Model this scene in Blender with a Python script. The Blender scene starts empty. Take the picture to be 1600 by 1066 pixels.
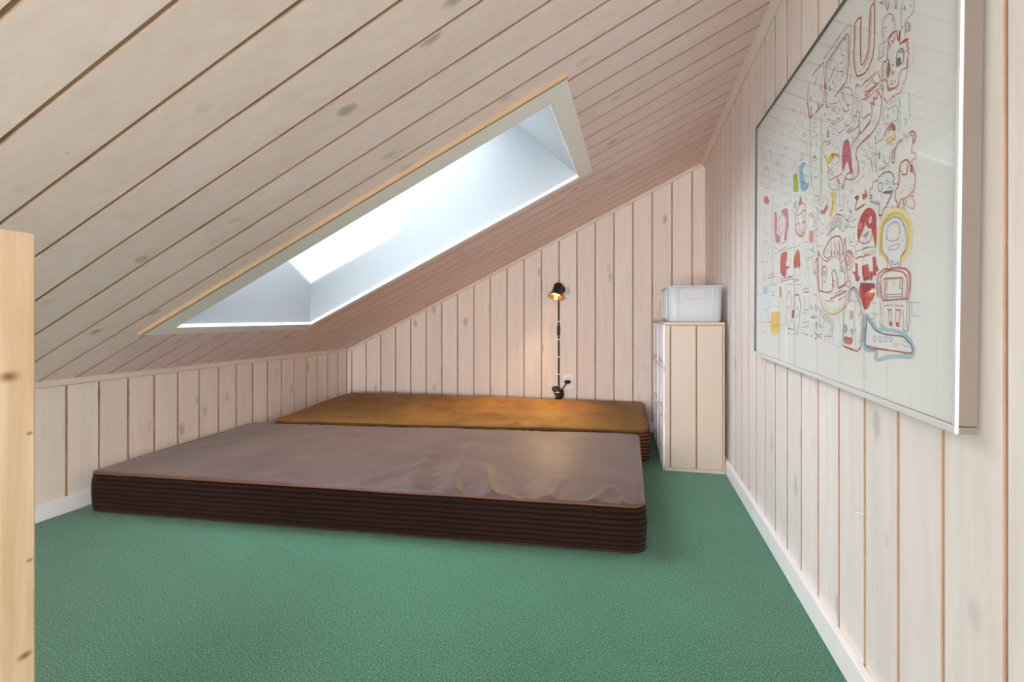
import bpy, bmesh, math, random
from mathutils import Vector, Matrix, noise
random.seed(7)
C = bpy.context.scene.collection
SC = bpy.context.scene

# ------------------------------------------------------------------ camera, world, sun, exposure
H = 0.549                       # eye height above the carpet (metres)
FPX, PSI, HORIZON = 758.7, 0.2458, 495.6
cd = bpy.data.cameras.new('camera')
cd.sensor_fit = 'HORIZONTAL'; cd.sensor_width = 36.0
cd.lens = FPX / 1600 * 36
cd.shift_y = (HORIZON - 533.0) / 1600
cd.clip_start = 0.02
cam = bpy.data.objects.new('camera', cd); C.objects.link(cam)
cam.location = (0, 0, H); cam.rotation_euler = (math.pi / 2, 0, PSI)
SC.camera = cam

w = bpy.data.worlds.new('overcast_sky'); SC.world = w; w.use_nodes = True
bg = w.node_tree.nodes['Background']
bg.inputs[0].default_value = (0.86, 0.94, 1.0, 1); wt = w.node_tree; wc = wt.nodes.new('ShaderNodeTexCoord'); wd_ = wt.nodes.new('ShaderNodeVectorMath'); wd_.operation = 'DOT_PRODUCT'
wd_.inputs[1].default_value = (-0.05, 0.40, 0.0); wt.links.new(wc.outputs['Generated'], wd_.inputs[0])     # the overcast sky is brighter on one side
wm = wt.nodes.new('ShaderNodeMath'); wm.operation = 'MULTIPLY_ADD'; wm.inputs[1].default_value = 10.2; wm.inputs[2].default_value = 10.2
wt.links.new(wd_.outputs['Value'], wm.inputs[0]); wt.links.new(wm.outputs[0], bg.inputs[1])

sd = bpy.data.lights.new('sun', 'SUN'); sd.energy = 12.0; sd.angle = math.radians(1.2); sd.color = (1.0, 0.97, 0.92)
sun = bpy.data.objects.new('sun', sd); C.objects.link(sun)
sun.rotation_euler = Vector((-1, 1.66, -1.47)).to_track_quat('-Z', 'Y').to_euler()
sun.location = (2, -3, 4)

# added fill light at the rear wall opening, lifts the ceiling and walls
ad = bpy.data.lights.new('rear_fill_light', 'AREA'); ad.shape = 'RECTANGLE'; ad.size = 1.5; ad.size_y = 0.85; ad.energy = 42.0; ad.color = (1.0, 0.965, 0.99)
rear_fill = bpy.data.objects.new('rear_fill_light', ad); C.objects.link(rear_fill)
rear_fill.location = (-0.55, -1.75, 0.45); rear_fill.rotation_euler = (math.radians(112), 0, 0)

SC.view_settings.view_transform = 'Standard'; SC.view_settings.look = 'None'
SC.view_settings.gamma = 1.0; SC.view_settings.use_curve_mapping = False
SC.view_settings.exposure = 0.25
SC.cycles.use_denoising = True
SC.cycles.max_bounces = 14; SC.cycles.diffuse_bounces = 8; SC.cycles.transparent_max_bounces = 16
SC.cycles.sample_clamp_indirect = 6.0

# ------------------------------------------------------------------ room dimensions
XL, XR, YB, YN = -1.5525, 0.3225, 2.423, -1.7
TH = 0.45005; TT = math.tan(TH); ZC = H + 0.5718
def zceil(x): return ZC + x * TT
SN, CS = math.sin(TH), math.cos(TH)
def cp(x, y, o=0.0):            # point over the sloping ceiling: x, y on it, o = offset up along its normal
    return Vector((x - o * SN, y, zceil(x) + o * CS))

# ------------------------------------------------------------------ materials
def srgb(r, g, b):
    def f(c):
        c /= 255.0
        return c / 12.92 if c <= 0.04045 else ((c + 0.055) / 1.055) ** 2.4
    return (f(r), f(g), f(b), 1)
class N:
    def __init__(s, name):
        s.m = bpy.data.materials.new(name); s.m.use_nodes = True
        s.t = s.m.node_tree; s.p = s.t.nodes['Principled BSDF']; s.out = s.t.nodes['Material Output']
    def n(s, typ, **kw):
        nd = s.t.nodes.new('ShaderNode' + typ)
        for k, v in kw.items():
            if k.startswith('i_'):
                key = k[2:]
                key = int(key) if key.isdigit() else key.replace('_', ' ')
                nd.inputs[key].default_value = v
            else: setattr(nd, k, v)
        return nd
    def l(s, a, b): s.t.links.new(a, b)
    def ramp(s, src, stops, interp='LINEAR'):
        r = s.n('ValToRGB'); r.color_ramp.interpolation = interp
        e = r.color_ramp.elements
        while len(e) > 1: e.remove(e[-1])
        e[0].position = stops[0][0]; e[0].color = stops[0][1]
        for p, c in stops[1:]:
            x = e.new(p); x.color = c
        s.l(src, r.inputs[0]); return r.outputs[0]
    def mix(s, a, b, f, mode='MIX'):
        m = s.n('MixRGB', blend_type=mode)
        for i, v in ((0, f), (1, a), (2, b)):
            if hasattr(v, 'is_linked') or isinstance(v, bpy.types.NodeSocket): s.l(v, m.inputs[i])
            else: m.inputs[i].default_value = v
        return m.outputs[0]
    def bump(s, h, strength, dist=0.01):
        b = s.n('Bump'); b.inputs['Strength'].default_value = strength; b.inputs['Distance'].default_value = dist
        s.l(h, b.inputs['Height']); s.l(b.outputs[0], s.p.inputs['Normal'])
def plain(name, col, rough=0.5, metal=0.0, spec=0.5):
    a = N(name); a.p.inputs['Base Color'].default_value = col
    a.p.inputs['Roughness'].default_value = rough; a.p.inputs['Metallic'].default_value = metal
    a.p.inputs['Specular IOR Level'].default_value = spec
    return a.m
W1 = (1, 1, 1, 1); B0 = (0, 0, 0, 1)
def washed_wood(name, axis, base, alt, knot, spec=0.35):
    """whitewashed pine boards: soft grain along axis, faint grey knots, a few dark ones"""
    a = N(name)
    tc = a.n('TexCoord'); geo = a.n('NewGeometry')
    off = a.n('VectorMath', operation='MULTIPLY_ADD'); 
    comb = a.n('CombineXYZ'); 
    for i in range(3): a.l(geo.outputs['Random Per Island'], comb.inputs[i])
    a.l(comb.outputs[0], off.inputs[0]); off.inputs[1].default_value = (13.1, 7.7, 21.3); a.l(tc.outputs['Object'], off.inputs[2])
    mp = a.n('Mapping'); a.l(off.outputs[0], mp.inputs[0])
    sc = [9, 9, 9]; sc[axis] = 0.9; mp.inputs['Scale'].default_value = sc
    n1 = a.n('TexNoise', i_Scale=6.0, i_Detail=6.0, i_Roughness=0.65); a.l(mp.outputs[0], n1.inputs['Vector'])
    n2 = a.n('TexNoise', i_Scale=1.1, i_Detail=3.0); a.l(mp.outputs[0], n2.inputs['Vector'])
    c0 = a.ramp(n1.outputs[0], [(0.3, alt), (0.62, base)])
    c1 = a.mix(c0, (0.93, 0.9, 0.87, 1), a.ramp(n2.outputs[0], [(0.42, B0), (0.75, (0.6, 0.6, 0.6, 1))]), 'MULTIPLY')
    tone = a.ramp(geo.outputs['Random Per Island'], [(0, (0.93, 0.92, 0.91, 1)), (1, W1)])
    c2 = a.mix(c1, tone, 1.0, 'MULTIPLY')
    mk = a.n('Mapping'); a.l(off.outputs[0], mk.inputs[0])
    sk = [13.0, 13.0, 13.0]; sk[axis] = 6.5; mk.inputs['Scale'].default_value = sk
    wob = a.n('TexNoise', i_Scale=60.0, i_Detail=3.0); a.l(tc.outputs['Object'], wob.inputs['Vector'])
    vm = a.n('VectorMath', operation='MULTIPLY_ADD'); a.l(wob.outputs['Color'], vm.inputs[0]); vm.inputs[1].default_value = (0.12,) * 3
    a.l(mk.outputs[0], vm.inputs[2])
    v = a.n('TexVoronoi', i_Scale=1.0); a.l(vm.outputs[0], v.inputs['Vector'])
    d = a.ramp(v.outputs['Distance'], [(0.0, W1), (0.10, (0.75, 0.75, 0.75, 1)), (0.19, B0)])
    sp = a.n('SeparateColor'); a.l(v.outputs['Color'], sp.inputs[0])
    gate = a.ramp(sp.outputs[0], [(0.45, B0), (0.8, (0.85, 0.85, 0.85, 1))])
    k = a.mix(d, gate, 1.0, 'MULTIPLY')
    c3 = a.mix(c2, knot, k)
    v2 = a.n('TexVoronoi', i_Scale=2.3); a.l(vm.outputs[0], v2.inputs['Vector'])
    sp2 = a.n('SeparateColor'); a.l(v2.outputs['Color'], sp2.inputs[0])
    k2 = a.mix(a.ramp(v2.outputs['Distance'], [(0.0, W1), (0.12, B0)]), a.ramp(sp2.outputs[0], [(0.8, B0), (0.95, (0.55, 0.55, 0.55, 1))]), 1.0, 'MULTIPLY')
    c4 = a.mix(c3, (knot[0] * .5, knot[1] * .45, knot[2] * .42, 1), k2)
    a.l(c4, a.p.inputs['Base Color'])
    a.p.inputs['Roughness'].default_value = 0.55; a.p.inputs['Specular IOR Level'].default_value = spec
    a.bump(n1.outputs[0], 0.12, 0.002)
    return a.m
BASE, ALT, KNOT = srgb(238, 226, 216), srgb(231, 216, 204), srgb(176, 163, 155)
M_back = washed_wood('whitewashed_boards_vertical', 2, BASE, ALT, KNOT)
M_right = washed_wood('whitewashed_boards_right', 2, srgb(239, 232, 229), srgb(231, 222, 217), srgb(190, 180, 180))
M_ceil = washed_wood('whitewashed_boards_ceiling', 0, srgb(247, 225, 219), srgb(241, 215, 207), srgb(160, 146, 143))
M_mould = washed_wood('whitewashed_moulding', 1, srgb(230, 216, 204), srgb(222, 205, 192), srgb(180, 165, 155))
def groove_mat():
    a = N('raw_pine_groove'); tc = a.n('TexCoord')
    n1 = a.n('TexNoise', i_Scale=5.0, i_Detail=4.0, i_Roughness=0.75); a.l(tc.outputs['Object'], n1.inputs['Vector'])
    n2 = a.n('TexNoise', i_Scale=1.7, i_Detail=2.0); a.l(tc.outputs['Object'], n2.inputs['Vector'])
    c = a.ramp(n1.outputs[0], [(0.3, srgb(140, 106, 86)), (0.42, srgb(172, 136, 112)), (0.6, srgb(186, 152, 128))])
    a.l(c, a.p.inputs['Base Color']); a.p.inputs['Roughness'].default_value = 0.7
    return a.m
M_groove = groove_mat()
M_bead = plain('pale_pine_bead', srgb(176, 146, 114), 0.7)
M_white = plain('white_paint', srgb(248, 244, 246), 0.4)
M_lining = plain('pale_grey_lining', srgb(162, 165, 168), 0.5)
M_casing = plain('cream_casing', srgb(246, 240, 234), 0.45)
def pine():
    a = N('varnished_pine'); tc = a.n('TexCoord')
    mp = a.n('Mapping'); a.l(tc.outputs['Object'], mp.inputs[0]); mp.inputs['Scale'].default_value = (26, 26, 1.6)
    n1 = a.n('TexNoise', i_Scale=3.0, i_Detail=5.0, i_Distortion=0.6); a.l(mp.outputs[0], n1.inputs['Vector'])
    c = a.ramp(n1.outputs[0], [(0.35, srgb(232, 198, 160)), (0.65, srgb(250, 224, 192))])
    for (ky, kz, r) in ((0.345, 0.49, 0.011), (0.358, 0.205, 0.008), (0.362, 0.43, .004), (0.362, 0.30, .004)):
        d = a.n('VectorMath', operation='DISTANCE'); mq = a.n('Mapping'); a.l(tc.outputs['Object'], mq.inputs[0])
        mq.inputs['Scale'].default_value = (0, 1, 1.6); a.l(mq.outputs[0], d.inputs[0]); d.inputs[1].default_value = (0, ky, kz * 1.6)
        c = a.mix(srgb(150, 88, 46), c, a.ramp(d.outputs['Value'], [(0.0, B0), (r * .4, (0.3, .3, .3, 1)), (r, W1)]))
    a.l(c, a.p.inputs['Base Color']); a.p.inputs['Roughness'].default_value = 0.4
    a.bump(n1.outputs[0], 0.1, 0.001)
    return a.m
M_pine = pine()
def carpet():
    a = N('green_needle_felt_carpet'); tc = a.n('TexCoord')
    n1 = a.n('TexNoise', i_Scale=400.0, i_Detail=3.0, i_Roughness=0.7); a.l(tc.outputs['Object'], n1.inputs['Vector'])
    n2 = a.n('TexNoise', i_Scale=3.0, i_Detail=3.0); a.l(tc.outputs['Object'], n2.inputs['Vector'])
    c = a.ramp(n1.outputs[0], [(0.34, srgb(20, 70, 50)), (0.5, srgb(60, 122, 96)), (0.66, srgb(120, 170, 144))])
    c = a.mix(c, a.ramp(n2.outputs[0], [(0.35, (.88, .88, .88, 1)), (0.65, W1)]), 1.0, 'MULTIPLY')
    a.l(c, a.p.inputs['Base Color'])
    a.p.inputs['Roughness'].default_value = 0.95; a.p.inputs['Specular IOR Level'].default_value = 0.1
    a.p.inputs['Sheen Weight'].default_value = 0.25
    a.bump(n1.outputs[0], 0.5, 0.003)
    return a.m
M_carpet = carpet()
def sateen(name, dark, light, rough, sheen):
    a = N(name); tc = a.n('TexCoord')
    n1 = a.n('TexNoise', i_Scale=420.0, i_Detail=3.0); a.l(tc.outputs['Object'], n1.inputs['Vector'])
    n2 = a.n('TexNoise', i_Scale=7.0, i_Detail=5.0, i_Distortion=0.5); a.l(tc.outputs['Object'], n2.inputs['Vector'])
    f = a.n('Math', operation='MULTIPLY_ADD'); a.l(n1.outputs[0], f.inputs[0]); f.inputs[1].default_value = 0.35
    g = a.n('Math', operation='MULTIPLY'); a.l(n2.outputs[0], g.inputs[0]); g.inputs[1].default_value = 0.65
    a.l(g.outputs[0], f.inputs[2])
    a.l(a.ramp(f.outputs[0], [(0.35, dark), (0.66, light)]), a.p.inputs['Base Color'])
    a.p.inputs['Roughness'].default_value = rough; a.p.inputs['Sheen Weight'].default_value = sheen
    a.p.inputs['Specular IOR Level'].default_value = 0.22; a.p.inputs['Sheen Roughness'].default_value = 0.4; a.p.inputs['Sheen Tint'].default_value = (1, .93, .9, 1)
    a.bump(n1.outputs[0], 0.25, 0.0015)
    return a.m
M_top1 = sateen('brown_sateen_cover', srgb(68, 48, 46), srgb(94, 70, 67), 0.46, 0.3)
M_top2 = sateen('tan_velour_cover', srgb(112, 76, 28), srgb(152, 108, 46), 0.65, 0.05)
def corduroy(name, dark, light, pitch):
    a = N(name); tc = a.n('TexCoord')
    sp = a.n('SeparateXYZ'); nz = a.n('TexNoise', i_Scale=9.0, i_Detail=2.0); a.l(tc.outputs['Object'], nz.inputs['Vector'])
    a.l(tc.outputs['Object'], sp.inputs[0])
    m = a.n('Math', operation='MULTIPLY_ADD'); a.l(nz.outputs[0], m.inputs[0]); m.inputs[1].default_value = 0.006; a.l(sp.outputs[2], m.inputs[2])
    s = a.n('Math', operation='MULTIPLY'); a.l(m.outputs[0], s.inputs[0]); s.inputs[1].default_value = 2 * math.pi / pitch
    q = a.n('Math', operation='SINE'); a.l(s.outputs[0], q.inputs[0])
    r = a.n('MapRange'); a.l(q.outputs[0], r.inputs[0]); r.inputs[1].default_value = -1; r.inputs[2].default_value = 1
    n1 = a.n('TexNoise', i_Scale=500.0, i_Detail=2.0); a.l(tc.outputs['Object'], n1.inputs['Vector'])
    ff = a.n('Math', operation='MULTIPLY'); a.l(r.outputs[0], ff.inputs[0]); a.l(n1.outputs[0], ff.inputs[1])
    a.l(a.ramp(ff.outputs[0], [(0.08, dark), (0.55, light)]), a.p.inputs['Base Color'])
    a.p.inputs['Roughness'].default_value = 0.85; a.p.inputs['Specular IOR Level'].default_value = 0.15; a.p.inputs['Sheen Weight'].default_value = 0.04
    a.bump(r.outputs[0], 0.6, 0.004)
    return a.m
M_cord1 = corduroy('dark_brown_corduroy', srgb(24, 11, 7), srgb(52, 27, 18), 0.0125)
M_cord2 = corduroy('tan_corduroy', srgb(60, 36, 18), srgb(140, 98, 56), 0.0125)
M_pipe = plain('orange_brown_piping', srgb(112, 70, 40), 0.75)
M_pipe_low = plain('dark_brown_piping', srgb(44, 25, 17), 0.8)
M_pipe2 = plain('brown_piping', srgb(92, 58, 28), 0.75)
M_black = plain('black_lacquered_metal', srgb(30, 29, 32), 0.35, 0.0)
M_cordm = plain('black_rubber_cord', srgb(14, 12, 12), 0.5)
M_cream = plain('cream_painted_board', srgb(202, 184, 168), 0.42)
M_cream2 = plain('dark_joint_line', srgb(150, 120, 98), 0.6)
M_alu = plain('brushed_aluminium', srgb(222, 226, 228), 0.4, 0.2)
M_alu_shade_side = plain('shade_toned_profile_side', srgb(126, 113, 103), 0.6, 0.0)  # frame side: its shade is put into the colour as taupe
M_alu_shade_line = plain('shade_line_aluminium', srgb(96, 102, 98), 0.5, 0.2)  # far and top bars: thin shadow line put in as dark colour
M_paper = plain('white_poster_paper', srgb(236, 239, 238), 0.8)
M_board = plain('hardboard_backing', srgb(150, 116, 80), 0.8)
M_plastic = plain('white_plastic', srgb(236, 236, 236), 0.35)
def thin_glass(name, tint, gloss=0.07):
    a = N(name); t = a.t; t.nodes.remove(a.p)
    tr = a.n('BsdfTransparent'); tr.inputs[0].default_value = tint
    gl = a.n('BsdfGlossy'); gl.inputs['Roughness'].default_value = 0.02
    geo = a.n('NewGeometry'); dt = a.n('VectorMath', operation='DOT_PRODUCT'); a.l(geo.outputs['Normal'], dt.inputs[0]); a.l(geo.outputs['Incoming'], dt.inputs[1])
    ab = a.n('Math', operation='ABSOLUTE'); a.l(dt.outputs['Value'], ab.inputs[0])
    om = a.n('Math', operation='SUBTRACT'); om.inputs[0].default_value = 1.0; a.l(ab.outputs[0], om.inputs[1])
    pw = a.n('Math', operation='POWER'); a.l(om.outputs[0], pw.inputs[0]); pw.inputs[1].default_value = 5.0
    fr = a.n('Math', operation='MULTIPLY_ADD'); a.l(pw.outputs[0], fr.inputs[0]); fr.inputs[1].default_value = 1 - gloss; fr.inputs[2].default_value = gloss
    mx = a.n('MixShader'); a.l(fr.outputs[0], mx.inputs[0]); a.l(tr.outputs[0], mx.inputs[1]); a.l(gl.outputs[0], mx.inputs[2])
    a.l(mx.outputs[0], a.out.inputs[0])
    return a.m
M_glass = thin_glass('picture_glass', (0.97, 0.975, 0.97, 1))
M_pane = thin_glass('window_glass', (0.93, 0.96, 0.97, 1))
def crate_mat():
    a = N('milky_translucent_plastic')
    a.p.inputs['Base Color'].default_value = srgb(236, 238, 242); a.p.inputs['Roughness'].default_value = 0.35
    a.t.nodes.remove(a.out); out = a.n('OutputMaterial')
    tl = a.n('BsdfTranslucent'); tl.inputs[0].default_value = srgb(236, 238, 242)
    m1 = a.n('MixShader'); m1.inputs[0].default_value = 0.35; a.l(a.p.outputs[0], m1.inputs[1]); a.l(tl.outputs[0], m1.inputs[2])
    tr = a.n('BsdfTransparent'); m2 = a.n('MixShader'); m2.inputs[0].default_value = 0.15
    a.l(m1.outputs[0], m2.inputs[1]); a.l(tr.outputs[0], m2.inputs[2]); a.l(m2.outputs[0], out.inputs[0])
    return a.m
M_crate = crate_mat()
def glow(name, col, st):
    a = N(name); a.p.inputs['Base Color'].default_value = col
    a.p.inputs['Emission Color'].default_value = col; a.p.inputs['Emission Strength'].default_value = st
    return a.m
M_bulb = glow('lit_bulb', (1.0, 0.62, 0.25, 1), 12.0)
M_reflector = plain('brass_coloured_reflector', srgb(235, 190, 110), 0.3, 0.9)

# ------------------------------------------------------------------ mesh helpers
class MB:
    """collects faces and links them as ONE mesh object"""
    def __init__(s): s.v = []; s.f = []; s.mi = []; s.mats = []; s.smooth = []
    def mat(s, m):
        if m not in s.mats: s.mats.append(m)
        return s.mats.index(m)
    def add(s, vs, fs, m, smooth=False):
        b = len(s.v); s.v += [Vector(p) for p in vs]; i = s.mat(m)
        for k, f in enumerate(fs):
            s.f.append([b + q for q in f]); s.mi.append(i); s.smooth.append(smooth)
    def hexa(s, p, m):           # eight corners: bottom ring then top ring
        s.add(p, [(3, 2, 1, 0), (4, 5, 6, 7), (0, 1, 5, 4), (1, 2, 6, 5), (2, 3, 7, 6), (3, 0, 4, 7)], m)
    def box(s, x0, x1, y0, y1, z0, z1, m, T=None):
        p = [Vector(q) for q in ((x0, y0, z0), (x1, y0, z0), (x1, y1, z0), (x0, y1, z0), (x0, y0, z1), (x1, y0, z1), (x1, y1, z1), (x0, y1, z1))]
        if T is not None: p = [T @ q for q in p]
        s.hexa(p, m)
    def loft(s, rings, m, closed=True, cap=True, smooth=True):
        n = len(rings[0]); vs = [p for r in rings for p in r]; fs = []
        for a in range(len(rings) - 1):
            for k in range(n if closed else n - 1):
                k2 = (k + 1) % n
                fs.append((a * n + k, a * n + k2, (a + 1) * n + k2, (a + 1) * n + k))
        s.add(vs, fs, m, smooth)
        if cap and closed:
            s.add(rings[0], [tuple(reversed(range(n)))], m); s.add(rings[-1], [tuple(range(n))], m)
    def tube(s, pts, r, m, n=8, closed=False, cap=True):
        pts = [Vector(p) for p in pts]; rings = []; L = len(pts); up = None
        for i, p in enumerate(pts):
            if closed: d = pts[(i + 1) % L] - pts[i - 1]
            else: d = pts[min(i + 1, L - 1)] - pts[max(i - 1, 0)]
            d.normalize()
            if up is None:
                up = Vector((0, 0, 1)) if abs(d.z) < 0.9 else Vector((1, 0, 0))
            a = (up - d * up.dot(d)).normalized(); up = a; b = d.cross(a)
            rr = r[i] if isinstance(r, (list, tuple)) else r
            rings.append([p + a * rr * math.cos(2 * math.pi * k / n) + b * rr * math.sin(2 * math.pi * k / n) for k in range(n)])
        if closed: rings.append(rings[0]); cap = False
        s.loft(rings, m, cap=cap)
    def lathe(s, prof, M, m, n=32, cap=False):   # prof: (radius, height) along local +Z, M matrix
        rings = [[M @ Vector((r * math.cos(2 * math.pi * k / n), r * math.sin(2 * math.pi * k / n), h)) for k in range(n)] for r, h in prof]
        s.loft(rings, m, cap=cap)
    def obj(s, name, parent=None, bevel=0.0, seg=2, loc=None):
        me = bpy.data.meshes.new(name)
        o0 = Vector(loc) if loc is not None else Vector((0, 0, 0))
        me.from_pydata([tuple(p - o0) for p in s.v], [], s.f)
        for m in s.mats: me.materials.append(m)
        for i, p in enumerate(me.polygons): p.material_index = s.mi[i]; p.use_smooth = s.smooth[i]
        me.update()
        o = bpy.data.objects.new(name, me); C.objects.link(o); o.location = o0
        if parent is not None:
            o.parent = parent; o.matrix_parent_inverse = Matrix.Translation(-Vector(parent.location))
        if bevel:
            b = o.modifiers.new('bevel', 'BEVEL'); b.width = bevel; b.segments = seg; b.limit_method = 'ANGLE'
            b.angle_limit = math.radians(40)
        return o
def tag(o, label=None, cat=None, group=None, kind=None):
    if label: o['label'] = label
    if cat: o['category'] = cat
    if group: o['group'] = group
    if kind: o['kind'] = kind
    return o
def empty(name, loc, label=None, cat=None, group=None, kind=None):
    o = bpy.data.objects.new(name, None); o.empty_display_size = 0.05; C.objects.link(o); o.location = loc
    return tag(o, label, cat, group, kind)
def struct(o): o['kind'] = 'structure'; return o

# ------------------------------------------------------------------ boarded walls
GAP, CH, DEP = 0.0046, 0.0012, 0.0020
def boards(mb, P, seams, z0, z1, m):
    """P(u, d, z) gives a point; boards between seams with chamfered, unpainted edges; z0/z1 functions of u"""
    for a, b in zip(seams[:-1], seams[1:]):
        a += GAP / 2; b -= GAP / 2
        if b - a < 0.004: continue
        sec = [(a, -DEP), (a, -CH * 1.3), (a + CH, 0), (b - CH, 0), (b, -CH * 1.3), (b, -DEP)]
        lo = [P(u, d, z0(u)) for u, d in sec]; hi = [P(u, d, z1(u)) for u, d in sec]
        n = 6; vs = lo + hi
        mb.add([lo[1], lo[2], lo[3], lo[4], hi[1], hi[2], hi[3], hi[4], lo[0], lo[5], hi[0], hi[5]],
               [(1, 2, 6, 5)], m)
        i = mb.mat(M_groove); base = len(mb.v) - 12
        for f in ((0, 1, 5, 4), (2, 3, 7, 6), (8, 0, 4, 10), (3, 9, 11, 7)):
            mb.f.append([base + q for q in f]); mb.mi.append(i); mb.smooth.append(False)
def seams(first, pitch, lo, hi):
    k = math.ceil((lo - first) / pitch + 1e-6); s = [lo]
    while first + k * pitch < hi - 1e-4: s.append(first + k * pitch); k += 1
    return s + [hi]

# floor
mb = MB(); mb.box(XL - 0.1, XR + 0.1, YN, YB + 0.1, -0.08, 0, M_carpet); struct(mb.obj('floor'))
# back wall
mb = MB()
P = lambda u, d, z: Vector((u, YB - d, z))
s_back = seams(-1.5342, 0.09, XL, XR)
boards(mb, P, s_back, lambda u: 0.0, lambda u: zceil(u), M_back)
mb.add([P(XL, -DEP, 0), P(XR, -DEP, 0), P(XR, -DEP, zceil(XR)), P(XL, -DEP, zceil(XL))], [(0, 1, 2, 3)], M_groove)
mb.hexa([P(XL - .1, -DEP - .001, -.05), P(XR + .1, -DEP - .001, -.05), P(XR + .1, -.08, -.05), P(XL - .1, -.08, -.05),
         P(XL - .1, -DEP - .001, zceil(XL - .1) + .05), P(XR + .1, -DEP - .001, zceil(XR + .1) + .05), P(XR + .1, -.08, zceil(XR + .1) + .05), P(XL - .1, -.08, zceil(XL - .1) + .05)], M_groove)
struct(mb.obj('wall_back'))
# right wall
mb = MB()
P = lambda u, d, z: Vector((XR - d, u, z))
boards(mb, P, seams(0.5289, 0.0910, YN, YB), lambda u: 0.0, lambda u: zceil(XR), M_right)
mb.box(XR + DEP, XR + 0.08, YN, YB, -.05, zceil(XR) + .1, M_groove)
struct(mb.obj('wall_right'))
# knee wall
mb = MB()
P = lambda u, d, z: Vector((XL + d, u, z))
boards(mb, P, seams(1.0236, 0.0861, YN, YB), lambda u: 0.0, lambda u: zceil(XL), M_back)
mb.box(XL - 0.08, XL - DEP, YN, YB, -.05, zceil(XL) + .1, M_groove)
struct(mb.obj('wall_left'))
# rear gable wall behind the camera, with a made-up opening for the fill light
mb = MB()
def gable(x0, x1, z0, z1f):
    mb.hexa([Vector(q) for q in ((x0, YN - .08, z0), (x1, YN - .08, z0), (x1, YN, z0), (x0, YN, z0),
                                 (x0, YN - .08, z1f(x0)), (x1, YN - .08, z1f(x1)), (x1, YN, z1f(x1)), (x0, YN, z1f(x0)))], M_back)
OX0, OX1, OZ0, OZ1 = -1.3, 0.2, 0.0, 0.88
gable(XL - .1, OX0, -.05, lambda x: zceil(x) + .05); gable(OX1, XR + .1, -.05, lambda x: zceil(x) + .05)
gable(OX0, OX1, OZ1, lambda x: zceil(x) + .05)
struct(mb.obj('wall_rear'))

# ------------------------------------------------------------------ ceiling with the roof window cut out
# opening measured at the room face of its casing
SX0, SX1, SY0, SY1 = -1.232, -0.1805, 1.068, 1.655
mb = MB()
cs = seams(0.4198, 0.0884, YN, YB)
def board_run(a, b, x0, x1):
    boards(mb, lambda u, d, z: cp(z, u, -d), [a, b], lambda u: x0, lambda u: x1, M_ceil)
for a, b in zip(cs[:-1], cs[1:]):
    if b <= SY0 or a >= SY1: board_run(a, b, XL, XR)
    else:
        board_run(a, b, XL, SX0 - .012); board_run(a, b, SX1 + .012, XR)
        if a < SY0 - .008: board_run(a, SY0, SX0 - .012, SX1 + .012)
        if b > SY1 + .008: board_run(SY1, b, SX0 - .012, SX1 + .012)
def ceil_slab(x0, x1, y0, y1, o0, o1, m):
    mb.hexa([cp(x0, y0, o0), cp(x1, y0, o0), cp(x1, y1, o0), cp(x0, y1, o0), cp(x0, y0, o1), cp(x1, y0, o1), cp(x1, y1, o1), cp(x0, y1, o1)], m)
for q in ((XL - .1, XR + .15, YN - .1, SY0 - .012), (XL - .1, XR + .15, SY1 + .012, YB + .1), (XL - .1, SX0 - .012, SY0 - .012, SY1 + .012), (SX1 + .012, XR + .15, SY0 - .012, SY1 + .012)):
    ceil_slab(*q, DEP, 0.06, M_groove)
struct(mb.obj('ceiling'))

# mouldings and skirtings
def strip(name, ring_a, ring_b, m, bev=0.0):
    q = MB(); q.loft([ring_a, ring_b], m, smooth=False); o = q.obj(name, bevel=bev); return struct(o)
zr = zceil(XR)
sec = [(0, .0), (0, -.022), (-.005, -.023), (-.009, -.019), (-.020, -.014), (-.022, -.010)]
strip('trim_1', [Vector((XR + x, YN, zr + z)) for x, z in sec], [Vector((XR + x, YB, zr + z)) for x, z in sec], M_mould)
zl = zceil(XL)
sec = [(0, 0), (.012, .0055), (.012, -.010), (.009, -.014), (0, -.014)]
strip('trim_2', [Vector((XL + x, YN, zl + z)) for x, z in sec], [Vector((XL + x, YB, zl + z)) for x, z in sec], M_mould)
sec = [(0, .0), (0, -.013), (-.004, -.014), (-.007, -.011), (-.010, -.004), (-.010, 0)]
strip('trim_3', [cp(XL, YB + y, z) for y, z in sec], [cp(XR, YB + y, z) for y, z in sec], M_mould)
def box_struct(name, *a, m=M_white, bev=0.002):
    q = MB(); q.box(*a, m); return struct(q.obj(name, bevel=bev))
box_struct('trim_4', XL, XL + .020, YB - .016, YB, 0.0, zl + .01, m=M_back, bev=.003)
box_struct('trim_5', XR - .009, XR, YB - .009, YB, 0.0, zr - .03, m=M_back, bev=.003)
box_struct('baseboard_right', XR - .012, XR, YN, YB, 0, .047)
box_struct('baseboard_left', XL, XL + .012, YN, YB - .016, 0, .044)
box_struct('baseboard_back', XL + .02, XR - .016, YB - .012, YB, 0, .047)

# ------------------------------------------------------------------ roof window
win = empty('window_1', cp(SX0, SY0, 0), kind='structure')
GZ = 0.43                                     # the glass lies this far (vertically) over the ceiling boards
def up(x, y, v): return Vector((x, y, zceil(x) + v))
HX, HZ = -0.495, zceil(-0.495) + GZ           # top of the splayed head lining
LX = SX0
q = MB()
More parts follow.
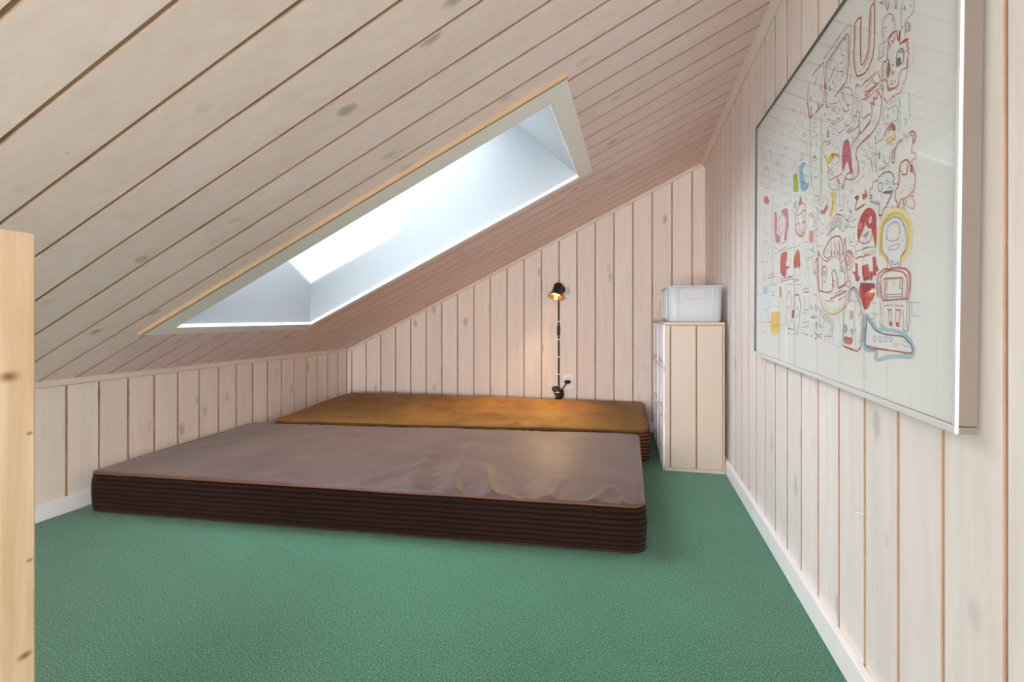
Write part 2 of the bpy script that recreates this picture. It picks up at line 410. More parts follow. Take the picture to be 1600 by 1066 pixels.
# lining: inner skins, 15 mm thick, near, far, foot (upright) and head (splayed)
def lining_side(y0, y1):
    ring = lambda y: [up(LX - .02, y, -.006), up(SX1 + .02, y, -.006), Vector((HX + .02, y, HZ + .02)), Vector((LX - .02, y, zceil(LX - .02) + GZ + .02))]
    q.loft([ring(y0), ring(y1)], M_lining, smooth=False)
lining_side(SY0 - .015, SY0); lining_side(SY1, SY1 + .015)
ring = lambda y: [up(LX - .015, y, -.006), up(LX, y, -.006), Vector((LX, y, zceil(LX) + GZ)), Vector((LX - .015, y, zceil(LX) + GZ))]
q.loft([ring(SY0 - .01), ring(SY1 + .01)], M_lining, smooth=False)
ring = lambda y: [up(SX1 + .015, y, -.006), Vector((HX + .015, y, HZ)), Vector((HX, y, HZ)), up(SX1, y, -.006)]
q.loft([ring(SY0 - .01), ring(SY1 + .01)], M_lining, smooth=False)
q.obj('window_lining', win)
# casing boards flat on the ceiling around the opening, mitred
q = MB()
OX0_, OX1_, OY0_, OY1_ = -1.268, -0.1385, 1.008, 1.679
def slabq(pts, o0, o1, m):
    q.hexa([cp(x, y, o0) for x, y in pts] + [cp(x, y, o1) for x, y in pts], m)
inn = [(SX0, SY0), (SX1, SY0), (SX1, SY1), (SX0, SY1)]; out_ = [(OX0_, OY0_), (OX1_, OY0_), (OX1_, OY1_), (OX0_, OY1_)]
for k in range(4):
    k2 = (k + 1) % 4
    slabq([out_[k], out_[k2], inn[k2], inn[k]], -.009, .001, M_casing)
o = q.obj('window_casing', win, bevel=.0012)
q = MB()   # raw edge bead along the near casing board
slabq([(OX0_ - .004, OY0_ - .006), (OX1_ + .002, OY0_ - .006), (OX1_ + .002, OY0_ + .0005), (OX0_ - .004, OY0_ + .0005)], -.0095, .0, M_bead)
q.obj('edge_bead', win)
q = MB()   # bright lip inside the opening
w_ = .005
li = [(SX0 + w_, SY0 + w_), (SX1 - w_, SY0 + w_), (SX1 - w_, SY1 - w_), (SX0 + w_, SY1 - w_)]
for k in range(4):
    k2 = (k + 1) % 4
    slabq([inn[k], inn[k2], li[k2], li[k]], -.0085, .002, M_white)
q.obj('lining_lip', win)
# sash frame and glass above the lining
q = MB()
FW = .03
def sash(x0, x1, y0, y1):
    q.hexa([up(x0, y0, GZ - .012), up(x1, y0, GZ - .012), up(x1, y1, GZ - .012), up(x0, y1, GZ - .012)] + [up(x0, y0, GZ + .05), up(x1, y0, GZ + .05), up(x1, y1, GZ + .05), up(x0, y1, GZ + .05)], M_white)
GX0, GX1, GY0, GY1 = LX + .02, -0.533, SY0 + .045, SY1 - .02
sash(LX - .03, GX0, SY0 - .03, SY1 + .03); sash(GX1, HX + .04, SY0 - .03, SY1 + .03)
sash(GX0, GX1, SY0 - .03, GY0); sash(GX0, GX1, GY1, SY1 + .03)
q.obj('window_sash', win)
q = MB(); q.add([up(GX0, GY0, GZ + .02), up(GX1, GY0, GZ + .02), up(GX1, GY1, GZ + .02), up(GX0, GY1, GZ + .02)], [(0, 1, 2, 3)], M_pane)
q.obj('window_pane', win)

# ------------------------------------------------------------------ mattresses
def smooth01(t): t = max(0.0, min(1.0, t)); return t * t * (3 - 2 * t)
def mattress(name, label, corners, ztop, zbot, m_top, m_side, m_pipe, bumps, seed, er=.011, ed=.004, ew=.0011):
    FL, FR, BR, BL = [Vector((c[0], c[1])) for c in corners]
    root = empty(name, ((FL.x + BR.x) / 2, (FL.y + BR.y) / 2, zbot), label, 'mattress', 'the two low mattresses on the green carpet')
    NX, NY, R = 150, 84, 0.035
    LXm, LYm = (FR - FL).length, (BR - FR).length
    def bil(s, t): return (FL * (1 - s) + FR * s) * (1 - t) + (BL * (1 - s) + BR * s) * t
    def plan(s, t):
        a, b = min(s, 1 - s) * LXm, min(t, 1 - t) * LYm
        if a < R and b < R:
            p, r = (R - a) / R, (R - b) / R
            p2, r2 = p * math.sqrt(1 - r * r / 2), r * math.sqrt(1 - p * p / 2)
            a, b = R - R * p2, R - R * r2
            s = a / LXm if s < .5 else 1 - a / LXm; t = b / LYm if t < .5 else 1 - b / LYm
        return bil(s, t), min(min(s, 1 - s) * LXm, min(t, 1 - t) * LYm)
    def spaced(n):      # denser near the edges
        return [0.5 - 0.5 * math.copysign(abs(math.cos(math.pi * i / n)) ** 0.8, math.cos(math.pi * i / n)) for i in range(n + 1)]
    S, T_ = spaced(NX), spaced(NY)
    q = MB(); vs = []
    edge_wave = lambda p: 0.0022 * noise.noise(Vector((p.x * 5, p.y * 5, seed)))
    def rim(p): return ztop(p.x, p.y) + edge_wave(p) - ed
    for t in T_:
        for s in S:
            p, _ = plan(s, t)
            e = min(min(s, 1 - s) * LXm, min(t, 1 - t) * LYm)
            z = ztop(p.x, p.y) + edge_wave(p)
            if e < er: z -= ed * (1 - math.sqrt(max(0, 1 - (1 - e / er) ** 2)))
            fade = smooth01(e / 0.02)
            z += fade * (0.003 * noise.noise(Vector((p.x * 4, p.y * 4, seed + 3))) + bumps(p.x, p.y))
            z += ew * smooth01(e / .004) * (1 - smooth01(e / .05)) * math.sin(p.x * 330 + 3 * math.sin(p.x * 40))
            vs.append((p.x, p.y, z))
    fs = [(j * (NX + 1) + i, j * (NX + 1) + i + 1, (j + 1) * (NX + 1) + i + 1, (j + 1) * (NX + 1) + i) for j in range(NY) for i in range(NX)]
    q.add(vs, fs, m_top, True); q.obj('top_cover', root)
    # outline, counter clockwise
    idx = [(s, 0.0) for s in S[:-1]] + [(1.0, t) for t in T_[:-1]] + [(s, 1.0) for s in reversed(S[1:])] + [(0.0, t) for t in reversed(T_[1:])]
    loop = [plan(s, t)[0] for s, t in idx]
    n = len(loop); rings = []
    cen = (FL + FR + BR + BL) / 4
    for k in range(13):
        h = k / 12; ring = []
        for i, p in enumerate(loop):
            d = loop[(i + 1) % n] - loop[i - 1]; nv = Vector((d.y, -d.x)).normalized()
            bul = 0.007 * math.sin(math.pi * h) ** 0.7 if 0 < h < 1 else 0
            bul += 0.0025 * noise.noise(Vector((p.x * 6, p.y * 6, seed + h * 2))) * math.sin(math.pi * h)
            z = zbot + (rim(p) - zbot) * h
            ring.append(Vector((p.x + nv.x * (bul - .0015), p.y + nv.y * (bul - .0015), z)))
        rings.append(ring)
    q = MB(); q.loft(rings, m_side, cap=False); q.add(rings[0], [tuple(reversed(range(n)))], m_side); q.obj('side_band', root)
    q = MB(); q.tube([Vector((p.x, p.y, rim(p) - .0005)) for p in loop], 0.0022, m_pipe, n=6, closed=True)
    q.obj('piping', root)
    q = MB(); q.tube([Vector((p.x, p.y, zbot + 0.0035)) for p in loop], 0.0026, M_pipe_low, n=6, closed=True)
    q.obj('piping', root)
    return root
def ridge(x, y, x0, y0, x1, y1, w, h):
    dx, dy = x1 - x0, y1 - y0; L2 = dx * dx + dy * dy
    t = ((x - x0) * dx + (y - y0) * dy) / L2
    tc = max(0, min(1, t)); px, py = x0 + dx * tc - x, y0 + dy * tc - y
    d = math.sqrt(px * px + py * py); ww = w * (0.55 + 0.9 * abs(0.5 - tc))
    return 1.6 * h * math.exp(-(d / (ww * .85)) ** 2) * (1 - 0.5 * tc)
R1 = [(-.335, 1.125, -.43, 1.36, .022, .0085), (-.445, 1.14, -.53, 1.56, .030, .007), (-.56, 1.15, -.62, 1.42, .024, .0055), (-.70, 1.13, -.60, 1.34, .02, .004),
      (-.20, 1.135, -.19, 1.30, .018, .0045), (-.10, 1.14, -.06, 1.26, .016, .004), (-.40, 1.12, -.48, 1.33, .014, -.004), (-.27, 1.13, -.33, 1.30, .016, -.004),
      (-.50, 1.13, -.575, 1.40, .014, -.0045), (-.30, 1.12, -.22, 1.36, .022, .003), (-.82, 1.42, -.74, 1.47, .03, .003), (-.02, 1.15, -.04, 1.24, .01, .003)]
def bumps1(x, y):
    z = sum(ridge(x, y, *r) for r in R1)
    z += 0.0012 * noise.noise(Vector((x * 14, y * 9, 2.2)))
    return z
TUFT = [(-.854, 2.20), (-.615, 2.25), (-.381, 2.29), (-1.069, 2.06), (-.604, 2.11), (-.38, 2.137), (-1.30, 2.10), (-.84, 2.03), (-1.10, 2.24), (-.16, 2.28), (-.16, 2.14)]
R2 = [(-.52, 1.93, -.40, 2.02, .02, .005), (-.45, 1.86, -.36, 1.97, .016, .005), (-.40, 1.92, -.30, 2.06, .014, .004), (-.58, 2.00, -.46, 1.98, .015, .004), (-.46, 1.80, -.44, 1.92, .012, .004),
      (-.36, 1.85, -.28, 1.93, .014, .004), (-.30, 1.98, -.12, 2.03, .014, .0035), (-.85, 1.98, -.6, 2.02, .018, .003), (-.30, 2.05, -.1, 2.10, .014, -.0035), (-.55, 1.87, -.52, 1.97, .013, -.003)]
def bumps2(x, y):
    z = sum(ridge(x, y, *r) for r in R2)
    for a, b in TUFT[:9]:
        d2 = ((x - a) ** 2 + ((y - b) * 1.0) ** 2)
        z -= 0.014 * math.exp(-d2 / .00030) + 0.007 * math.exp(-d2 / .0026)
    z += 0.0016 * noise.noise(Vector((x * 10, y * 12, 5.2)))
    return z
mattress('mattress', 'dark brown mattress with smooth mauve brown top, nearest on the green carpet',
         [(-1.495, 1.036), (0.026, 1.158), (0.018, 1.876), (-1.532, 1.682)],
         lambda x, y: H - .4345, 0.002, M_top1, M_cord1, M_pipe, bumps1, 1.0)
mattress('mattress', 'tan brown tufted mattress lying against the back wall under the lamp',
         [(-1.458, 1.712), (0.058, 1.912), (0.046, 2.403), (-1.480, 2.330)],
         lambda x, y: H - .4215 + .020 * smooth01((y - 1.78 - .1 * (x + .7)) / .55), 0.002, M_top2, M_cord2, M_pipe2, bumps2, 9.0, .032, .011, .0004)

# ------------------------------------------------------------------ low bookcase along the right wall
sh = empty('bookcase', (0.105, 1.82, 0), 'low cream bookcase with open white compartments standing against the right wall', 'bookcase')
TR = Matrix.Translation((0.108, 1.822, 0)) @ Matrix.Rotation(math.radians(1.4), 4, 'Z')
SW, SL, SH_ = 0.200, 0.565, 0.521
q = MB()      # end panel facing the camera: boards between frame stiles
q.box(0, SW, 0, .014, 0, SH_, M_cream, TR)
def fillet_box(x0, x1, z0, z1, y0=-.004): q.box(x0, x1, y0, .0, z0, z1, M_cream, TR)
fillet_box(.0015, .0165, .014, SH_ - .002); fillet_box(.0215, .104, .014, SH_ - .003); fillet_box(.109, .1925, .014, SH_ - .003); fillet_box(.1945, .200, .006, SH_ - .002)
fillet_box(0, .2, .0, .0115, -.005)
q.obj('end_panel', sh, bevel=.0012)
q = MB(); q.box(.0162, .0218, -.0012, .0004, .012, SH_ - .003, M_cream2, TR); q.box(.1038, .1092, -.0012, .0004, .012, SH_ - .003, M_cream2, TR)
q.box(.192, .1948, -.0012, .0004, .012, SH_ - .003, M_cream2, TR)
q.obj('panel_joint', sh)
q = MB(); q.box(0, SW, SL - .014, SL, 0, SH_, M_white, TR); q.obj('end_panel', sh, bevel=.001)
q = MB(); q.box(-.006, SW + .0, -.008, SL + .004, SH_, SH_ + .010, M_cream, TR); q.obj('top_board', sh, bevel=.002)
q = MB(); q.box(SW - .008, SW - .002, .014, SL - .014, .01, SH_, M_white, TR); q.obj('back_panel', sh)
q = MB(); q.box(.0, SW - .008, .014, SL - .014, .0, .012, M_white, TR); q.obj('shelf', sh, bevel=.001)
for z in (.183, .358):
    q = MB(); q.box(.002, SW - .008, .014, SL - .014, z, z + .012, M_white, TR); q.obj('shelf', sh, bevel=.001)
q = MB(); q.box(.004, SW - .008, .30, .312, .012, SH_, M_white, TR); q.obj('divider', sh, bevel=.001)
q = MB()      # face frame on the open side
for a, b in ((0, .030), (SL - .030, SL), (.290, .322)): q.box(-.006, .0, a, b, .0, SH_, M_white, TR)
for z in (.0, .176, .351): q.box(-.0064, .0, 0, SL, z, z + .022, M_white, TR)
q.obj('face_frame', sh, bevel=.001)
for z, y in ((.36, .295), (.185, .02), (.185, .295), (.36, .02)):
    q = MB(); q.lathe([(0.0, .0), (.0022, .0), (.0022, .0012), (0, .0012)], TR @ Matrix.Translation((-.0066, y + .008, z + .006)) @ Matrix.Rotation(-math.pi / 2, 4, 'Y'), M_cream2, n=10)
    q.obj('screw_cap', sh)

# ------------------------------------------------------------------ translucent plastic crate on the bookcase
CZ = SH_ + .0105
cr = empty('plastic_crate', (0.21, 1.99, CZ), 'milky translucent plastic crate with a handle slot on top of the cream bookcase', 'crate')
TCR = TR @ Matrix.Translation((0.012, 0.012, CZ))
CW, CL, CHH = .186, .30, .128
def crate_ring(off, z, r=.022, n=6, grow=0.0):
    x0, x1, y0, y1 = off - grow, CW - off + grow, off - grow, CL - off + grow
    pts = []
    for cx, cy, a0 in ((x1 - r, y0 + r, -90), (x1 - r, y1 - r, 0), (x0 + r, y1 - r, 90), (x0 + r, y0 + r, 180)):
        for k in range(n + 1):
            a = math.radians(a0 + 90 * k / n); pts.append(TCR @ Vector((cx + r * math.cos(a), cy + r * math.sin(a), z)))
    return pts
q = MB()
outer = [crate_ring(.007, 0), crate_ring(.004, .004), crate_ring(.0, CHH)]
inner = [crate_ring(.0025, CHH, .02), crate_ring(.0065, .006, .02)]
q.loft(outer + inner, M_crate, cap=False)
q.add(inner[-1], [tuple(range(len(inner[-1])))], M_crate); q.add(outer[0], [tuple(reversed(range(len(outer[0]))))], M_crate)
q.obj('crate_body', cr)
q = MB(); rr = crate_ring(-.001, CHH - .001, .023)
q.tube(rr, .0028, M_crate, n=6, closed=True); q.obj('rim', cr)
for x in (.030, .150):
    q = MB(); q.box(x, x + .0035, -.003, .006, .012, CHH - .004, M_crate, TCR); q.obj('rib', cr, bevel=.0008)
for y in (.06, .15, .24):
    q = MB(); q.box(-.003, .004, y, y + .003, .012, CHH - .004, M_crate, TCR); q.obj('rib', cr, bevel=.0008)
q = MB(); hx0, hx1, hz0, hz1 = .052, .118, CHH - .040, CHH - .020
q.box(hx0, hx1, -.0022, .0005, hz1, hz1 + .003, M_crate, TCR); q.box(hx0, hx1, -.0022, .0005, hz0 - .003, hz0, M_crate, TCR)
q.box(hx0 - .003, hx0, -.0022, .0005, hz0 - .003, hz1 + .003, M_crate, TCR); q.box(hx1, hx1 + .003, -.0022, .0005, hz0 - .003, hz1 + .003, M_crate, TCR)
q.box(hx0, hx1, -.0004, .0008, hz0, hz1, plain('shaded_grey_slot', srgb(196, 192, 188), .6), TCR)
q.obj('handle', cr)
q = MB(); q.box(hx0 + .004, hx0 + .022, .03, .05, .006, hz0 + .008, plain('brown_cardboard', srgb(150, 125, 100), .8), TCR)
tg = q.obj('cardboard_piece'); tag(tg, 'small brown piece of cardboard inside the translucent crate', 'cardboard')

# ------------------------------------------------------------------ wall reading lamp with cord
LP = Vector((-0.352, YB, H + 0.138))
lamp = empty('reading_lamp', LP, 'small black metal reading lamp mounted on the back wall, lit', 'lamp')
q = MB(); q.lathe([(0, 0), (.0205, 0), (.0205, .012), (.018, .016), (0, .016)], Matrix.Translation(LP) @ Matrix.Rotation(math.pi / 2, 4, 'X'), M_black)
q.obj('wall_plate', lamp)
aim = Vector((-.33, -.61, -1.0)).normalized()
HB = LP + Vector((-.012, -.038, .004))            # centre of the rear of the shade
q = MB(); q.tube([LP + Vector((0, -.014, 0)), HB + Vector((0, .0, -.005))], .006, M_black); q.obj('swivel_arm', lamp)
saim = Vector((-.20, -.46, -1.0)).normalized()
MQ = Matrix.Translation(HB) @ saim.to_track_quat('Z', 'Y').to_matrix().to_4x4() @ Matrix.Scale(1.14, 4)
q = MB()
prof = [(0, -.024), (.010, -.0235), (.0175, -.019), (.0205, -.012), (.0210, .0), (.0212, .014), (.0235, .024), (.0285, .033), (.0335, .040), (.0342, .042), (.0330, .042)]
q.lathe(prof, MQ, M_black, n=40)
q.obj('lamp_shade', lamp)
q = MB(); q.lathe([(.0330, .042), (.0275, .032), (.0222, .022), (.0195, .012), (.0, .006)], MQ, M_reflector, n=40); q.obj('reflector', lamp)
q = MB(); q.lathe([(0, .028), (.010, .0275), (.0165, .024), (.0185, .018), (.016, .012), (0, .008)], MQ, M_bulb, n=28); q.obj('bulb', lamp)
CX = -0.3655
def cord_pts():
    p = [LP + Vector((-.006, -.012, -.014)), Vector((CX, YB - .009, LP.z - .035)), Vector((CX, YB - .0075, H + .05)), Vector((CX, YB - .0075, H - .06)), Vector((CX, YB - .0075, H - .2)), Vector((CX, YB - .0075, H - .345))]
    out = []
    for a, b in zip(p[:-1], p[1:]):
        for k in range(8): out.append(a.lerp(b, k / 8))
    return out + [p[-1]]
q = MB(); q.tube(cord_pts(), .0036, M_cordm, n=10)
# coiled surplus tied up at the bottom
rnd = random.Random(3)
for j, (cx, cz, rx, rz) in enumerate(((-.378, H - .362, .017, .012), (-.372, H - .372, .014, .015), (-.362, H - .392, .017, .016), (-.358, H - .398, .015, .018), (-.354, H - .388, .013, .020))):
    pts = []
    for k in range(28):
        a = 2 * math.pi * k / 28
        pts.append(Vector((cx + rx * math.cos(a) + .003 * math.sin(2 * a + j), YB - .010 - .0045 * (j % 3) - .002 * math.cos(a * 2), cz + rz * math.sin(a + .3 * j))))
    q.tube(pts, .0046, M_cordm, n=8, closed=True)
PLG = Vector((-.3215, YB - .022, H - .325))
mid = [Vector((CX + .010, YB - .012, H - .385)), Vector((-.350, YB - .020, H - .366)), Vector((-.334, YB - .024, H - .343)), PLG + Vector((-.004, -.002, -.004))]
q.tube(mid, .0032, M_cordm, n=8)
q.obj('cord', lamp)
q = MB()
q.tube([Vector((CX, YB - .0095, H - .041 - t)) for t in (0, .004, .008, .016, .032, .042, .047, .052)], [.0042, .0062, .0078, .0078, .0078, .0078, .006, .004], M_black, n=14)
q.obj('inline_switch', lamp)
q = MB()
q.lathe([(0, 0), (.013, 0), (.0135, .008), (.009, .016), (.0, .017)], Matrix.Translation(Vector((-.3195, YB - .0085, H - .322))) @ Matrix.Diagonal((1.25, 1, .75, 1)) @ Matrix.Rotation(math.pi / 2, 4, 'X'), M_black, n=20)
q.obj('plug', lamp)
q = MB(); q.tube([Vector((-.379, YB - .020, H - .377)), Vector((-.368, YB - .023, H - .374)), Vector((-.358, YB - .018, H - .376))], .0028, M_plastic, n=8); q.obj('cable_tie', lamp)
ld = bpy.data.lights.new('lamp_light', 'SPOT'); ld.energy = 18.0; ld.color = (1.0, 0.65, 0.25); ld.spot_size = math.radians(97); ld.spot_blend = 0.9; ld.shadow_soft_size = 0.012
lo = bpy.data.objects.new('lamp_light', ld); C.objects.link(lo); lo.parent = lamp
lo.matrix_parent_inverse = Matrix.Translation(-LP); lo.location = HB + saim * 0.042; lo.rotation_euler = aim.to_track_quat('-Z', 'Y').to_euler()

for zz, lab in ((-.022, 'white cable clip on the lamp cord just above the inline switch'), (-.1125, 'white cable clip on the lamp cord just below the inline switch'),
                (-.2, 'white cable clip on the lamp cord, halfway between switch and socket height'), (-.286, 'lowest white cable clip on the lamp cord, level with the socket top')):
    q = MB(); q.box(CX - .0065, CX + .0065, YB - .0135, YB - .0005, H + zz - .0025, H + zz + .0025, M_plastic)
    tag(q.obj('cable_clip', bevel=.0008, loc=(CX, YB, H + zz)), lab, 'cable clip', 'white cable clips along the lamp cord')

so = empty('wall_socket', (-.3165, YB, H - .322), 'white single wall socket low on the back wall beside the lamp cord', 'socket')
q = MB(); q.box(-.3425, -.2895, YB - .0065, YB, H - .3605, H - .2835, M_plastic); q.obj('cover_plate', so, bevel=.002)
q = MB(); q.lathe([(.0205, 0), (.0205, .0012), (.0185, .0012), (.0185, .0)], Matrix.Translation(Vector((-.3165, YB - .0065, H - .3205))) @ Matrix.Rotation(math.pi / 2, 4, 'X'), plain('grey_socket_ring', srgb(200, 200, 198), .4), n=30)
q.obj('socket_ring', so)

# ------------------------------------------------------------------ nails in the right wall
q = MB(); ny, nz = (0.8060, 0.2641)
q.tube([Vector((XR + .002, ny, nz)), Vector((XR - .010, ny, nz + .001))], .0012, M_alu, n=8)
q.lathe([(0, 0), (.0028, 0), (.0028, .001), (0, .001)], Matrix.Translation((XR - .010, ny, nz + .001)) @ Matrix.Rotation(-math.pi / 2, 4, 'Y'), M_alu, n=12)
tag(q.obj('nail', loc=(XR, ny, nz)), 'small bright nail in the right wall boards below the framed drawing', 'nail')

# ------------------------------------------------------------------ pine post at the left
q = MB()
q.box(-.69, -.60, .276, .3675, 0, H + .0865, M_pine)
tag(q.obj('pine_post', bevel=.0022, seg=3), 'upright natural pine post rising from the carpet at the left edge', 'post')

# ------------------------------------------------------------------ framed drawing on the right wall
# local axes of the picture: a runs towards the camera (-y), b up; hung slightly crooked
XF = 0.300
A0 = Vector((0, 1.3645, H - .0955)); TILT = math.radians(1.25)
ea = Vector((0, -math.cos(TILT), -math.sin(TILT))); eb = Vector((0, -math.sin(TILT), math.cos(TILT)))
PW, PH = 0.807, 0.577
def pp(a, b, x): v = A0 + ea * a + eb * b; return Vector((x, v.y, v.z))
pic = empty('framed_drawing', pp(PW / 2, 0, XF + .01), 'large framed white sheet crowded with colourful doodled figures on the right wall', 'picture')
def pbox(q, a0, a1, b0, b1, x0, x1, m):
    q.hexa([pp(a0, b0, x0), pp(a1, b0, x0), pp(a1, b0, x1), pp(a0, b0, x1), pp(a0, b1, x0), pp(a1, b1, x0), pp(a1, b1, x1), pp(a0, b1, x1)], m)
FWD = .0075
FD = .0016
for a0, a1, b0, b1, mf in ((0, PW, 0, FWD, M_alu), (0, PW, PH - FD, PH, M_alu_shade_line), (0, FD, FWD, PH - FD, M_alu_shade_line), (PW - FWD + .002, PW, FWD, PH - FD, M_alu)):
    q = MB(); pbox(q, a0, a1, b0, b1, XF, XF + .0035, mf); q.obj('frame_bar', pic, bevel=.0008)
    q = MB(); pbox(q, a0 + .0004, a1 - .0004, b0 + .0004, b1 - .0004, XF + .0034, XF + .0185, M_alu_shade_side); o = q.obj('frame_side', pic, bevel=.0004); o['label'] = 'side of the frame, toned darker for its shade'
q = MB(); pbox(q, .004, PW - .004, .004, PH - .004, XF + .0062, XF + .009, M_board); q.obj('backing_board', pic)
q = MB(); q.add([pp(FD - .001, FWD - .002, XF + .0055), pp(PW - FWD + .003, FWD - .002, XF + .0055), pp(PW - FWD + .003, PH - FD + .001, XF + .0055), pp(FD - .001, PH - FD + .001, XF + .0055)], [(0, 1, 2, 3)], M_paper)
q.obj('drawing_sheet', pic)
q = MB(); q.add([pp(FD - .001, FWD - .002, XF + .0025), pp(PW - FWD + .003, FWD - .002, XF + .0025), pp(PW - FWD + .003, PH - FD + .001, XF + .0025), pp(FD - .001, PH - FD + .001, XF + .0025)], [(0, 1, 2, 3)], M_glass)
q.obj('picture_glass', pic)
# line drawing on the sheet: stroke or fill, ink colour, stroke width in 0.1 mm, then points in 0.1 mm over the sheet
INK = {'red': (196, 84, 88), 'redbrown': (184, 106, 94), 'redbrownf': (190, 96, 92), 'orange': (214, 138, 84), 'rust': (206, 112, 72), 'pink': (214, 150, 154), 'palepink': (226, 198, 198),
       'rose': (200, 120, 142), 'rose2': (202, 108, 126), 'salmon': (226, 158, 138), 'blue': (120, 156, 192), 'paleblue': (188, 214, 226), 'skyblue': (138, 188, 218), 'palefillblue': (168, 210, 226),
       'planeblue': (158, 200, 220), 'grey': (168, 164, 168), 'greyf': (176, 176, 178), 'dark': (122, 114, 118), 'darkf': (128, 108, 104), 'yellow': (240, 206, 74), 'goldf': (232, 190, 30), 'yellow2': (238, 222, 130),
       'paleyellow': (240, 230, 180), 'green': (158, 190, 128), 'palegreen': (206, 222, 172), 'lime': (178, 200, 66), 'lime2': (190, 208, 110), 'greenf': (150, 184, 140), 'tan': (206, 170, 132), 'lilac': (192, 190, 216),
       'indigo': (128, 120, 160), 'teal': (166, 206, 206), 'tealgrey': (140, 168, 174), 'slate': (92, 120, 134), 'bluegrey': (150, 170, 200), 'violetgrey': (176, 160, 180), 'white': (236, 234, 230)}
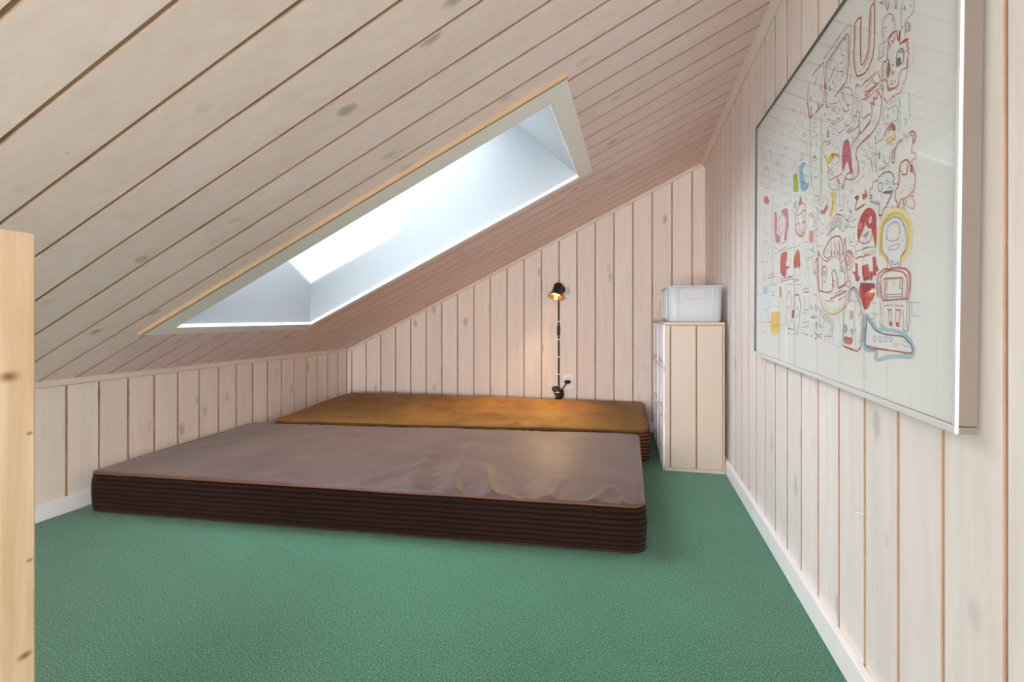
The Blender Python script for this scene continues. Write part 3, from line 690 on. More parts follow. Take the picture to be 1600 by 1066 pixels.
DRAW = [
    ('s', 'grey', 8, (484, 4177, 473, 4226, 451, 4306, 430, 4375, 438, 4436, 468, 4466, 517, 4487, 577, 4499, 637, 4510, 707, 4511, 787, 4513, 877, 4505, 947, 4487, 998, 4448, 1049, 4409, 1090, 4360, 1131, 4321, 1162, 4291, 1192, 4262, 1223, 4243, 1243, 4233)),
    ('s', 'redbrown', 14, (517, 4477, 547, 4498, 597, 4519, 656, 4540, 716, 4552, 786, 4543, 876, 4535, 957, 4517, 1017, 4498, 1048, 4469, 1068, 4439, 1079, 4400, 1090, 4370, 1121, 4330, 1152, 4291, 1183, 4242, 1204, 4202, 1225, 4153, 1246, 4093, 1257, 4033, 1248, 3993, 1209, 3972, 1139, 3961, 1079, 3959, 1029, 3948)),
    ('s', 'redbrown', 12, (518, 4457, 509, 4417, 500, 4367, 491, 4317, 482, 4257, 463, 4216, 444, 4166, 415, 4125, 406, 4095)),
    ('s', 'grey', 7, (724, 4202, 764, 4183, 825, 4154, 885, 4125, 956, 4107, 1016, 4098, 1076, 4099, 1136, 4111, 1176, 4112)),
    ('s', 'redbrown', 10, (645, 4140, 685, 4121, 746, 4092, 817, 4064, 877, 4045, 937, 4036, 1007, 4028, 1057, 4029, 1097, 4030)),
    ('s', 'palegreen', 12, (504, 5077, 504, 5097, 503, 5117, 513, 5147, 542, 5168, 602, 5179, 692, 5181, 782, 5183, 853, 5165, 903, 5126, 934, 5077, 956, 5027, 967, 4967, 968, 4917, 959, 4867, 950, 4817, 941, 4787)),
    ('s', 'palegreen', 12, (464, 5086, 475, 4596)),
    ('s', 'palegreen', 10, (627, 4960, 678, 4931, 758, 4903, 829, 4864, 860, 4845, 820, 4834, 740, 4842, 660, 4841, 630, 4830, 680, 4801, 791, 4753, 892, 4716, 943, 4687, 903, 4676, 823, 4684, 733, 4692, 673, 4701)),
    ('s', 'dark', 12, (1120, 4831, 1150, 4831, 1190, 4832, 1230, 4833, 1260, 4814, 1281, 4764, 1303, 4705, 1314, 4635, 1315, 4595)),
    ('s', 'palepink', 10, (1081, 4780, 1120, 4841)),
    ('s', 'redbrown', 32, (1789, 4435, 1792, 4285)),
    ('s', 'dark', 10, (1618, 4471, 1651, 4332)),
    ('s', 'dark', 9, (1970, 4369, 2001, 4340, 2021, 4320, 2032, 4290, 2022, 4270, 2003, 4250, 1983, 4219, 1974, 4189, 1995, 4150, 2036, 4100, 2077, 4051, 2098, 4022)),
    ('s', 'grey', 7, (1633, 5152, 1624, 5102, 1616, 5021, 1597, 4951, 1569, 4890, 1509, 4869, 1439, 4868, 1359, 4876, 1299, 4864, 1260, 4844, 1240, 4823, 1231, 4793, 1231, 4773)),
    ('s', 'grey', 7, (1460, 5288, 1550, 5280, 1670, 5283, 1790, 5275, 1891, 5257, 1941, 5249, 1971, 5239, 2002, 5210, 2013, 5160, 2025, 5070, 2027, 4960, 2020, 4840, 2022, 4760)),
    ('s', 'grey', 6, (2166, 5033, 2236, 5015, 2347, 4997, 2447, 4970, 2518, 4941, 2558, 4932, 2578, 4912, 2589, 4893, 2600, 4863, 2621, 4813, 2642, 4744, 2653, 4684, 2664, 4644)),
    ('s', 'grey', 22, (2199, 4904, 2200, 4824)),
    ('s', 'grey', 20, (2822, 4738, 2854, 4668)),
    ('s', 'grey', 9, (2934, 4680, 2945, 4610)),
    ('s', 'dark', 11, (3002, 4752, 2982, 4741, 2983, 4721, 2993, 4701, 3013, 4692, 3044, 4683, 3054, 4673)),
    ('s', 'palepink', 14, (2625, 5093, 2624, 5113, 2634, 5134, 2633, 5164, 2653, 5184, 2683, 5185, 2723, 5186, 2773, 5187, 2813, 5168, 2853, 5158, 2904, 5130, 2944, 5110, 2975, 5081, 2996, 5032, 3007, 4982, 3018, 4942, 3029, 4912)),
    ('s', 'dark', 22, (2874, 5119, 2915, 5070)),
    ('s', 'palepink', 10, (2595, 5073, 2708, 4925)),
    ('s', 'palepink', 12, (3130, 4854, 3139, 4875, 3149, 4915, 3158, 4945, 3177, 4985, 3186, 5016, 3205, 5056, 3215, 5086, 3224, 5107)),
    ('s', 'palegreen', 15, (3050, 4833, 3081, 4813, 3131, 4784, 3182, 4756, 3232, 4737, 3283, 4728, 3333, 4729, 3383, 4730, 3423, 4731)),
    ('s', 'yellow', 10, (3180, 4836, 3210, 4836, 3250, 4837, 3290, 4838, 3320, 4849, 3340, 4869, 3339, 4909, 3338, 4949, 3347, 4979)),
    ('s', 'grey', 8, (3420, 4841, 3549, 4884)),
    ('s', 'grey', 9, (3551, 4814, 3572, 4774, 3582, 4744, 3603, 4725, 3623, 4705, 3654, 4676, 3674, 4656, 3695, 4647)),
    ('s', 'dark', 7, (3424, 4671, 3496, 4582)),
    ('s', 'dark', 8, (3355, 4619, 3464, 4652)),
    ('s', 'redbrown', 10, (3429, 4421, 3449, 4421, 3489, 4422, 3529, 4423, 3559, 4424, 3590, 4414, 3610, 4415, 3630, 4405, 3630, 4385, 3610, 4375, 3590, 4374, 3560, 4374, 3540, 4373, 3520, 4373, 3490, 4382, 3470, 4382)),
    ('s', 'palepink', 14, (3612, 4325, 3623, 4275, 3644, 4215, 3655, 4146, 3657, 4096, 3657, 4056, 3648, 4026, 3628, 4005, 3619, 3985)),
    ('s', 'palepink', 14, (3743, 4278, 3744, 4228, 3735, 4157, 3727, 4077, 3728, 4007, 3740, 3948, 3761, 3898, 3782, 3848, 3803, 3809)),
    ('s', 'redbrown', 18, (3688, 4937, 3709, 4897, 3730, 4848, 3751, 4798, 3782, 4749, 3793, 4699, 3804, 4659, 3825, 4620, 3846, 4600, 3886, 4581, 3936, 4582, 3986, 4593, 4016, 4594)),
    ('s', 'redbrown', 15, (3901, 4791, 3905, 4621)),
    ('s', 'redbrown', 16, (4136, 4576, 4166, 4577, 4206, 4578, 4246, 4579, 4276, 4589, 4265, 4609, 4254, 4659, 4224, 4698, 4213, 4728)),
    ('s', 'grey', 7, (2036, 4100, 2085, 4131, 2144, 4173, 2214, 4214, 2273, 4246, 2323, 4247, 2373, 4238, 2414, 4219, 2454, 4190, 2465, 4170, 2475, 4130, 2486, 4100, 2507, 4061, 2558, 4012, 2629, 3963, 2690, 3925, 2731, 3895)),
    ('s', 'grey', 7, (1976, 4079, 2018, 4030, 2079, 3961, 2151, 3893, 2222, 3834, 2313, 3796, 2404, 3758, 2494, 3730, 2575, 3702, 2645, 3694, 2705, 3695, 2755, 3696, 2795, 3697)),
    ('s', 'grey', 7, (2215, 4154, 2245, 4135, 2286, 4096, 2327, 4057, 2337, 4037, 2308, 4026, 2238, 4025, 2178, 4023, 2158, 4013, 2219, 3974, 2330, 3937, 2441, 3899, 2511, 3871)),
    ('s', 'grey', 6, (2279, 3976, 2329, 3977, 2399, 3968, 2469, 3960, 2509, 3951, 2520, 3931, 2500, 3910, 2471, 3880, 2461, 3860)),
    ('s', 'paleblue', 14, (1907, 4528, 1967, 4509, 2068, 4471, 2179, 4434, 2269, 4406, 2370, 4368, 2461, 4340, 2552, 4312, 2612, 4283, 2653, 4254, 2664, 4214, 2674, 4184, 2675, 4164)),
    ('s', 'paleblue', 14, (1449, 4408, 1440, 4377, 1421, 4337, 1412, 4287, 1413, 4227, 1445, 4128, 1508, 4009, 1560, 3900, 1592, 3821)),
    ('s', 'paleblue', 14, (1654, 4182, 1635, 4152, 1616, 4111, 1597, 4061, 1588, 4011, 1599, 3951, 1620, 3891, 1642, 3832, 1663, 3782)),
    ('s', 'paleblue', 12, (1772, 4755, 1852, 4727, 1963, 4679, 2084, 4632, 2206, 4584, 2337, 4527, 2468, 4480, 2589, 4433, 2670, 4404)),
    ('s', 'paleblue', 12, (2725, 4145, 2727, 4065, 2710, 3945, 2702, 3825, 2714, 3735, 2735, 3686, 2775, 3676, 2816, 3667, 2846, 3668)),
    ('s', 'paleblue', 12, (2560, 4372, 2591, 4353, 2641, 4344, 2692, 4315, 2722, 4285, 2753, 4226, 2765, 4156, 2777, 4077, 2788, 4037)),
    ('s', 'grey', 8, (2944, 4190, 2934, 4210, 2923, 4250, 2912, 4280, 2912, 4310, 2931, 4320, 2951, 4330, 2991, 4331, 3011, 4332, 3042, 4312, 3062, 4303, 3083, 4273, 3093, 4253, 3083, 4233, 3064, 4203, 3045, 4172, 3045, 4142, 3056, 4093, 3088, 4033, 3119, 3974, 3150, 3935, 3171, 3905, 3191, 3886, 3201, 3866, 3182, 3835, 3162, 3825, 3132, 3824, 3103, 3814, 3063, 3813, 3022, 3822, 2982, 3831, 2952, 3840, 2921, 3860, 2901, 3879, 2890, 3909, 2890, 3939, 2909, 3959, 2929, 3970, 2949, 3990, 2968, 4011, 2977, 4051, 2976, 4101, 2965, 4151, 2965, 4181)),
    ('f', 'lime', 0, (2892, 3829, 3153, 3795, 3219, 3526, 3201, 3426, 2960, 3480)),
    ('s', 'green', 10, (2922, 3830, 2960, 3490)),
    ('s', 'green', 10, (3173, 3775, 3184, 3725, 3196, 3656, 3208, 3586, 3219, 3526, 3220, 3486, 3210, 3466, 3201, 3446, 3201, 3426)),
    ('f', 'skyblue', 0, (3291, 3878, 3571, 3894, 3622, 3835, 3443, 3791, 3517, 3613, 3630, 3475, 3800, 3469, 3762, 3378, 3562, 3374, 3401, 3430, 3296, 3668)),
    ('s', 'blue', 11, (3571, 3894, 3511, 3893, 3431, 3901, 3351, 3899, 3291, 3878, 3272, 3847, 3273, 3787, 3284, 3728, 3296, 3668, 3317, 3608, 3339, 3539, 3360, 3479, 3391, 3430, 3432, 3401, 3472, 3382, 3522, 3373, 3562, 3364, 3612, 3365, 3672, 3366, 3722, 3367, 3762, 3378, 3792, 3399, 3801, 3429, 3800, 3459, 3810, 3479)),
    ('s', 'blue', 9, (3630, 3495, 3609, 3515, 3588, 3554, 3557, 3593, 3536, 3643, 3516, 3673, 3485, 3712, 3464, 3751, 3463, 3781, 3483, 3802, 3513, 3813, 3552, 3823, 3572, 3824)),
    ('s', 'dark', 10, (3267, 4077, 3297, 4078, 3347, 4089, 3397, 4090, 3437, 4091, 3467, 4072, 3497, 4052, 3518, 4033, 3528, 4013, 3499, 3992, 3469, 3982, 3439, 3981, 3399, 3980, 3359, 3989, 3319, 3998, 3288, 4008)),
    ('s', 'dark', 8, (3338, 4039, 3407, 4050)),
    ('s', 'blue', 9, (3623, 3785, 3754, 3758)),
    ('s', 'blue', 9, (3627, 3615, 3808, 3569)),
    ('s', 'dark', 8, (3576, 3654, 3628, 3555)),
    ('s', 'redbrown', 11, (689, 3961, 699, 3941, 710, 3921, 720, 3892, 731, 3872, 721, 3842, 702, 3821, 682, 3801, 693, 3771, 724, 3742, 774, 3703, 825, 3674, 885, 3655, 946, 3646, 1016, 3648, 1076, 3649, 1105, 3670, 1115, 3690, 1084, 3730, 1063, 3769, 1032, 3798, 1012, 3838, 991, 3878, 970, 3917, 959, 3937)),
    ('f', 'red', 0, (731, 3872, 962, 3837, 1185, 3672, 1036, 3628, 844, 3704, 693, 3751)),
    ('s', 'redbrown', 11, (845, 3684, 830, 3444)),
    ('s', 'redbrown', 11, (1096, 3630, 1111, 3410)),
    ('s', 'dark', 7, (448, 3986, 530, 3907)),
    ('s', 'redbrown', 10, (740, 3462, 930, 3436)),
    ('s', 'paleblue', 10, (585, 3209, 615, 3209, 665, 3220, 705, 3221, 745, 3222, 766, 3192, 786, 3153, 787, 3113, 788, 3093, 758, 3092, 708, 3091, 657, 3110, 627, 3119)),
    ('s', 'paleblue', 10, (1118, 3080, 1168, 3081, 1228, 3083, 1288, 3084, 1338, 3085, 1358, 3075, 1369, 3056, 1369, 3036, 1370, 3016)),
    ('s', 'grey', 8, (788, 3073, 789, 3053, 799, 3033, 810, 3003, 820, 2984, 861, 2964, 901, 2945, 941, 2926, 981, 2927, 1011, 2938, 1040, 2968, 1070, 2999, 1089, 3029)),
    ('s', 'orange', 9, (809, 3023, 830, 3004, 860, 2984, 891, 2955, 921, 2936, 961, 2947, 991, 2967, 1030, 2988, 1050, 2999)),
    ('s', 'grey', 11, (545, 2307, 544, 2357, 542, 2437, 540, 2517, 559, 2588, 587, 2648, 616, 2699, 665, 2750, 714, 2781, 774, 2793, 844, 2804, 914, 2806, 984, 2797, 1035, 2778, 1095, 2760, 1136, 2730, 1166, 2701, 1177, 2661, 1169, 2601, 1150, 2541, 1131, 2490, 1112, 2430, 1084, 2369, 1045, 2318, 1025, 2288)),
    ('s', 'grey', 10, (685, 2310, 684, 2350, 693, 2411, 701, 2481, 720, 2531, 729, 2582, 748, 2622, 767, 2662, 797, 2683, 836, 2704, 886, 2715, 946, 2716, 986, 2707, 1007, 2678, 1017, 2648, 1028, 2608, 1019, 2558, 1001, 2497, 973, 2417, 934, 2346, 915, 2296)),
    ('s', 'dark', 20, (544, 2327, 695, 2311)),
    ('s', 'dark', 20, (905, 2285, 1026, 2278)),
    ('s', 'pink', 10, (641, 2500, 650, 2540, 668, 2600, 687, 2651, 716, 2701, 756, 2722, 805, 2743, 855, 2754, 905, 2755, 955, 2746, 1016, 2728, 1056, 2709, 1097, 2690)),
    ('s', 'paleblue', 9, (1492, 3798, 1526, 3659)),
    ('s', 'paleblue', 11, (1723, 3763, 1798, 3545)),
    ('s', 'paleblue', 11, (2045, 3690, 2079, 3501)),
    ('s', 'paleblue', 11, (2347, 3617, 2360, 3457)),
    ('s', 'paleblue', 10, (2628, 3553, 2631, 3433)),
    ('s', 'grey', 9, (2232, 3384, 2853, 3348)),
    ('s', 'grey', 8, (2293, 3346, 2853, 3318)),
    ('s', 'blue', 8, (1729, 3524, 1759, 3494, 1790, 3455, 1831, 3426, 1861, 3396, 1901, 3407, 1931, 3428, 1970, 3439, 1990, 3449, 2001, 3429, 2001, 3409, 1992, 3379, 1992, 3359)),
    ('s', 'paleblue', 10, (1670, 3442, 1701, 3423, 1751, 3404, 1812, 3375, 1862, 3366, 1922, 3358, 1972, 3359, 2022, 3360, 2052, 3361)),
    ('f', 'rose', 0, (1622, 3341, 1773, 3314, 1816, 3185, 1788, 2645, 1718, 2653, 1599, 3041)),
    ('f', 'rose', 0, (2084, 3261, 2324, 3286, 2585, 3222, 2598, 3122, 2643, 2893, 2536, 2721, 2519, 2601, 2339, 2607, 2367, 2707, 2453, 2869, 2479, 3040, 2327, 3157)),
    ('f', 'rose', 0, (1744, 2834, 1874, 2807, 2055, 2750, 2049, 2610, 1788, 2625)),
    ('s', 'redbrown', 15, (2147, 3163, 2117, 3162, 2067, 3151, 2007, 3150, 1967, 3129, 1938, 3098, 1919, 3068, 1909, 3027, 1910, 2987, 1921, 2958, 1942, 2918, 1973, 2879, 2003, 2849, 2034, 2820, 2064, 2801, 2095, 2791, 2125, 2782, 2175, 2773, 2215, 2774, 2265, 2785, 2304, 2806, 2344, 2827, 2373, 2867, 2402, 2908, 2421, 2949, 2431, 2979, 2420, 3019, 2409, 3058, 2388, 3088, 2358, 3117, 2317, 3136, 2277, 3155, 2236, 3175, 2206, 3174, 2186, 3173, 2166, 3173, 2147, 3163)),
    ('s', 'grey', 9, (2057, 3151, 2037, 3120, 2008, 3090, 1979, 3039, 1970, 2999, 1981, 2949, 2012, 2900, 2043, 2850, 2064, 2821)),
    ('s', 'dark', 10, (2092, 2921, 2101, 2942, 2111, 2972, 2150, 2983, 2190, 2983, 2220, 2984, 2241, 2975, 2251, 2955, 2242, 2935, 2222, 2924, 2212, 2904)),
    ('s', 'dark', 16, (2123, 2882, 2143, 2862)),
    ('s', 'pink', 12, (1572, 3350, 1564, 3270, 1556, 3170, 1549, 3060, 1541, 2959, 1553, 2870, 1565, 2790, 1576, 2720, 1587, 2670)),
    ('s', 'grey', 9, (2125, 2782, 2182, 2453)),
    ('s', 'grey', 12, (1549, 2579, 1600, 2561, 1670, 2532, 1741, 2514, 1821, 2485, 1891, 2477, 1962, 2458, 2042, 2450, 2132, 2442, 2252, 2445, 2392, 2458, 2512, 2460, 2602, 2472)),
    ('s', 'grey', 9, (2190, 2553, 2540, 2561)),
    ('s', 'grey', 8, (2593, 2882, 2613, 2883, 2653, 2874, 2683, 2864, 2704, 2835, 2705, 2765, 2697, 2684, 2689, 2594, 2681, 2524, 2671, 2494, 2672, 2474, 2652, 2463)),
    ('s', 'grey', 13, (1663, 2392, 1783, 2404, 1953, 2408, 2143, 2412, 2313, 2416, 2493, 2410, 2663, 2404, 2823, 2397, 2923, 2399)),
    ('s', 'pink', 10, (1748, 2624, 1838, 2616, 1949, 2598, 2079, 2581, 2189, 2573, 2299, 2576, 2409, 2578, 2509, 2580, 2569, 2582)),
    ('s', 'paleblue', 10, (2857, 3168, 2868, 3108, 2890, 3029, 2902, 2929, 2914, 2829, 2926, 2729, 2929, 2610, 2921, 2499, 2923, 2429)),
    ('s', 'grey', 8, (2984, 2391, 3374, 2389)),
    ('s', 'redbrown', 16, (3266, 3177, 3276, 3207, 3305, 3248, 3334, 3299, 3354, 3309, 3374, 3299, 3385, 3250, 3406, 3210, 3427, 3171, 3467, 3151, 3517, 3142, 3557, 3133, 3588, 3114, 3619, 3085, 3639, 3055, 3650, 3015, 3651, 2975, 3652, 2925, 3633, 2875, 3614, 2835, 3595, 2794, 3575, 2784, 3555, 2773, 3525, 2773, 3505, 2772)),
    ('f', 'orange', 0, (3277, 3167, 3374, 3289, 3427, 3171, 3457, 3151, 3267, 3137)),
    ('s', 'redbrown', 17, (3287, 3147, 3258, 3127, 3208, 3106, 3158, 3085, 3119, 3054, 3100, 3023, 3080, 2993, 3081, 2953, 3082, 2913, 3083, 2883, 3083, 2853, 3094, 2833, 3124, 2814, 3165, 2805, 3224, 2816, 3284, 2817, 3315, 2808, 3335, 2768, 3336, 2718, 3338, 2668, 3328, 2638)),
    ('s', 'redbrown', 17, (3141, 2984, 3191, 2985, 3261, 2977, 3331, 2978, 3391, 2980, 3421, 2980, 3450, 3001, 3480, 3012, 3500, 3012, 3540, 3013, 3581, 2994, 3621, 2985, 3641, 2975)),
    ('s', 'redbrown', 17, (3465, 2791, 3495, 2792, 3555, 2803, 3605, 2804, 3645, 2785, 3656, 2765, 3666, 2726, 3657, 2685, 3648, 2655, 3639, 2625, 3619, 2595, 3590, 2574, 3560, 2553, 3520, 2542, 3470, 2541, 3420, 2540, 3370, 2549, 3320, 2558, 3270, 2577, 3219, 2596, 3179, 2615, 3148, 2644, 3117, 2674, 3097, 2713, 3086, 2733, 3075, 2763, 3085, 2783, 3095, 2803, 3094, 2813)),
    ('s', 'orange', 13, (3485, 2772, 3496, 2752, 3516, 2722, 3527, 2693, 3538, 2673, 3528, 2643, 3499, 2622, 3479, 2602, 3470, 2581)),
    ('s', 'orange', 15, (3125, 2784, 3126, 2754, 3136, 2724, 3147, 2694, 3178, 2655, 3218, 2636, 3259, 2607, 3319, 2588, 3370, 2579, 3430, 2570, 3500, 2582, 3559, 2593, 3599, 2594)),
    ('s', 'orange', 10, (3171, 2955, 3182, 2935, 3212, 2926, 3232, 2906, 3243, 2886, 3223, 2856, 3204, 2846, 3194, 2835)),
    ('s', 'orange', 10, (3461, 2981, 3481, 2972, 3501, 2962, 3531, 2953, 3552, 2943, 3552, 2923, 3553, 2903, 3543, 2883, 3513, 2872, 3493, 2872, 3473, 2881, 3463, 2901, 3452, 2921, 3452, 2941, 3461, 2961, 3461, 2981)),
    ('s', 'orange', 10, (3279, 2617, 3439, 2601)),
    ('s', 'dark', 9, (2965, 3220, 3165, 3225)),
    ('s', 'dark', 11, (2967, 3170, 3167, 3165)),
    ('s', 'dark', 8, (2965, 3250, 3164, 3275)),
    ('f', 'red', 0, (2134, 2342, 2344, 2377, 2544, 2351, 2557, 2211, 2469, 2119, 2511, 2050, 2661, 2054, 2722, 2015, 2532, 2001, 2504, 1890, 2355, 1847, 2204, 1914, 2083, 1971, 2067, 2211)),
    ('s', 'grey', 10, (2766, 2276, 2777, 2246, 2798, 2197, 2799, 2137, 2800, 2097, 2781, 2056, 2751, 2036, 2712, 2015, 2662, 2004, 2622, 2003, 2572, 2012, 2532, 2021, 2501, 2030)),
    ('s', 'redbrown', 10, (2083, 1951, 2103, 1941, 2133, 1932, 2174, 1913, 2204, 1904, 2254, 1885, 2295, 1866, 2345, 1857, 2385, 1847, 2425, 1848, 2455, 1869, 2485, 1880, 2504, 1890)),
    ('f', 'rust', 0, (3037, 2222, 3135, 2304, 3255, 2327, 3327, 2258, 3362, 2009, 3314, 1938, 3242, 2006, 3183, 1945, 3112, 2003, 3043, 1942, 2990, 2081)),
    ('s', 'grey', 10, (3037, 2222, 3028, 2202, 3009, 2161, 2999, 2121, 2990, 2081, 2982, 2021, 2973, 1940, 2965, 1880, 2966, 1830)),
    ('s', 'orange', 10, (3357, 2249, 3358, 2209, 3369, 2149, 3380, 2079, 3382, 2029, 3372, 1989, 3363, 1969, 3353, 1949, 3334, 1938)),
    ('s', 'redbrown', 12, (2385, 1847, 2836, 1837)),
    ('s', 'redbrown', 12, (2146, 1822, 2886, 1808)),
    ('s', 'orange', 10, (2887, 1768, 3298, 1747)),
    ('s', 'redbrown', 12, (1073, 1949, 1632, 1971)),
    ('s', 'redbrown', 10, (1144, 1880, 1634, 1911)),
    ('s', 'orange', 11, (767, 2202, 748, 2162, 730, 2091, 701, 2021, 692, 1971, 693, 1921, 704, 1881, 725, 1851, 735, 1831)),
    ('s', 'orange', 11, (917, 2216, 908, 2165, 890, 2095, 881, 2015, 883, 1955, 904, 1905, 944, 1876, 975, 1847, 1006, 1817)),
    ('s', 'grey', 8, (1704, 1903, 1866, 1786)),
    ('s', 'palepink', 15, (3796, 2758, 3805, 2789, 3805, 2809, 3804, 2839, 3823, 2869, 3843, 2880, 3873, 2890, 3913, 2891, 3943, 2892, 3983, 2873, 4013, 2863, 4054, 2834, 4075, 2805, 4086, 2765, 4087, 2715, 4078, 2665, 4079, 2615, 4070, 2564, 4061, 2504, 4052, 2454, 4043, 2414)),
    ('s', 'palepink', 13, (3756, 2728, 3767, 2688, 3798, 2638, 3810, 2579, 3831, 2529, 3832, 2489, 3822, 2449, 3813, 2409, 3804, 2389)),
    ('f', 'salmon', 0, (3870, 2560, 3950, 2572, 4041, 2514, 4064, 2394, 3934, 2361, 3853, 2420)),
    ('s', 'dark', 15, (3951, 2512, 3933, 2431)),
    ('s', 'redbrown', 9, (3904, 2831, 3995, 2803)),
    ('s', 'grey', 8, (3694, 2366, 3705, 2336, 3706, 2276, 3707, 2226, 3728, 2187, 3749, 2147, 3769, 2128, 3800, 2108, 3840, 2099, 3890, 2100, 3950, 2092, 4000, 2103, 4050, 2124, 4069, 2154, 4078, 2194, 4077, 2244, 4086, 2275)),
    ('s', 'redbrown', 22, (3786, 2268, 3797, 2248)),
    ('s', 'dark', 8, (3977, 2232, 3997, 2233, 4027, 2243, 4047, 2244, 4067, 2254, 4067, 2234, 4058, 2214, 4058, 2204)),
    ('s', 'grey', 8, (3603, 2414, 3623, 2415, 3643, 2415, 3673, 2416, 3693, 2416, 3733, 2407, 3774, 2388, 3804, 2379, 3834, 2369)),
    ('s', 'grey', 7, (3515, 2342, 3499, 2142)),
    ('s', 'grey', 7, (3660, 2125, 3680, 2096, 3711, 2056, 3732, 2007, 3753, 1967, 3754, 1927, 3735, 1897, 3725, 1867, 3706, 1846)),
    ('s', 'grey', 7, (3883, 1960, 3874, 1920, 3855, 1870, 3846, 1819, 3847, 1779, 3858, 1750, 3888, 1730, 3909, 1711, 3929, 1701)),
    ('s', 'grey', 7, (3613, 1974, 3667, 1775)),
    ('s', 'grey', 7, (4252, 2928, 4276, 2729)),
    ('s', 'grey', 7, (4071, 2965, 4313, 2890)),
    ('s', 'paleblue', 14, (3835, 2349, 3835, 2329, 3836, 2299, 3846, 2269, 3877, 2240, 3937, 2221, 4028, 2193, 4109, 2175, 4169, 2166)),
    ('s', 'redbrown', 14, (4309, 2150, 4290, 2129, 4280, 2099, 4261, 2058, 4252, 2008, 4253, 1958, 4265, 1898, 4286, 1849, 4297, 1809)),
    ('s', 'redbrown', 10, (4192, 2037, 4291, 2069)),
    ('s', 'redbrown', 10, (4152, 1996, 4272, 2019)),
    ('s', 'pink', 10, (4174, 1917, 4158, 1746)),
    ('s', 'pink', 10, (4235, 1898, 4219, 1707)),
    ('s', 'orange', 13, (652, 1990, 696, 1801)),
    ('s', 'orange', 12, (922, 1976, 966, 1777)),
    ('s', 'redbrown', 12, (1114, 1890, 1704, 1903)),
    ('s', 'dark', 9, (1804, 1885, 1847, 1766)),
    ('s', 'redbrown', 14, (2144, 1902, 2135, 1872, 2116, 1832, 2116, 1792, 2177, 1773, 2347, 1767, 2577, 1772, 2797, 1776, 2937, 1779)),
    ('s', 'redbrown', 12, (2384, 1887, 2396, 1798)),
    ('s', 'redbrown', 10, (2666, 1814, 2966, 1830)),
    ('s', 'orange', 10, (2938, 1720, 3338, 1728)),
    ('s', 'grey', 8, (1148, 1720, 2327, 1746)),
    ('f', 'palefillblue', 0, (618, 1709, 1078, 1689, 1062, 1509, 662, 1540)),
    ('s', 'blue', 10, (662, 1500, 684, 1450)),
    ('s', 'blue', 10, (892, 1505, 924, 1445)),
    ('s', 'paleblue', 13, (537, 1727, 586, 1318)),
    ('s', 'blue', 9, (665, 1360, 936, 1336)),
    ('s', 'paleblue', 12, (704, 1421, 1017, 1317)),
    ('s', 'grey', 8, (1228, 1702, 1328, 1714, 1468, 1727, 1608, 1730, 1708, 1703, 1750, 1634, 1752, 1524, 1755, 1414, 1746, 1343)),
    ('s', 'dark', 22, (1443, 1487, 1613, 1471)),
    ('s', 'dark', 7, (1400, 1606, 1610, 1621)),
    ('s', 'dark', 8, (1371, 1555, 1642, 1551)),
    ('s', 'dark', 8, (1444, 1417, 1615, 1401)),
    ('s', 'pink', 12, (1809, 1675, 1856, 1346)),
    ('f', 'tan', 0, (2000, 1649, 2149, 1652, 2204, 1433, 2035, 1420)),
    ('s', 'grey', 8, (1237, 1312, 1646, 1331)),
    ('s', 'palegreen', 10, (1907, 1327, 2397, 1318)),
    ('s', 'paleblue', 16, (2512, 1530, 2492, 1560, 2450, 1609, 2450, 1649, 2519, 1680, 2699, 1684, 2959, 1670, 3210, 1655, 3370, 1649, 3430, 1630, 3431, 1610, 3411, 1600, 3391, 1579)),
    ('s', 'redbrown', 15, (2732, 1545, 2693, 1514, 2643, 1493, 2584, 1452, 2545, 1411, 2516, 1360, 2517, 1300, 2509, 1240, 2520, 1180, 2521, 1120, 2533, 1041, 2544, 971, 2566, 901, 2607, 842, 2649, 773, 2690, 724, 2721, 685)),
    ('s', 'redbrown', 15, (2762, 1536, 2783, 1496, 2815, 1427, 2846, 1357, 2867, 1298, 2888, 1248, 2910, 1199, 2920, 1159, 2931, 1139)),
    ('s', 'redbrown', 24, (3074, 1462, 3304, 1447)),
    ('s', 'redbrown', 15, (3024, 1461, 3034, 1442, 3045, 1422, 3046, 1382, 3056, 1352, 3047, 1302, 3048, 1252, 3040, 1202, 3030, 1171)),
    ('s', 'redbrown', 18, (3304, 1447, 3325, 1418, 3356, 1389, 3377, 1339, 3397, 1299, 3409, 1250, 3400, 1189, 3391, 1129, 3382, 1079, 3374, 1019, 3355, 968, 3336, 918, 3317, 868, 3278, 817, 3239, 766, 3200, 725, 3171, 694)),
    ('s', 'dark', 11, (2599, 1222, 2629, 1213, 2659, 1213, 2699, 1214, 2729, 1205, 2750, 1175, 2750, 1155, 2751, 1135, 2742, 1105, 2732, 1085, 2722, 1065, 2713, 1044)),
    ('s', 'dark', 11, (3159, 1204, 3179, 1205, 3219, 1206, 3259, 1206, 3280, 1197, 3290, 1167, 3281, 1127, 3272, 1087, 3263, 1056, 3243, 1036, 3213, 1035, 3183, 1025, 3163, 1024)),
    ('f', 'redbrownf', 0, (2901, 1149, 3060, 1172, 3034, 1001, 2864, 998)),
    ('s', 'grey', 10, (2718, 804, 2738, 825, 2757, 845, 2777, 876, 2796, 896, 2826, 917, 2845, 927, 2875, 938, 2905, 939, 2935, 929, 2976, 910, 3006, 891, 3037, 871, 3057, 852, 3078, 822, 3098, 793, 3109, 773)),
    ('s', 'redbrown', 16, (2689, 784, 3069, 772)),
    ('s', 'paleblue', 12, (2581, 681, 2631, 683, 2691, 674, 2771, 676, 2861, 668, 2971, 680, 3111, 683, 3231, 696, 3320, 708, 3350, 728, 3359, 758, 3349, 788, 3338, 798)),
    ('f', 'yellow', 0, (1381, 1095, 2041, 1120, 2036, 890, 1961, 668, 1702, 622, 1461, 637, 1316, 864)),
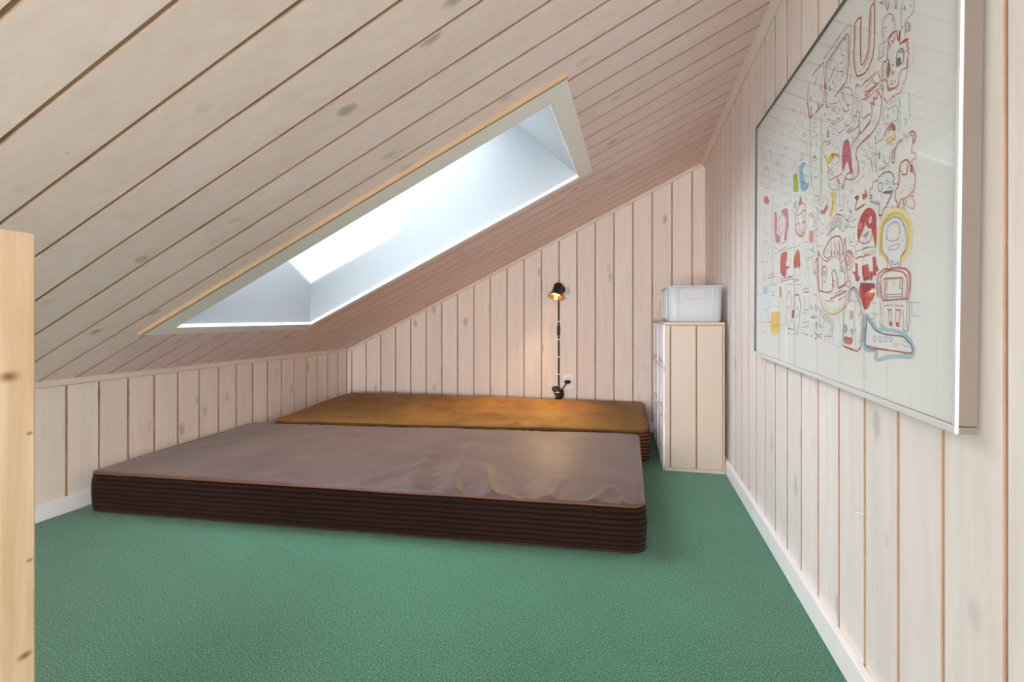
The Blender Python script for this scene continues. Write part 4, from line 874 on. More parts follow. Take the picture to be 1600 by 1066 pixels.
    ('s', 'yellow', 20, (1316, 864, 1338, 814, 1369, 745, 1411, 666, 1462, 617, 1522, 598, 1592, 600, 1662, 611, 1732, 613, 1802, 624, 1872, 626, 1942, 638, 1991, 669, 2020, 719, 2038, 780, 2047, 850, 2056, 890)),
    ('s', 'grey', 8, (1551, 1119, 1551, 1139, 1550, 1169, 1559, 1199, 1579, 1220, 1639, 1231, 1709, 1233, 1788, 1234, 1848, 1236, 1889, 1226, 1929, 1217, 1959, 1198, 1980, 1178, 1990, 1159, 1991, 1139, 1991, 1119, 1991, 1109)),
    ('s', 'orange', 12, (1167, 841, 1386, 865)),
    ('s', 'dark', 12, (1917, 847, 1908, 807)),
    ('f', 'goldf', 0, (1457, 847, 1917, 857, 1869, 756, 1559, 729)),
    ('s', 'dark', 9, (471, 1086, 482, 1046, 494, 976, 505, 906, 517, 836, 528, 777, 530, 697, 541, 637, 542, 597)),
    ('s', 'dark', 8, (550, 1167, 630, 1169, 730, 1171, 850, 1164, 940, 1156, 1010, 1137, 1081, 1129, 1131, 1110, 1161, 1101)),
    ('s', 'dark', 7, (860, 1174, 890, 1155, 930, 1136, 971, 1116, 1021, 1098, 1072, 1079, 1142, 1070, 1212, 1052, 1243, 1042, 1223, 1022, 1183, 1001, 1124, 990, 1094, 979)),
    ('s', 'dark', 8, (642, 599, 672, 590, 702, 590, 752, 582, 802, 593, 862, 624, 950, 676, 1020, 717, 1059, 738, 1070, 719, 1040, 678, 1012, 627, 992, 597)),
    ('s', 'dark', 7, (1160, 1171, 1210, 1182, 1269, 1193, 1319, 1204, 1339, 1214, 1299, 1224, 1228, 1232, 1148, 1250, 1088, 1249)),
    ('s', 'grey', 7, (861, 1094, 882, 1064, 913, 1025, 944, 976, 945, 936, 916, 885, 877, 844, 828, 803, 798, 773)),
    ('s', 'lilac', 10, (2161, 1122, 2201, 663)),
    ('s', 'lilac', 10, (2431, 1128, 2471, 679)),
    ('s', 'lilac', 10, (2193, 1053, 2432, 1058)),
    ('s', 'blue', 10, (2168, 822, 2408, 828)),
    ('s', 'lilac', 10, (2229, 754, 2409, 748)),
    ('s', 'dark', 8, (3562, 1573, 3562, 1553, 3572, 1533, 3602, 1544, 3622, 1564, 3652, 1575, 3671, 1585, 3692, 1556, 3712, 1536, 3742, 1547, 3782, 1558, 3821, 1579, 3851, 1599)),
    ('s', 'redbrown', 11, (3602, 1574, 3623, 1524)),
    ('s', 'redbrown', 11, (3742, 1567, 3763, 1527)),
    ('s', 'redbrown', 11, (3852, 1569, 3873, 1520)),
    ('s', 'redbrown', 14, (3563, 1483, 3583, 1484, 3623, 1494, 3673, 1495, 3713, 1496, 3763, 1497, 3813, 1489, 3863, 1490, 3894, 1480)),
    ('s', 'orange', 10, (3540, 1203, 3570, 1193, 3600, 1184, 3640, 1165, 3681, 1156, 3721, 1156, 3770, 1168, 3810, 1168, 3830, 1179)),
    ('s', 'orange', 10, (3625, 1434, 3630, 1204)),
    ('s', 'orange', 10, (3825, 1429, 3860, 1199)),
    ('s', 'dark', 14, (3958, 1282, 3980, 1172)),
    ('s', 'dark', 20, (4198, 1267, 4221, 1157)),
    ('s', 'dark', 12, (3963, 1052, 3983, 1042, 4003, 1033, 4033, 1033, 4074, 1024, 4113, 1035, 4153, 1036, 4203, 1047, 4233, 1048)),
    ('s', 'dark', 9, (4033, 1073, 4163, 1076)),
    ('s', 'dark', 14, (4235, 958, 4247, 868)),
    ('s', 'grey', 8, (3905, 960, 3928, 801)),
    ('s', 'grey', 10, (3456, 931, 3865, 960)),
    ('s', 'grey', 10, (3457, 841, 3867, 870)),
    ('s', 'grey', 11, (3440, 730, 3870, 720)),
    ('s', 'dark', 16, (3990, 722, 4041, 703)),
    ('s', 'dark', 16, (4191, 687, 4251, 668)),
    ('s', 'dark', 10, (4119, 775, 4139, 765, 4170, 746, 4210, 727, 4240, 718, 4271, 708, 4311, 699, 4341, 700, 4361, 700)),
    ('s', 'paleblue', 12, (3502, 1082, 3532, 1082, 3582, 1093, 3632, 1094, 3682, 1096, 3732, 1087, 3782, 1088, 3832, 1079, 3863, 1070)),
    ('s', 'redbrown', 18, (4257, 1768, 4268, 1739, 4279, 1699, 4290, 1649, 4301, 1609, 4312, 1569, 4322, 1540, 4333, 1510, 4344, 1490)),
    ('s', 'grey', 8, (3931, 1621, 3961, 1612, 3991, 1592, 4032, 1573, 4062, 1564, 4072, 1544, 4093, 1525, 4103, 1495)),
    ('s', 'grey', 8, (4064, 1454, 4265, 1418)),
    ('s', 'grey', 9, (4480, 5324, 4540, 5335, 4629, 5347, 4719, 5359, 4809, 5361, 4899, 5373, 4999, 5375, 5079, 5377, 5169, 5369, 5249, 5361, 5340, 5353, 5410, 5344, 5460, 5325, 5500, 5316, 5521, 5297, 5521, 5267, 5523, 5207, 5514, 5127, 5506, 5036, 5498, 4946, 5500, 4856, 5513, 4746, 5515, 4656, 5526, 4577, 5528, 4527, 5518, 4496, 5519, 4476, 5509, 4466)),
    ('s', 'pink', 12, (4460, 5314, 4520, 5315, 4600, 5317, 4690, 5319, 4780, 5331, 4880, 5333, 4980, 5335, 5070, 5347, 5140, 5348)),
    ('s', 'redbrown', 18, (3961, 5283, 4001, 5284, 4060, 5295, 4130, 5296, 4200, 5298, 4261, 5289, 4321, 5291, 4381, 5282, 4431, 5283, 4451, 5273, 4471, 5264, 4482, 5234, 4493, 5194, 4494, 5144, 4495, 5094, 4506, 5044, 4518, 4975, 4539, 4905, 4550, 4845, 4561, 4796)),
    ('s', 'redbrown', 18, (4582, 4786, 4590, 4866, 4588, 4976, 4595, 5086, 4593, 5166, 4583, 5196, 4563, 5206, 4633, 5207, 4712, 5219, 4802, 5231, 4882, 5233, 4962, 5244, 5032, 5246, 5102, 5258, 5172, 5259, 5231, 5260, 5292, 5252, 5342, 5253, 5382, 5244, 5412, 5244, 5433, 5215, 5443, 5185, 5444, 5145, 5455, 5105, 5456, 5045, 5448, 4975, 5450, 4885, 5442, 4775, 5424, 4674, 5396, 4594, 5347, 4563, 5277, 4541, 5207, 4540, 5157, 4539)),
    ('s', 'pink', 10, (4645, 5108, 4644, 5128, 4644, 5148, 4683, 5178, 4723, 5179, 4783, 5191, 4853, 5192, 4913, 5193, 4983, 5195, 5053, 5206, 5112, 5218, 5172, 5219, 5222, 5220, 5272, 5221, 5322, 5222, 5353, 5213, 5373, 5193, 5384, 5164, 5394, 5134, 5395, 5104, 5406, 5054, 5407, 4994, 5409, 4934, 5400, 4874, 5391, 4814, 5383, 4754, 5374, 4693, 5365, 4653)),
    ('s', 'grey', 26, (4957, 4984, 4928, 4964, 4898, 4953, 4859, 4932, 4819, 4911, 4789, 4891, 4750, 4880, 4710, 4859, 4690, 4848)),
    ('s', 'grey', 10, (5017, 5016, 5027, 4986, 5039, 4936, 5050, 4886, 5050, 4846, 5051, 4806, 5042, 4776, 5032, 4756, 5023, 4736)),
    ('s', 'dark', 10, (5313, 5212, 5363, 5183)),
    ('s', 'dark', 8, (5173, 5169, 5174, 5139, 5175, 5109, 5175, 5079, 5186, 5039, 5227, 5020, 5267, 4991, 5308, 4972, 5328, 4952, 5279, 4921, 5239, 4910, 5209, 4910, 5189, 4919, 5169, 4929, 5148, 4948)),
    ('s', 'dark', 9, (5336, 5073, 5357, 5013)),
    ('s', 'dark', 8, (5151, 4809, 5182, 4799, 5222, 4780, 5252, 4771, 5273, 4751, 5223, 4740, 5193, 4729, 5203, 4710, 5234, 4700, 5274, 4691, 5304, 4692)),
    ('s', 'dark', 12, (4861, 4802, 4883, 4723)),
    ('s', 'dark', 10, (4712, 4779, 4794, 4701)),
    ('s', 'grey', 8, (4683, 5178, 4684, 5158, 4694, 5129, 4705, 5109, 4715, 5089, 4745, 5100, 4785, 5111, 4824, 5131, 4854, 5142)),
    ('s', 'dark', 10, (4318, 4970, 4360, 4881)),
    ('s', 'grey', 16, (4045, 5104, 4243, 5179)),
    ('s', 'grey', 8, (4353, 5161, 4378, 4962)),
    ('s', 'grey', 7, (5154, 4709, 5166, 4609)),
    ('s', 'grey', 8, (4895, 4653, 5055, 4656)),
    ('s', 'redbrown', 24, (6222, 5242, 6223, 5222, 6223, 5192, 6234, 5152, 6235, 5102, 6237, 5032, 6238, 4952, 6240, 4872, 6242, 4792, 6233, 4732, 6235, 4672, 6226, 4612, 6207, 4571, 6198, 4531, 6178, 4501, 6159, 4480, 6129, 4460, 6100, 4439, 6070, 4418, 6030, 4418, 5990, 4407, 5940, 4416, 5880, 4424, 5819, 4443, 5769, 4462, 5739, 4471, 5718, 4501, 5708, 4521, 5687, 4550, 5676, 4580, 5656, 4619, 5645, 4659, 5633, 4719, 5622, 4779, 5621, 4839, 5620, 4889, 5629, 4939, 5638, 4969, 5647, 5009, 5646, 5049, 5645, 5099, 5644, 5159, 5642, 5219, 5652, 5250, 5692, 5260, 5742, 5262, 5792, 5253, 5832, 5233, 5843, 5214, 5843, 5184, 5834, 5143, 5825, 5093, 5827, 5033, 5828, 4963, 5830, 4893, 5831, 4833, 5832, 4763, 5844, 4704, 5845, 4654, 5856, 4614, 5866, 4584, 5877, 4564, 5897, 4555, 5927, 4555, 5957, 4566, 5987, 4577, 6006, 4597, 6026, 4608, 6045, 4628, 6065, 4648, 6074, 4679, 6083, 4729, 6092, 4799, 6090, 4859, 6089, 4929, 6097, 4999, 6106, 5069, 6105, 5129, 6113, 5180, 6123, 5200, 6153, 5210, 6173, 5211, 6193, 5201, 6213, 5192)),
    ('s', 'orange', 14, (5802, 5233, 5832, 5263)),
    ('s', 'paleyellow', 18, (5589, 4908, 5581, 4848, 5583, 4758, 5584, 4668, 5596, 4598, 5617, 4539, 5658, 4490, 5709, 4461, 5760, 4422, 5821, 4393, 5881, 4364, 5952, 4346, 6012, 4347, 6082, 4349, 6151, 4370, 6211, 4382, 6250, 4402)),
    ('s', 'paleyellow', 15, (5872, 5224, 5874, 5134, 5877, 4994, 5880, 4864, 5883, 4754, 5894, 4695, 5895, 4645, 5906, 4615, 5926, 4605, 5946, 4596, 5976, 4606, 6005, 4627, 6034, 4678, 6042, 4778, 6039, 4908, 6037, 5038, 6035, 5128)),
    ('s', 'palepink', 12, (5694, 5170, 5685, 5120, 5687, 5030, 5679, 4940, 5680, 4860, 5692, 4780, 5694, 4700, 5705, 4631, 5726, 4581, 5757, 4542, 5798, 4513, 5838, 4493, 5859, 4484)),
    ('s', 'pink', 10, (6144, 5160, 6145, 5100, 6147, 5010, 6149, 4920, 6151, 4840, 6142, 4780, 6134, 4710, 6125, 4650, 6106, 4599, 6067, 4558, 6008, 4527, 5948, 4506, 5908, 4495)),
    ('s', 'pink', 12, (5682, 4330, 5691, 4350, 5711, 4361, 5741, 4361, 5761, 4352, 5782, 4332, 5802, 4323, 5803, 4303, 5813, 4293)),
    ('s', 'grey', 10, (5823, 4283, 5863, 4284, 5913, 4285, 5983, 4287, 6043, 4288, 6103, 4279, 6183, 4281, 6253, 4272, 6293, 4263)),
    ('s', 'grey', 8, (5278, 4491, 5298, 4492, 5318, 4492, 5338, 4493, 5368, 4483, 5399, 4464, 5429, 4444, 5460, 4425, 5480, 4416)),
    ('s', 'dark', 16, (6395, 5116, 6416, 5086, 6426, 5066, 6446, 5067, 6466, 5077, 6476, 5077)),
    ('s', 'dark', 11, (6526, 5059, 6527, 5029, 6538, 4989, 6549, 4949, 6559, 4919, 6580, 4900, 6599, 4920, 6599, 4950, 6598, 4970, 6598, 4990)),
    ('s', 'dark', 11, (6739, 4923, 6750, 4903, 6751, 4863, 6761, 4834, 6772, 4804, 6792, 4794, 6791, 4824, 6791, 4854, 6790, 4874, 6790, 4894)),
    ('s', 'grey', 11, (6932, 4807, 6913, 4767, 6903, 4737, 6894, 4707, 6895, 4657, 6896, 4607, 6897, 4547, 6908, 4517, 6919, 4497, 6939, 4487, 6959, 4488, 6979, 4498, 6978, 4518, 6998, 4519, 7019, 4499, 7039, 4490, 7059, 4480, 7059, 4480)),
    ('s', 'grey', 10, (7165, 4662, 7165, 4642, 7166, 4622, 7167, 4592, 7167, 4572, 7147, 4552, 7118, 4541, 7098, 4541, 7068, 4540, 7038, 4540, 7008, 4539, 6987, 4549)),
    ('s', 'redbrown', 16, (6964, 4728, 6975, 4668)),
    ('s', 'redbrown', 14, (7095, 4661, 7106, 4631)),
    ('s', 'grey', 24, (7009, 4499, 6991, 4389)),
    ('s', 'grey', 24, (7070, 4450, 7081, 4371)),
    ('s', 'grey', 12, (6972, 4358, 6981, 4388, 6990, 4409, 7020, 4409, 7051, 4400, 7081, 4391, 7101, 4381)),
    ('s', 'dark', 10, (7059, 4480, 7100, 4411)),
    ('s', 'grey', 14, (6508, 4538, 6487, 4558, 6476, 4587, 6466, 4607, 6465, 4637, 6455, 4667, 6454, 4697, 6453, 4737, 6452, 4777, 6451, 4817, 6461, 4847, 6491, 4858, 6521, 4858, 6541, 4849, 6561, 4849, 6591, 4840, 6621, 4831, 6641, 4821, 6662, 4801, 6682, 4792, 6702, 4772, 6713, 4753, 6723, 4733, 6744, 4703, 6744, 4683, 6755, 4653, 6756, 4633, 6756, 4603, 6737, 4583, 6717, 4573, 6697, 4572, 6657, 4561, 6597, 4550, 6548, 4539, 6508, 4538)),
    ('s', 'redbrown', 15, (6693, 4732, 6704, 4682)),
    ('s', 'redbrown', 14, (6544, 4709, 6493, 4728)),
    ('s', 'redbrown', 12, (6524, 4678, 6535, 4659)),
    ('s', 'grey', 14, (6477, 4557, 6457, 4557, 6427, 4566, 6397, 4576, 6377, 4565, 6368, 4535, 6369, 4475, 6360, 4425, 6361, 4385)),
    ('s', 'grey', 15, (6478, 4527, 6478, 4507, 6489, 4468, 6490, 4438, 6490, 4408, 6461, 4397, 6431, 4396, 6390, 4405, 6370, 4405)),
    ('s', 'paleblue', 10, (6428, 4536, 6430, 4436)),
    ('s', 'red', 18, (6648, 4541, 6678, 4542, 6727, 4543, 6778, 4534, 6808, 4525, 6798, 4504, 6809, 4465, 6820, 4435, 6831, 4405, 6851, 4385, 6851, 4405, 6860, 4446, 6869, 4476, 6869, 4496, 6869, 4466, 6870, 4416, 6871, 4366, 6872, 4336, 6902, 4327, 6922, 4327, 6942, 4327, 6972, 4328, 7002, 4319, 7033, 4309, 7053, 4300, 7053, 4280, 7044, 4260, 7034, 4239, 7035, 4219, 7045, 4200, 7075, 4180, 7056, 4170, 7036, 4169, 7056, 4140, 7077, 4110, 7057, 4110, 7047, 4090, 7038, 4069, 7039, 4030, 7039, 4000, 7040, 3970)),
    ('s', 'redbrown', 15, (6591, 4400, 6590, 4420, 6599, 4450, 6599, 4490, 6608, 4510, 6618, 4530, 6638, 4541, 6648, 4541)),
    ('s', 'red', 12, (6609, 4490, 6619, 4470, 6629, 4451, 6640, 4421, 6660, 4421, 6670, 4442, 6679, 4472, 6679, 4482)),
    ('s', 'red', 11, (6689, 4472, 6710, 4442, 6730, 4423, 6750, 4443, 6749, 4463, 6759, 4494, 6758, 4514)),
    ('s', 'red', 16, (6882, 4336, 7033, 4289)),
    ('s', 'redbrown', 15, (6591, 4400, 6581, 4370, 6572, 4349, 6572, 4329, 6583, 4300, 6603, 4280, 6624, 4251, 6634, 4231)),
    ('s', 'palepink', 18, (7053, 4280, 7060, 3970)),
    ('s', 'redbrown', 18, (6573, 4289, 6553, 4289, 6523, 4298, 6493, 4308, 6473, 4297, 6454, 4257, 6455, 4197, 6456, 4137, 6447, 4087)),
    ('f', 'darkf', 0, (6584, 4260, 6614, 4240, 6647, 4121, 6618, 4070, 6577, 4099)),
    ('s', 'redbrown', 15, (6614, 4260, 6624, 4241, 6635, 4211, 6646, 4171, 6656, 4141, 6647, 4121, 6637, 4101, 6628, 4081, 6608, 4060, 6588, 4080, 6577, 4099, 6576, 4129, 6566, 4159, 6565, 4199, 6564, 4229)),
    ('f', 'darkf', 0, (6815, 4195, 6886, 4176, 6907, 4087, 6818, 4085, 6796, 4134)),
    ('s', 'dark', 15, (6807, 4104, 6807, 4124, 6796, 4144, 6796, 4174, 6795, 4194, 6795, 4214, 6804, 4234, 6804, 4254, 6824, 4265, 6844, 4265, 6864, 4266, 6894, 4266, 6914, 4257, 6934, 4247, 6944, 4227, 6955, 4208, 6966, 4178, 6966, 4158, 6966, 4138, 6957, 4118, 6957, 4098, 6938, 4077, 6928, 4067)),
    ('s', 'grey', 20, (6864, 4236, 6945, 4218)),
    ('s', 'dark', 15, (6716, 4172, 6726, 4143)),
    ('s', 'dark', 12, (6687, 4092, 6698, 4072, 6708, 4052, 6738, 4063, 6758, 4063)),
    ('s', 'dark', 11, (6717, 4103, 6728, 4043)),
    ('s', 'dark', 9, (6660, 3991, 6690, 3982, 6710, 3982, 6710, 3962, 6691, 3942)),
    ('s', 'dark', 14, (6760, 3953, 6781, 3934)),
    ('s', 'pink', 15, (7040, 3980, 7010, 3989, 6979, 3998, 6939, 3997, 6909, 4007, 6889, 3996, 6870, 3986, 6860, 3966, 6851, 3945, 6861, 3916, 6852, 3885, 6842, 3865, 6792, 3864, 6732, 3883, 6671, 3901, 6621, 3910)),
    ('s', 'pink', 13, (7040, 3960, 7031, 3919, 7032, 3899, 7022, 3879, 7002, 3859, 6983, 3848, 6963, 3848, 6953, 3828, 6983, 3818, 6984, 3808)),
    ('s', 'redbrown', 15, (6447, 4087, 6478, 4077, 6498, 4078, 6538, 4069, 6558, 4059, 6568, 4039, 6589, 4020, 6589, 4000, 6600, 3980, 6610, 3960, 6611, 3940, 6621, 3920, 6621, 3910)),
    ('s', 'pink', 14, (5933, 4275, 5983, 4277, 6033, 4268, 6103, 4269, 6153, 4270, 6204, 4261, 6264, 4263, 6303, 4264, 6344, 4254, 6364, 4245, 6364, 4225, 6375, 4205, 6385, 4185, 6396, 4156, 6417, 4126, 6427, 4106, 6437, 4086)),
    ('s', 'grey', 14, (6438, 4076, 6470, 3977)),
    ('s', 'redbrown', 18, (6276, 4133, 6327, 4114)),
    ('s', 'redbrown', 10, (5985, 4197, 6005, 4197, 6035, 4198, 6065, 4208, 6085, 4209, 6114, 4219, 6144, 4220, 6164, 4230, 6184, 4231)),
    ('s', 'redbrown', 12, (6154, 4220, 6174, 4231, 6194, 4231, 6215, 4202, 6235, 4182, 6246, 4152, 6256, 4132)),
    ('s', 'pink', 13, (6086, 4139, 6136, 4130, 6197, 4121, 6267, 4103, 6317, 4094, 6347, 4094, 6377, 4105, 6397, 4116)),
    ('s', 'dark', 10, (6490, 3968, 6489, 3998)),
    ('s', 'palepink', 10, (6494, 4238, 6495, 4218, 6505, 4198, 6516, 4168, 6526, 4138, 6507, 4108, 6497, 4098)),
    ('s', 'palepink', 10, (7165, 4222, 7181, 3933)),
    ('s', 'redbrown', 19, (3761, 5248, 3752, 5208, 3743, 5158, 3725, 5097, 3726, 5037, 3728, 4967, 3739, 4888, 3761, 4808, 3772, 4748, 3783, 4699, 3794, 4659, 3805, 4629, 3826, 4600, 3866, 4600, 3926, 4602, 3976, 4603, 4005, 4613)),
    ('s', 'redbrown', 16, (3881, 4791, 3905, 4611)),
    ('s', 'redbrown', 20, (4126, 4586, 4476, 4584)),
    ('s', 'redbrown', 16, (4222, 4748, 4226, 4598)),
    ('s', 'redbrown', 18, (4529, 4905, 4516, 4585)),
    ('s', 'redbrown', 18, (4600, 4877, 4601, 4807, 4604, 4697, 4606, 4577, 4618, 4497, 4639, 4457, 4659, 4448, 4679, 4448, 4709, 4449, 4729, 4459, 4748, 4480, 4758, 4490)),
    ('s', 'redbrown', 20, (4958, 4504, 4998, 4515, 5037, 4526, 5087, 4527, 5137, 4538, 5187, 4539, 5247, 4551, 5297, 4552, 5337, 4553)),
    ('s', 'dark', 14, (4338, 4951, 4320, 4870)),
    ('s', 'dark', 15, (3877, 4971, 3900, 4871)),
    ('s', 'dark', 10, (4099, 4926, 4080, 4875)),
    ('s', 'dark', 10, (4702, 4779, 4712, 4759, 4713, 4739, 4723, 4709, 4744, 4700, 4764, 4690, 4794, 4681, 4824, 4681, 4844, 4682)),
    ('s', 'blue', 12, (3857, 4970, 3859, 4910)),
    ('s', 'grey', 16, (4015, 5104, 4095, 5096)),
    ('s', 'pink', 10, (4449, 4913, 4450, 4863, 4462, 4783, 4463, 4703, 4455, 4653, 4415, 4622, 4365, 4621, 4305, 4630, 4265, 4629)),
    ('s', 'palegreen', 20, (3986, 4593, 4187, 4547)),
    ('s', 'palegreen', 20, (4018, 4504, 4219, 4458)),
    ('s', 'palegreen', 20, (3979, 4453, 4180, 4407)),
    ('s', 'palegreen', 20, (4001, 4363, 4212, 4318)),
    ('s', 'palegreen', 35, (4369, 4451, 4370, 4401, 4382, 4332, 4384, 4242, 4396, 4132, 4389, 3982, 4393, 3792, 4387, 3622, 4390, 3502)),
    ('s', 'palegreen', 30, (3846, 4590, 3848, 4510, 3860, 4410, 3863, 4280, 3875, 4161, 3868, 4020, 3871, 3870, 3864, 3740, 3867, 3640)),
    ('s', 'palegreen', 15, (4027, 4514, 4028, 4474, 4019, 4424, 4011, 4364, 4012, 4314, 4032, 4294, 4063, 4275, 4093, 4265, 4112, 4286, 4132, 4326, 4130, 4396, 4129, 4466, 4128, 4506)),
    ('s', 'grey', 10, (3954, 4202, 4235, 4168)),
    ('s', 'lime2', 25, (3936, 4142, 3958, 4042)),
    ('s', 'lime2', 25, (4157, 4077, 4169, 3987)),
    ('s', 'grey', 9, (4235, 4158, 4238, 4038)),
    ('f', 'greenf', 0, (4002, 3863, 4142, 3856, 4163, 3797, 4043, 3804)),
    ('s', 'grey', 10, (3983, 3783, 4244, 3748)),
    ('s', 'green', 9, (4002, 3833, 3923, 3801)),
    ('s', 'grey', 11, (5167, 4529, 5198, 4519, 5248, 4511, 5298, 4502, 5348, 4483, 5399, 4464, 5439, 4445, 5490, 4426, 5520, 4396, 5551, 4367, 5581, 4348, 5602, 4318, 5613, 4278, 5614, 4228, 5616, 4158, 5607, 4098, 5598, 4038, 5589, 3988, 5580, 3938, 5571, 3907, 5562, 3877)),
    ('s', 'grey', 10, (5259, 4461, 5269, 4441, 5280, 4411, 5301, 4382, 5322, 4342, 5352, 4313, 5383, 4263, 5414, 4224, 5445, 4195, 5465, 4185, 5495, 4176, 5505, 4176)),
    ('s', 'orange', 10, (5198, 4509, 5208, 4490, 5209, 4470, 5219, 4440, 5230, 4410, 5251, 4381, 5282, 4341, 5302, 4312, 5323, 4282)),
    ('s', 'dark', 11, (5309, 4452, 5320, 4422)),
    ('s', 'orange', 13, (5265, 4191, 5285, 4181, 5316, 4152, 5356, 4133, 5387, 4113, 5417, 4104, 5457, 4105, 5487, 4106, 5507, 4106)),
    ('s', 'orange', 15, (5384, 4233, 5446, 4155)),
    ('s', 'redbrown', 10, (5254, 4231, 5285, 4201)),
    ('s', 'redbrown', 10, (5455, 4185, 5506, 4156)),
    ('s', 'grey', 9, (5110, 4398, 5121, 4378, 5151, 4348, 5172, 4319, 5193, 4289, 5183, 4269, 5184, 4249, 5164, 4229, 5144, 4218, 5114, 4208, 5074, 4207, 5044, 4206, 5014, 4205)),
    ('s', 'redbrown', 10, (4779, 4460, 4799, 4461, 4839, 4452, 4879, 4432, 4910, 4423, 4960, 4404, 5000, 4395, 5051, 4376, 5081, 4367)),
    ('s', 'grey', 8, (4780, 4410, 4800, 4411, 4840, 4402, 4880, 4393, 4911, 4383, 4961, 4364, 5001, 4345, 5042, 4316, 5002, 4315, 4932, 4334, 4851, 4352, 4811, 4361, 4841, 4342, 4902, 4313, 4973, 4275, 5013, 4255)),
    ('s', 'dark', 9, (4751, 4340, 4782, 4300)),
    ('s', 'dark', 10, (4881, 4363, 4912, 4313)),
    ('s', 'dark', 9, (5112, 4308, 5123, 4258)),
    ('s', 'grey', 9, (4816, 4141, 4836, 4141, 4856, 4152, 4886, 4153, 4916, 4143, 4966, 4134, 5016, 4125, 5067, 4107, 5117, 4098, 5167, 4099, 5217, 4100, 5267, 4091, 5297, 4092)),
    ('s', 'dark', 11, (4643, 4277, 4784, 4210)),
    ('s', 'dark', 11, (4815, 4171, 4835, 4161, 4856, 4142, 4886, 4123, 4906, 4113, 4936, 4114, 4956, 4124)),
    ('s', 'dark', 11, (5046, 4146, 5147, 4098)),
    ('s', 'dark', 12, (4756, 4110, 4817, 4091)),
    ('s', 'pink', 10, (4787, 4100, 4827, 4091, 4887, 4093, 4957, 4084, 5017, 4075, 5097, 4067, 5178, 4059, 5248, 4050, 5298, 4042)),
    ('s', 'dark', 10, (4520, 4395, 4621, 4367)),
    ('f', 'greyf', 0, (4646, 4127, 4738, 4049, 4720, 3949, 4629, 3997)),
    ('s', 'dark', 8, (4858, 4022, 4869, 3982, 4880, 3962, 4890, 3943, 4910, 3933, 4930, 3933, 4961, 3924, 4980, 3945, 4989, 3975, 4989, 3995, 4959, 4014, 4938, 4024, 4918, 4023, 4888, 4033, 4868, 4022, 4858, 4022)),
    ('s', 'dark', 9, (5049, 3986, 5060, 3966, 5070, 3947, 5081, 3927, 5091, 3907, 5111, 3887, 5151, 3888, 5192, 3879, 5252, 3880, 5312, 3872, 5352, 3873)),
    ('s', 'dark', 10, (5361, 3913, 5512, 3866)),
    ('s', 'dark', 15, (5393, 3804, 5593, 3818)),
    ('s', 'dark', 15, (5454, 3775, 5795, 3752)),
    ('s', 'dark', 13, (5794, 3792, 5804, 3773, 5805, 3743, 5815, 3713, 5826, 3683, 5837, 3653, 5837, 3633)),
    ('s', 'dark', 14, (5787, 3652, 5866, 3664)),
    ('s', 'redbrown', 18, (5933, 3805, 6134, 3800)),
    ('s', 'dark', 16, (5596, 3668, 5647, 3629)),
    ('s', 'dark', 10, (5622, 3879, 5642, 3869, 5641, 3899, 5631, 3929, 5630, 3959, 5650, 3959, 5680, 3940, 5711, 3921, 5731, 3911, 5720, 3941, 5720, 3971, 5750, 3971, 5780, 3962, 5810, 3943, 5831, 3933)),
    ('s', 'dark', 10, (5820, 3943, 5821, 3923, 5831, 3893, 5832, 3863, 5833, 3843, 5803, 3832, 5783, 3832, 5803, 3823, 5833, 3803, 5864, 3794, 5884, 3784)),
    ('s', 'grey', 10, (5877, 4104, 5913, 3825)),
    ('s', 'grey', 10, (5786, 4122, 5780, 3972)),
    ('s', 'grey', 8, (5692, 4320, 5729, 3991)),
    ('s', 'redbrown', 15, (5692, 4340, 5732, 4341, 5752, 4342, 5772, 4342, 5792, 4322, 5793, 4302)),
    ('s', 'grey', 10, (5823, 4283, 5973, 4266)),
    ('s', 'redbrown', 12, (5977, 4096, 5997, 4097, 6027, 4087, 6057, 4078, 6077, 4079, 6097, 4089, 6117, 4109, 6127, 4120)),
    ('s', 'redbrown', 10, (5956, 4156, 6076, 4129)),
    ('s', 'pink', 10, (5928, 4075, 6128, 4040)),
    ('s', 'redbrown', 17, (6136, 3700, 6106, 3689, 6066, 3678, 6016, 3667, 5967, 3646, 5907, 3635, 5847, 3633, 5787, 3622, 5738, 3611, 5688, 3600, 5658, 3599, 5628, 3589, 5598, 3578, 5579, 3558, 5559, 3527, 5550, 3507, 5541, 3467, 5542, 3427, 5552, 3387, 5564, 3337, 5575, 3287, 5585, 3248, 5596, 3218, 5617, 3178, 5617, 3158)),
    ('s', 'redbrown', 17, (6140, 3520, 6100, 3519, 6050, 3508, 6000, 3507, 5940, 3495, 5890, 3494, 5840, 3483, 5801, 3472, 5761, 3461, 5741, 3441, 5732, 3421, 5722, 3391, 5723, 3371, 5733, 3341, 5754, 3311, 5775, 3282, 5795, 3252, 5806, 3212, 5817, 3173, 5828, 3133, 5829, 3103)),
    ('s', 'grey', 8, (5630, 3479, 5739, 3551)),
    ('s', 'orange', 8, (5715, 3250, 5748, 3141)),
    ('s', 'dark', 12, (4490, 3944, 4510, 3944, 4540, 3945, 4580, 3956, 4600, 3946, 4600, 3926, 4641, 3917, 4701, 3898, 4751, 3890, 4791, 3890)),
    ('s', 'dark', 13, (4622, 3867, 4822, 3841)),
    ('s', 'grey', 8, (4487, 4094, 4478, 4044, 4469, 3973, 4461, 3893, 4473, 3823, 4504, 3774, 4545, 3725, 4595, 3696, 4626, 3667)),
    ('s', 'grey', 7, (4992, 3875, 4982, 3845, 4973, 3824, 4963, 3804, 4943, 3794, 4914, 3783, 4884, 3772, 4864, 3772)),
    ('s', 'pink', 10, (4824, 3781, 4924, 3763)),
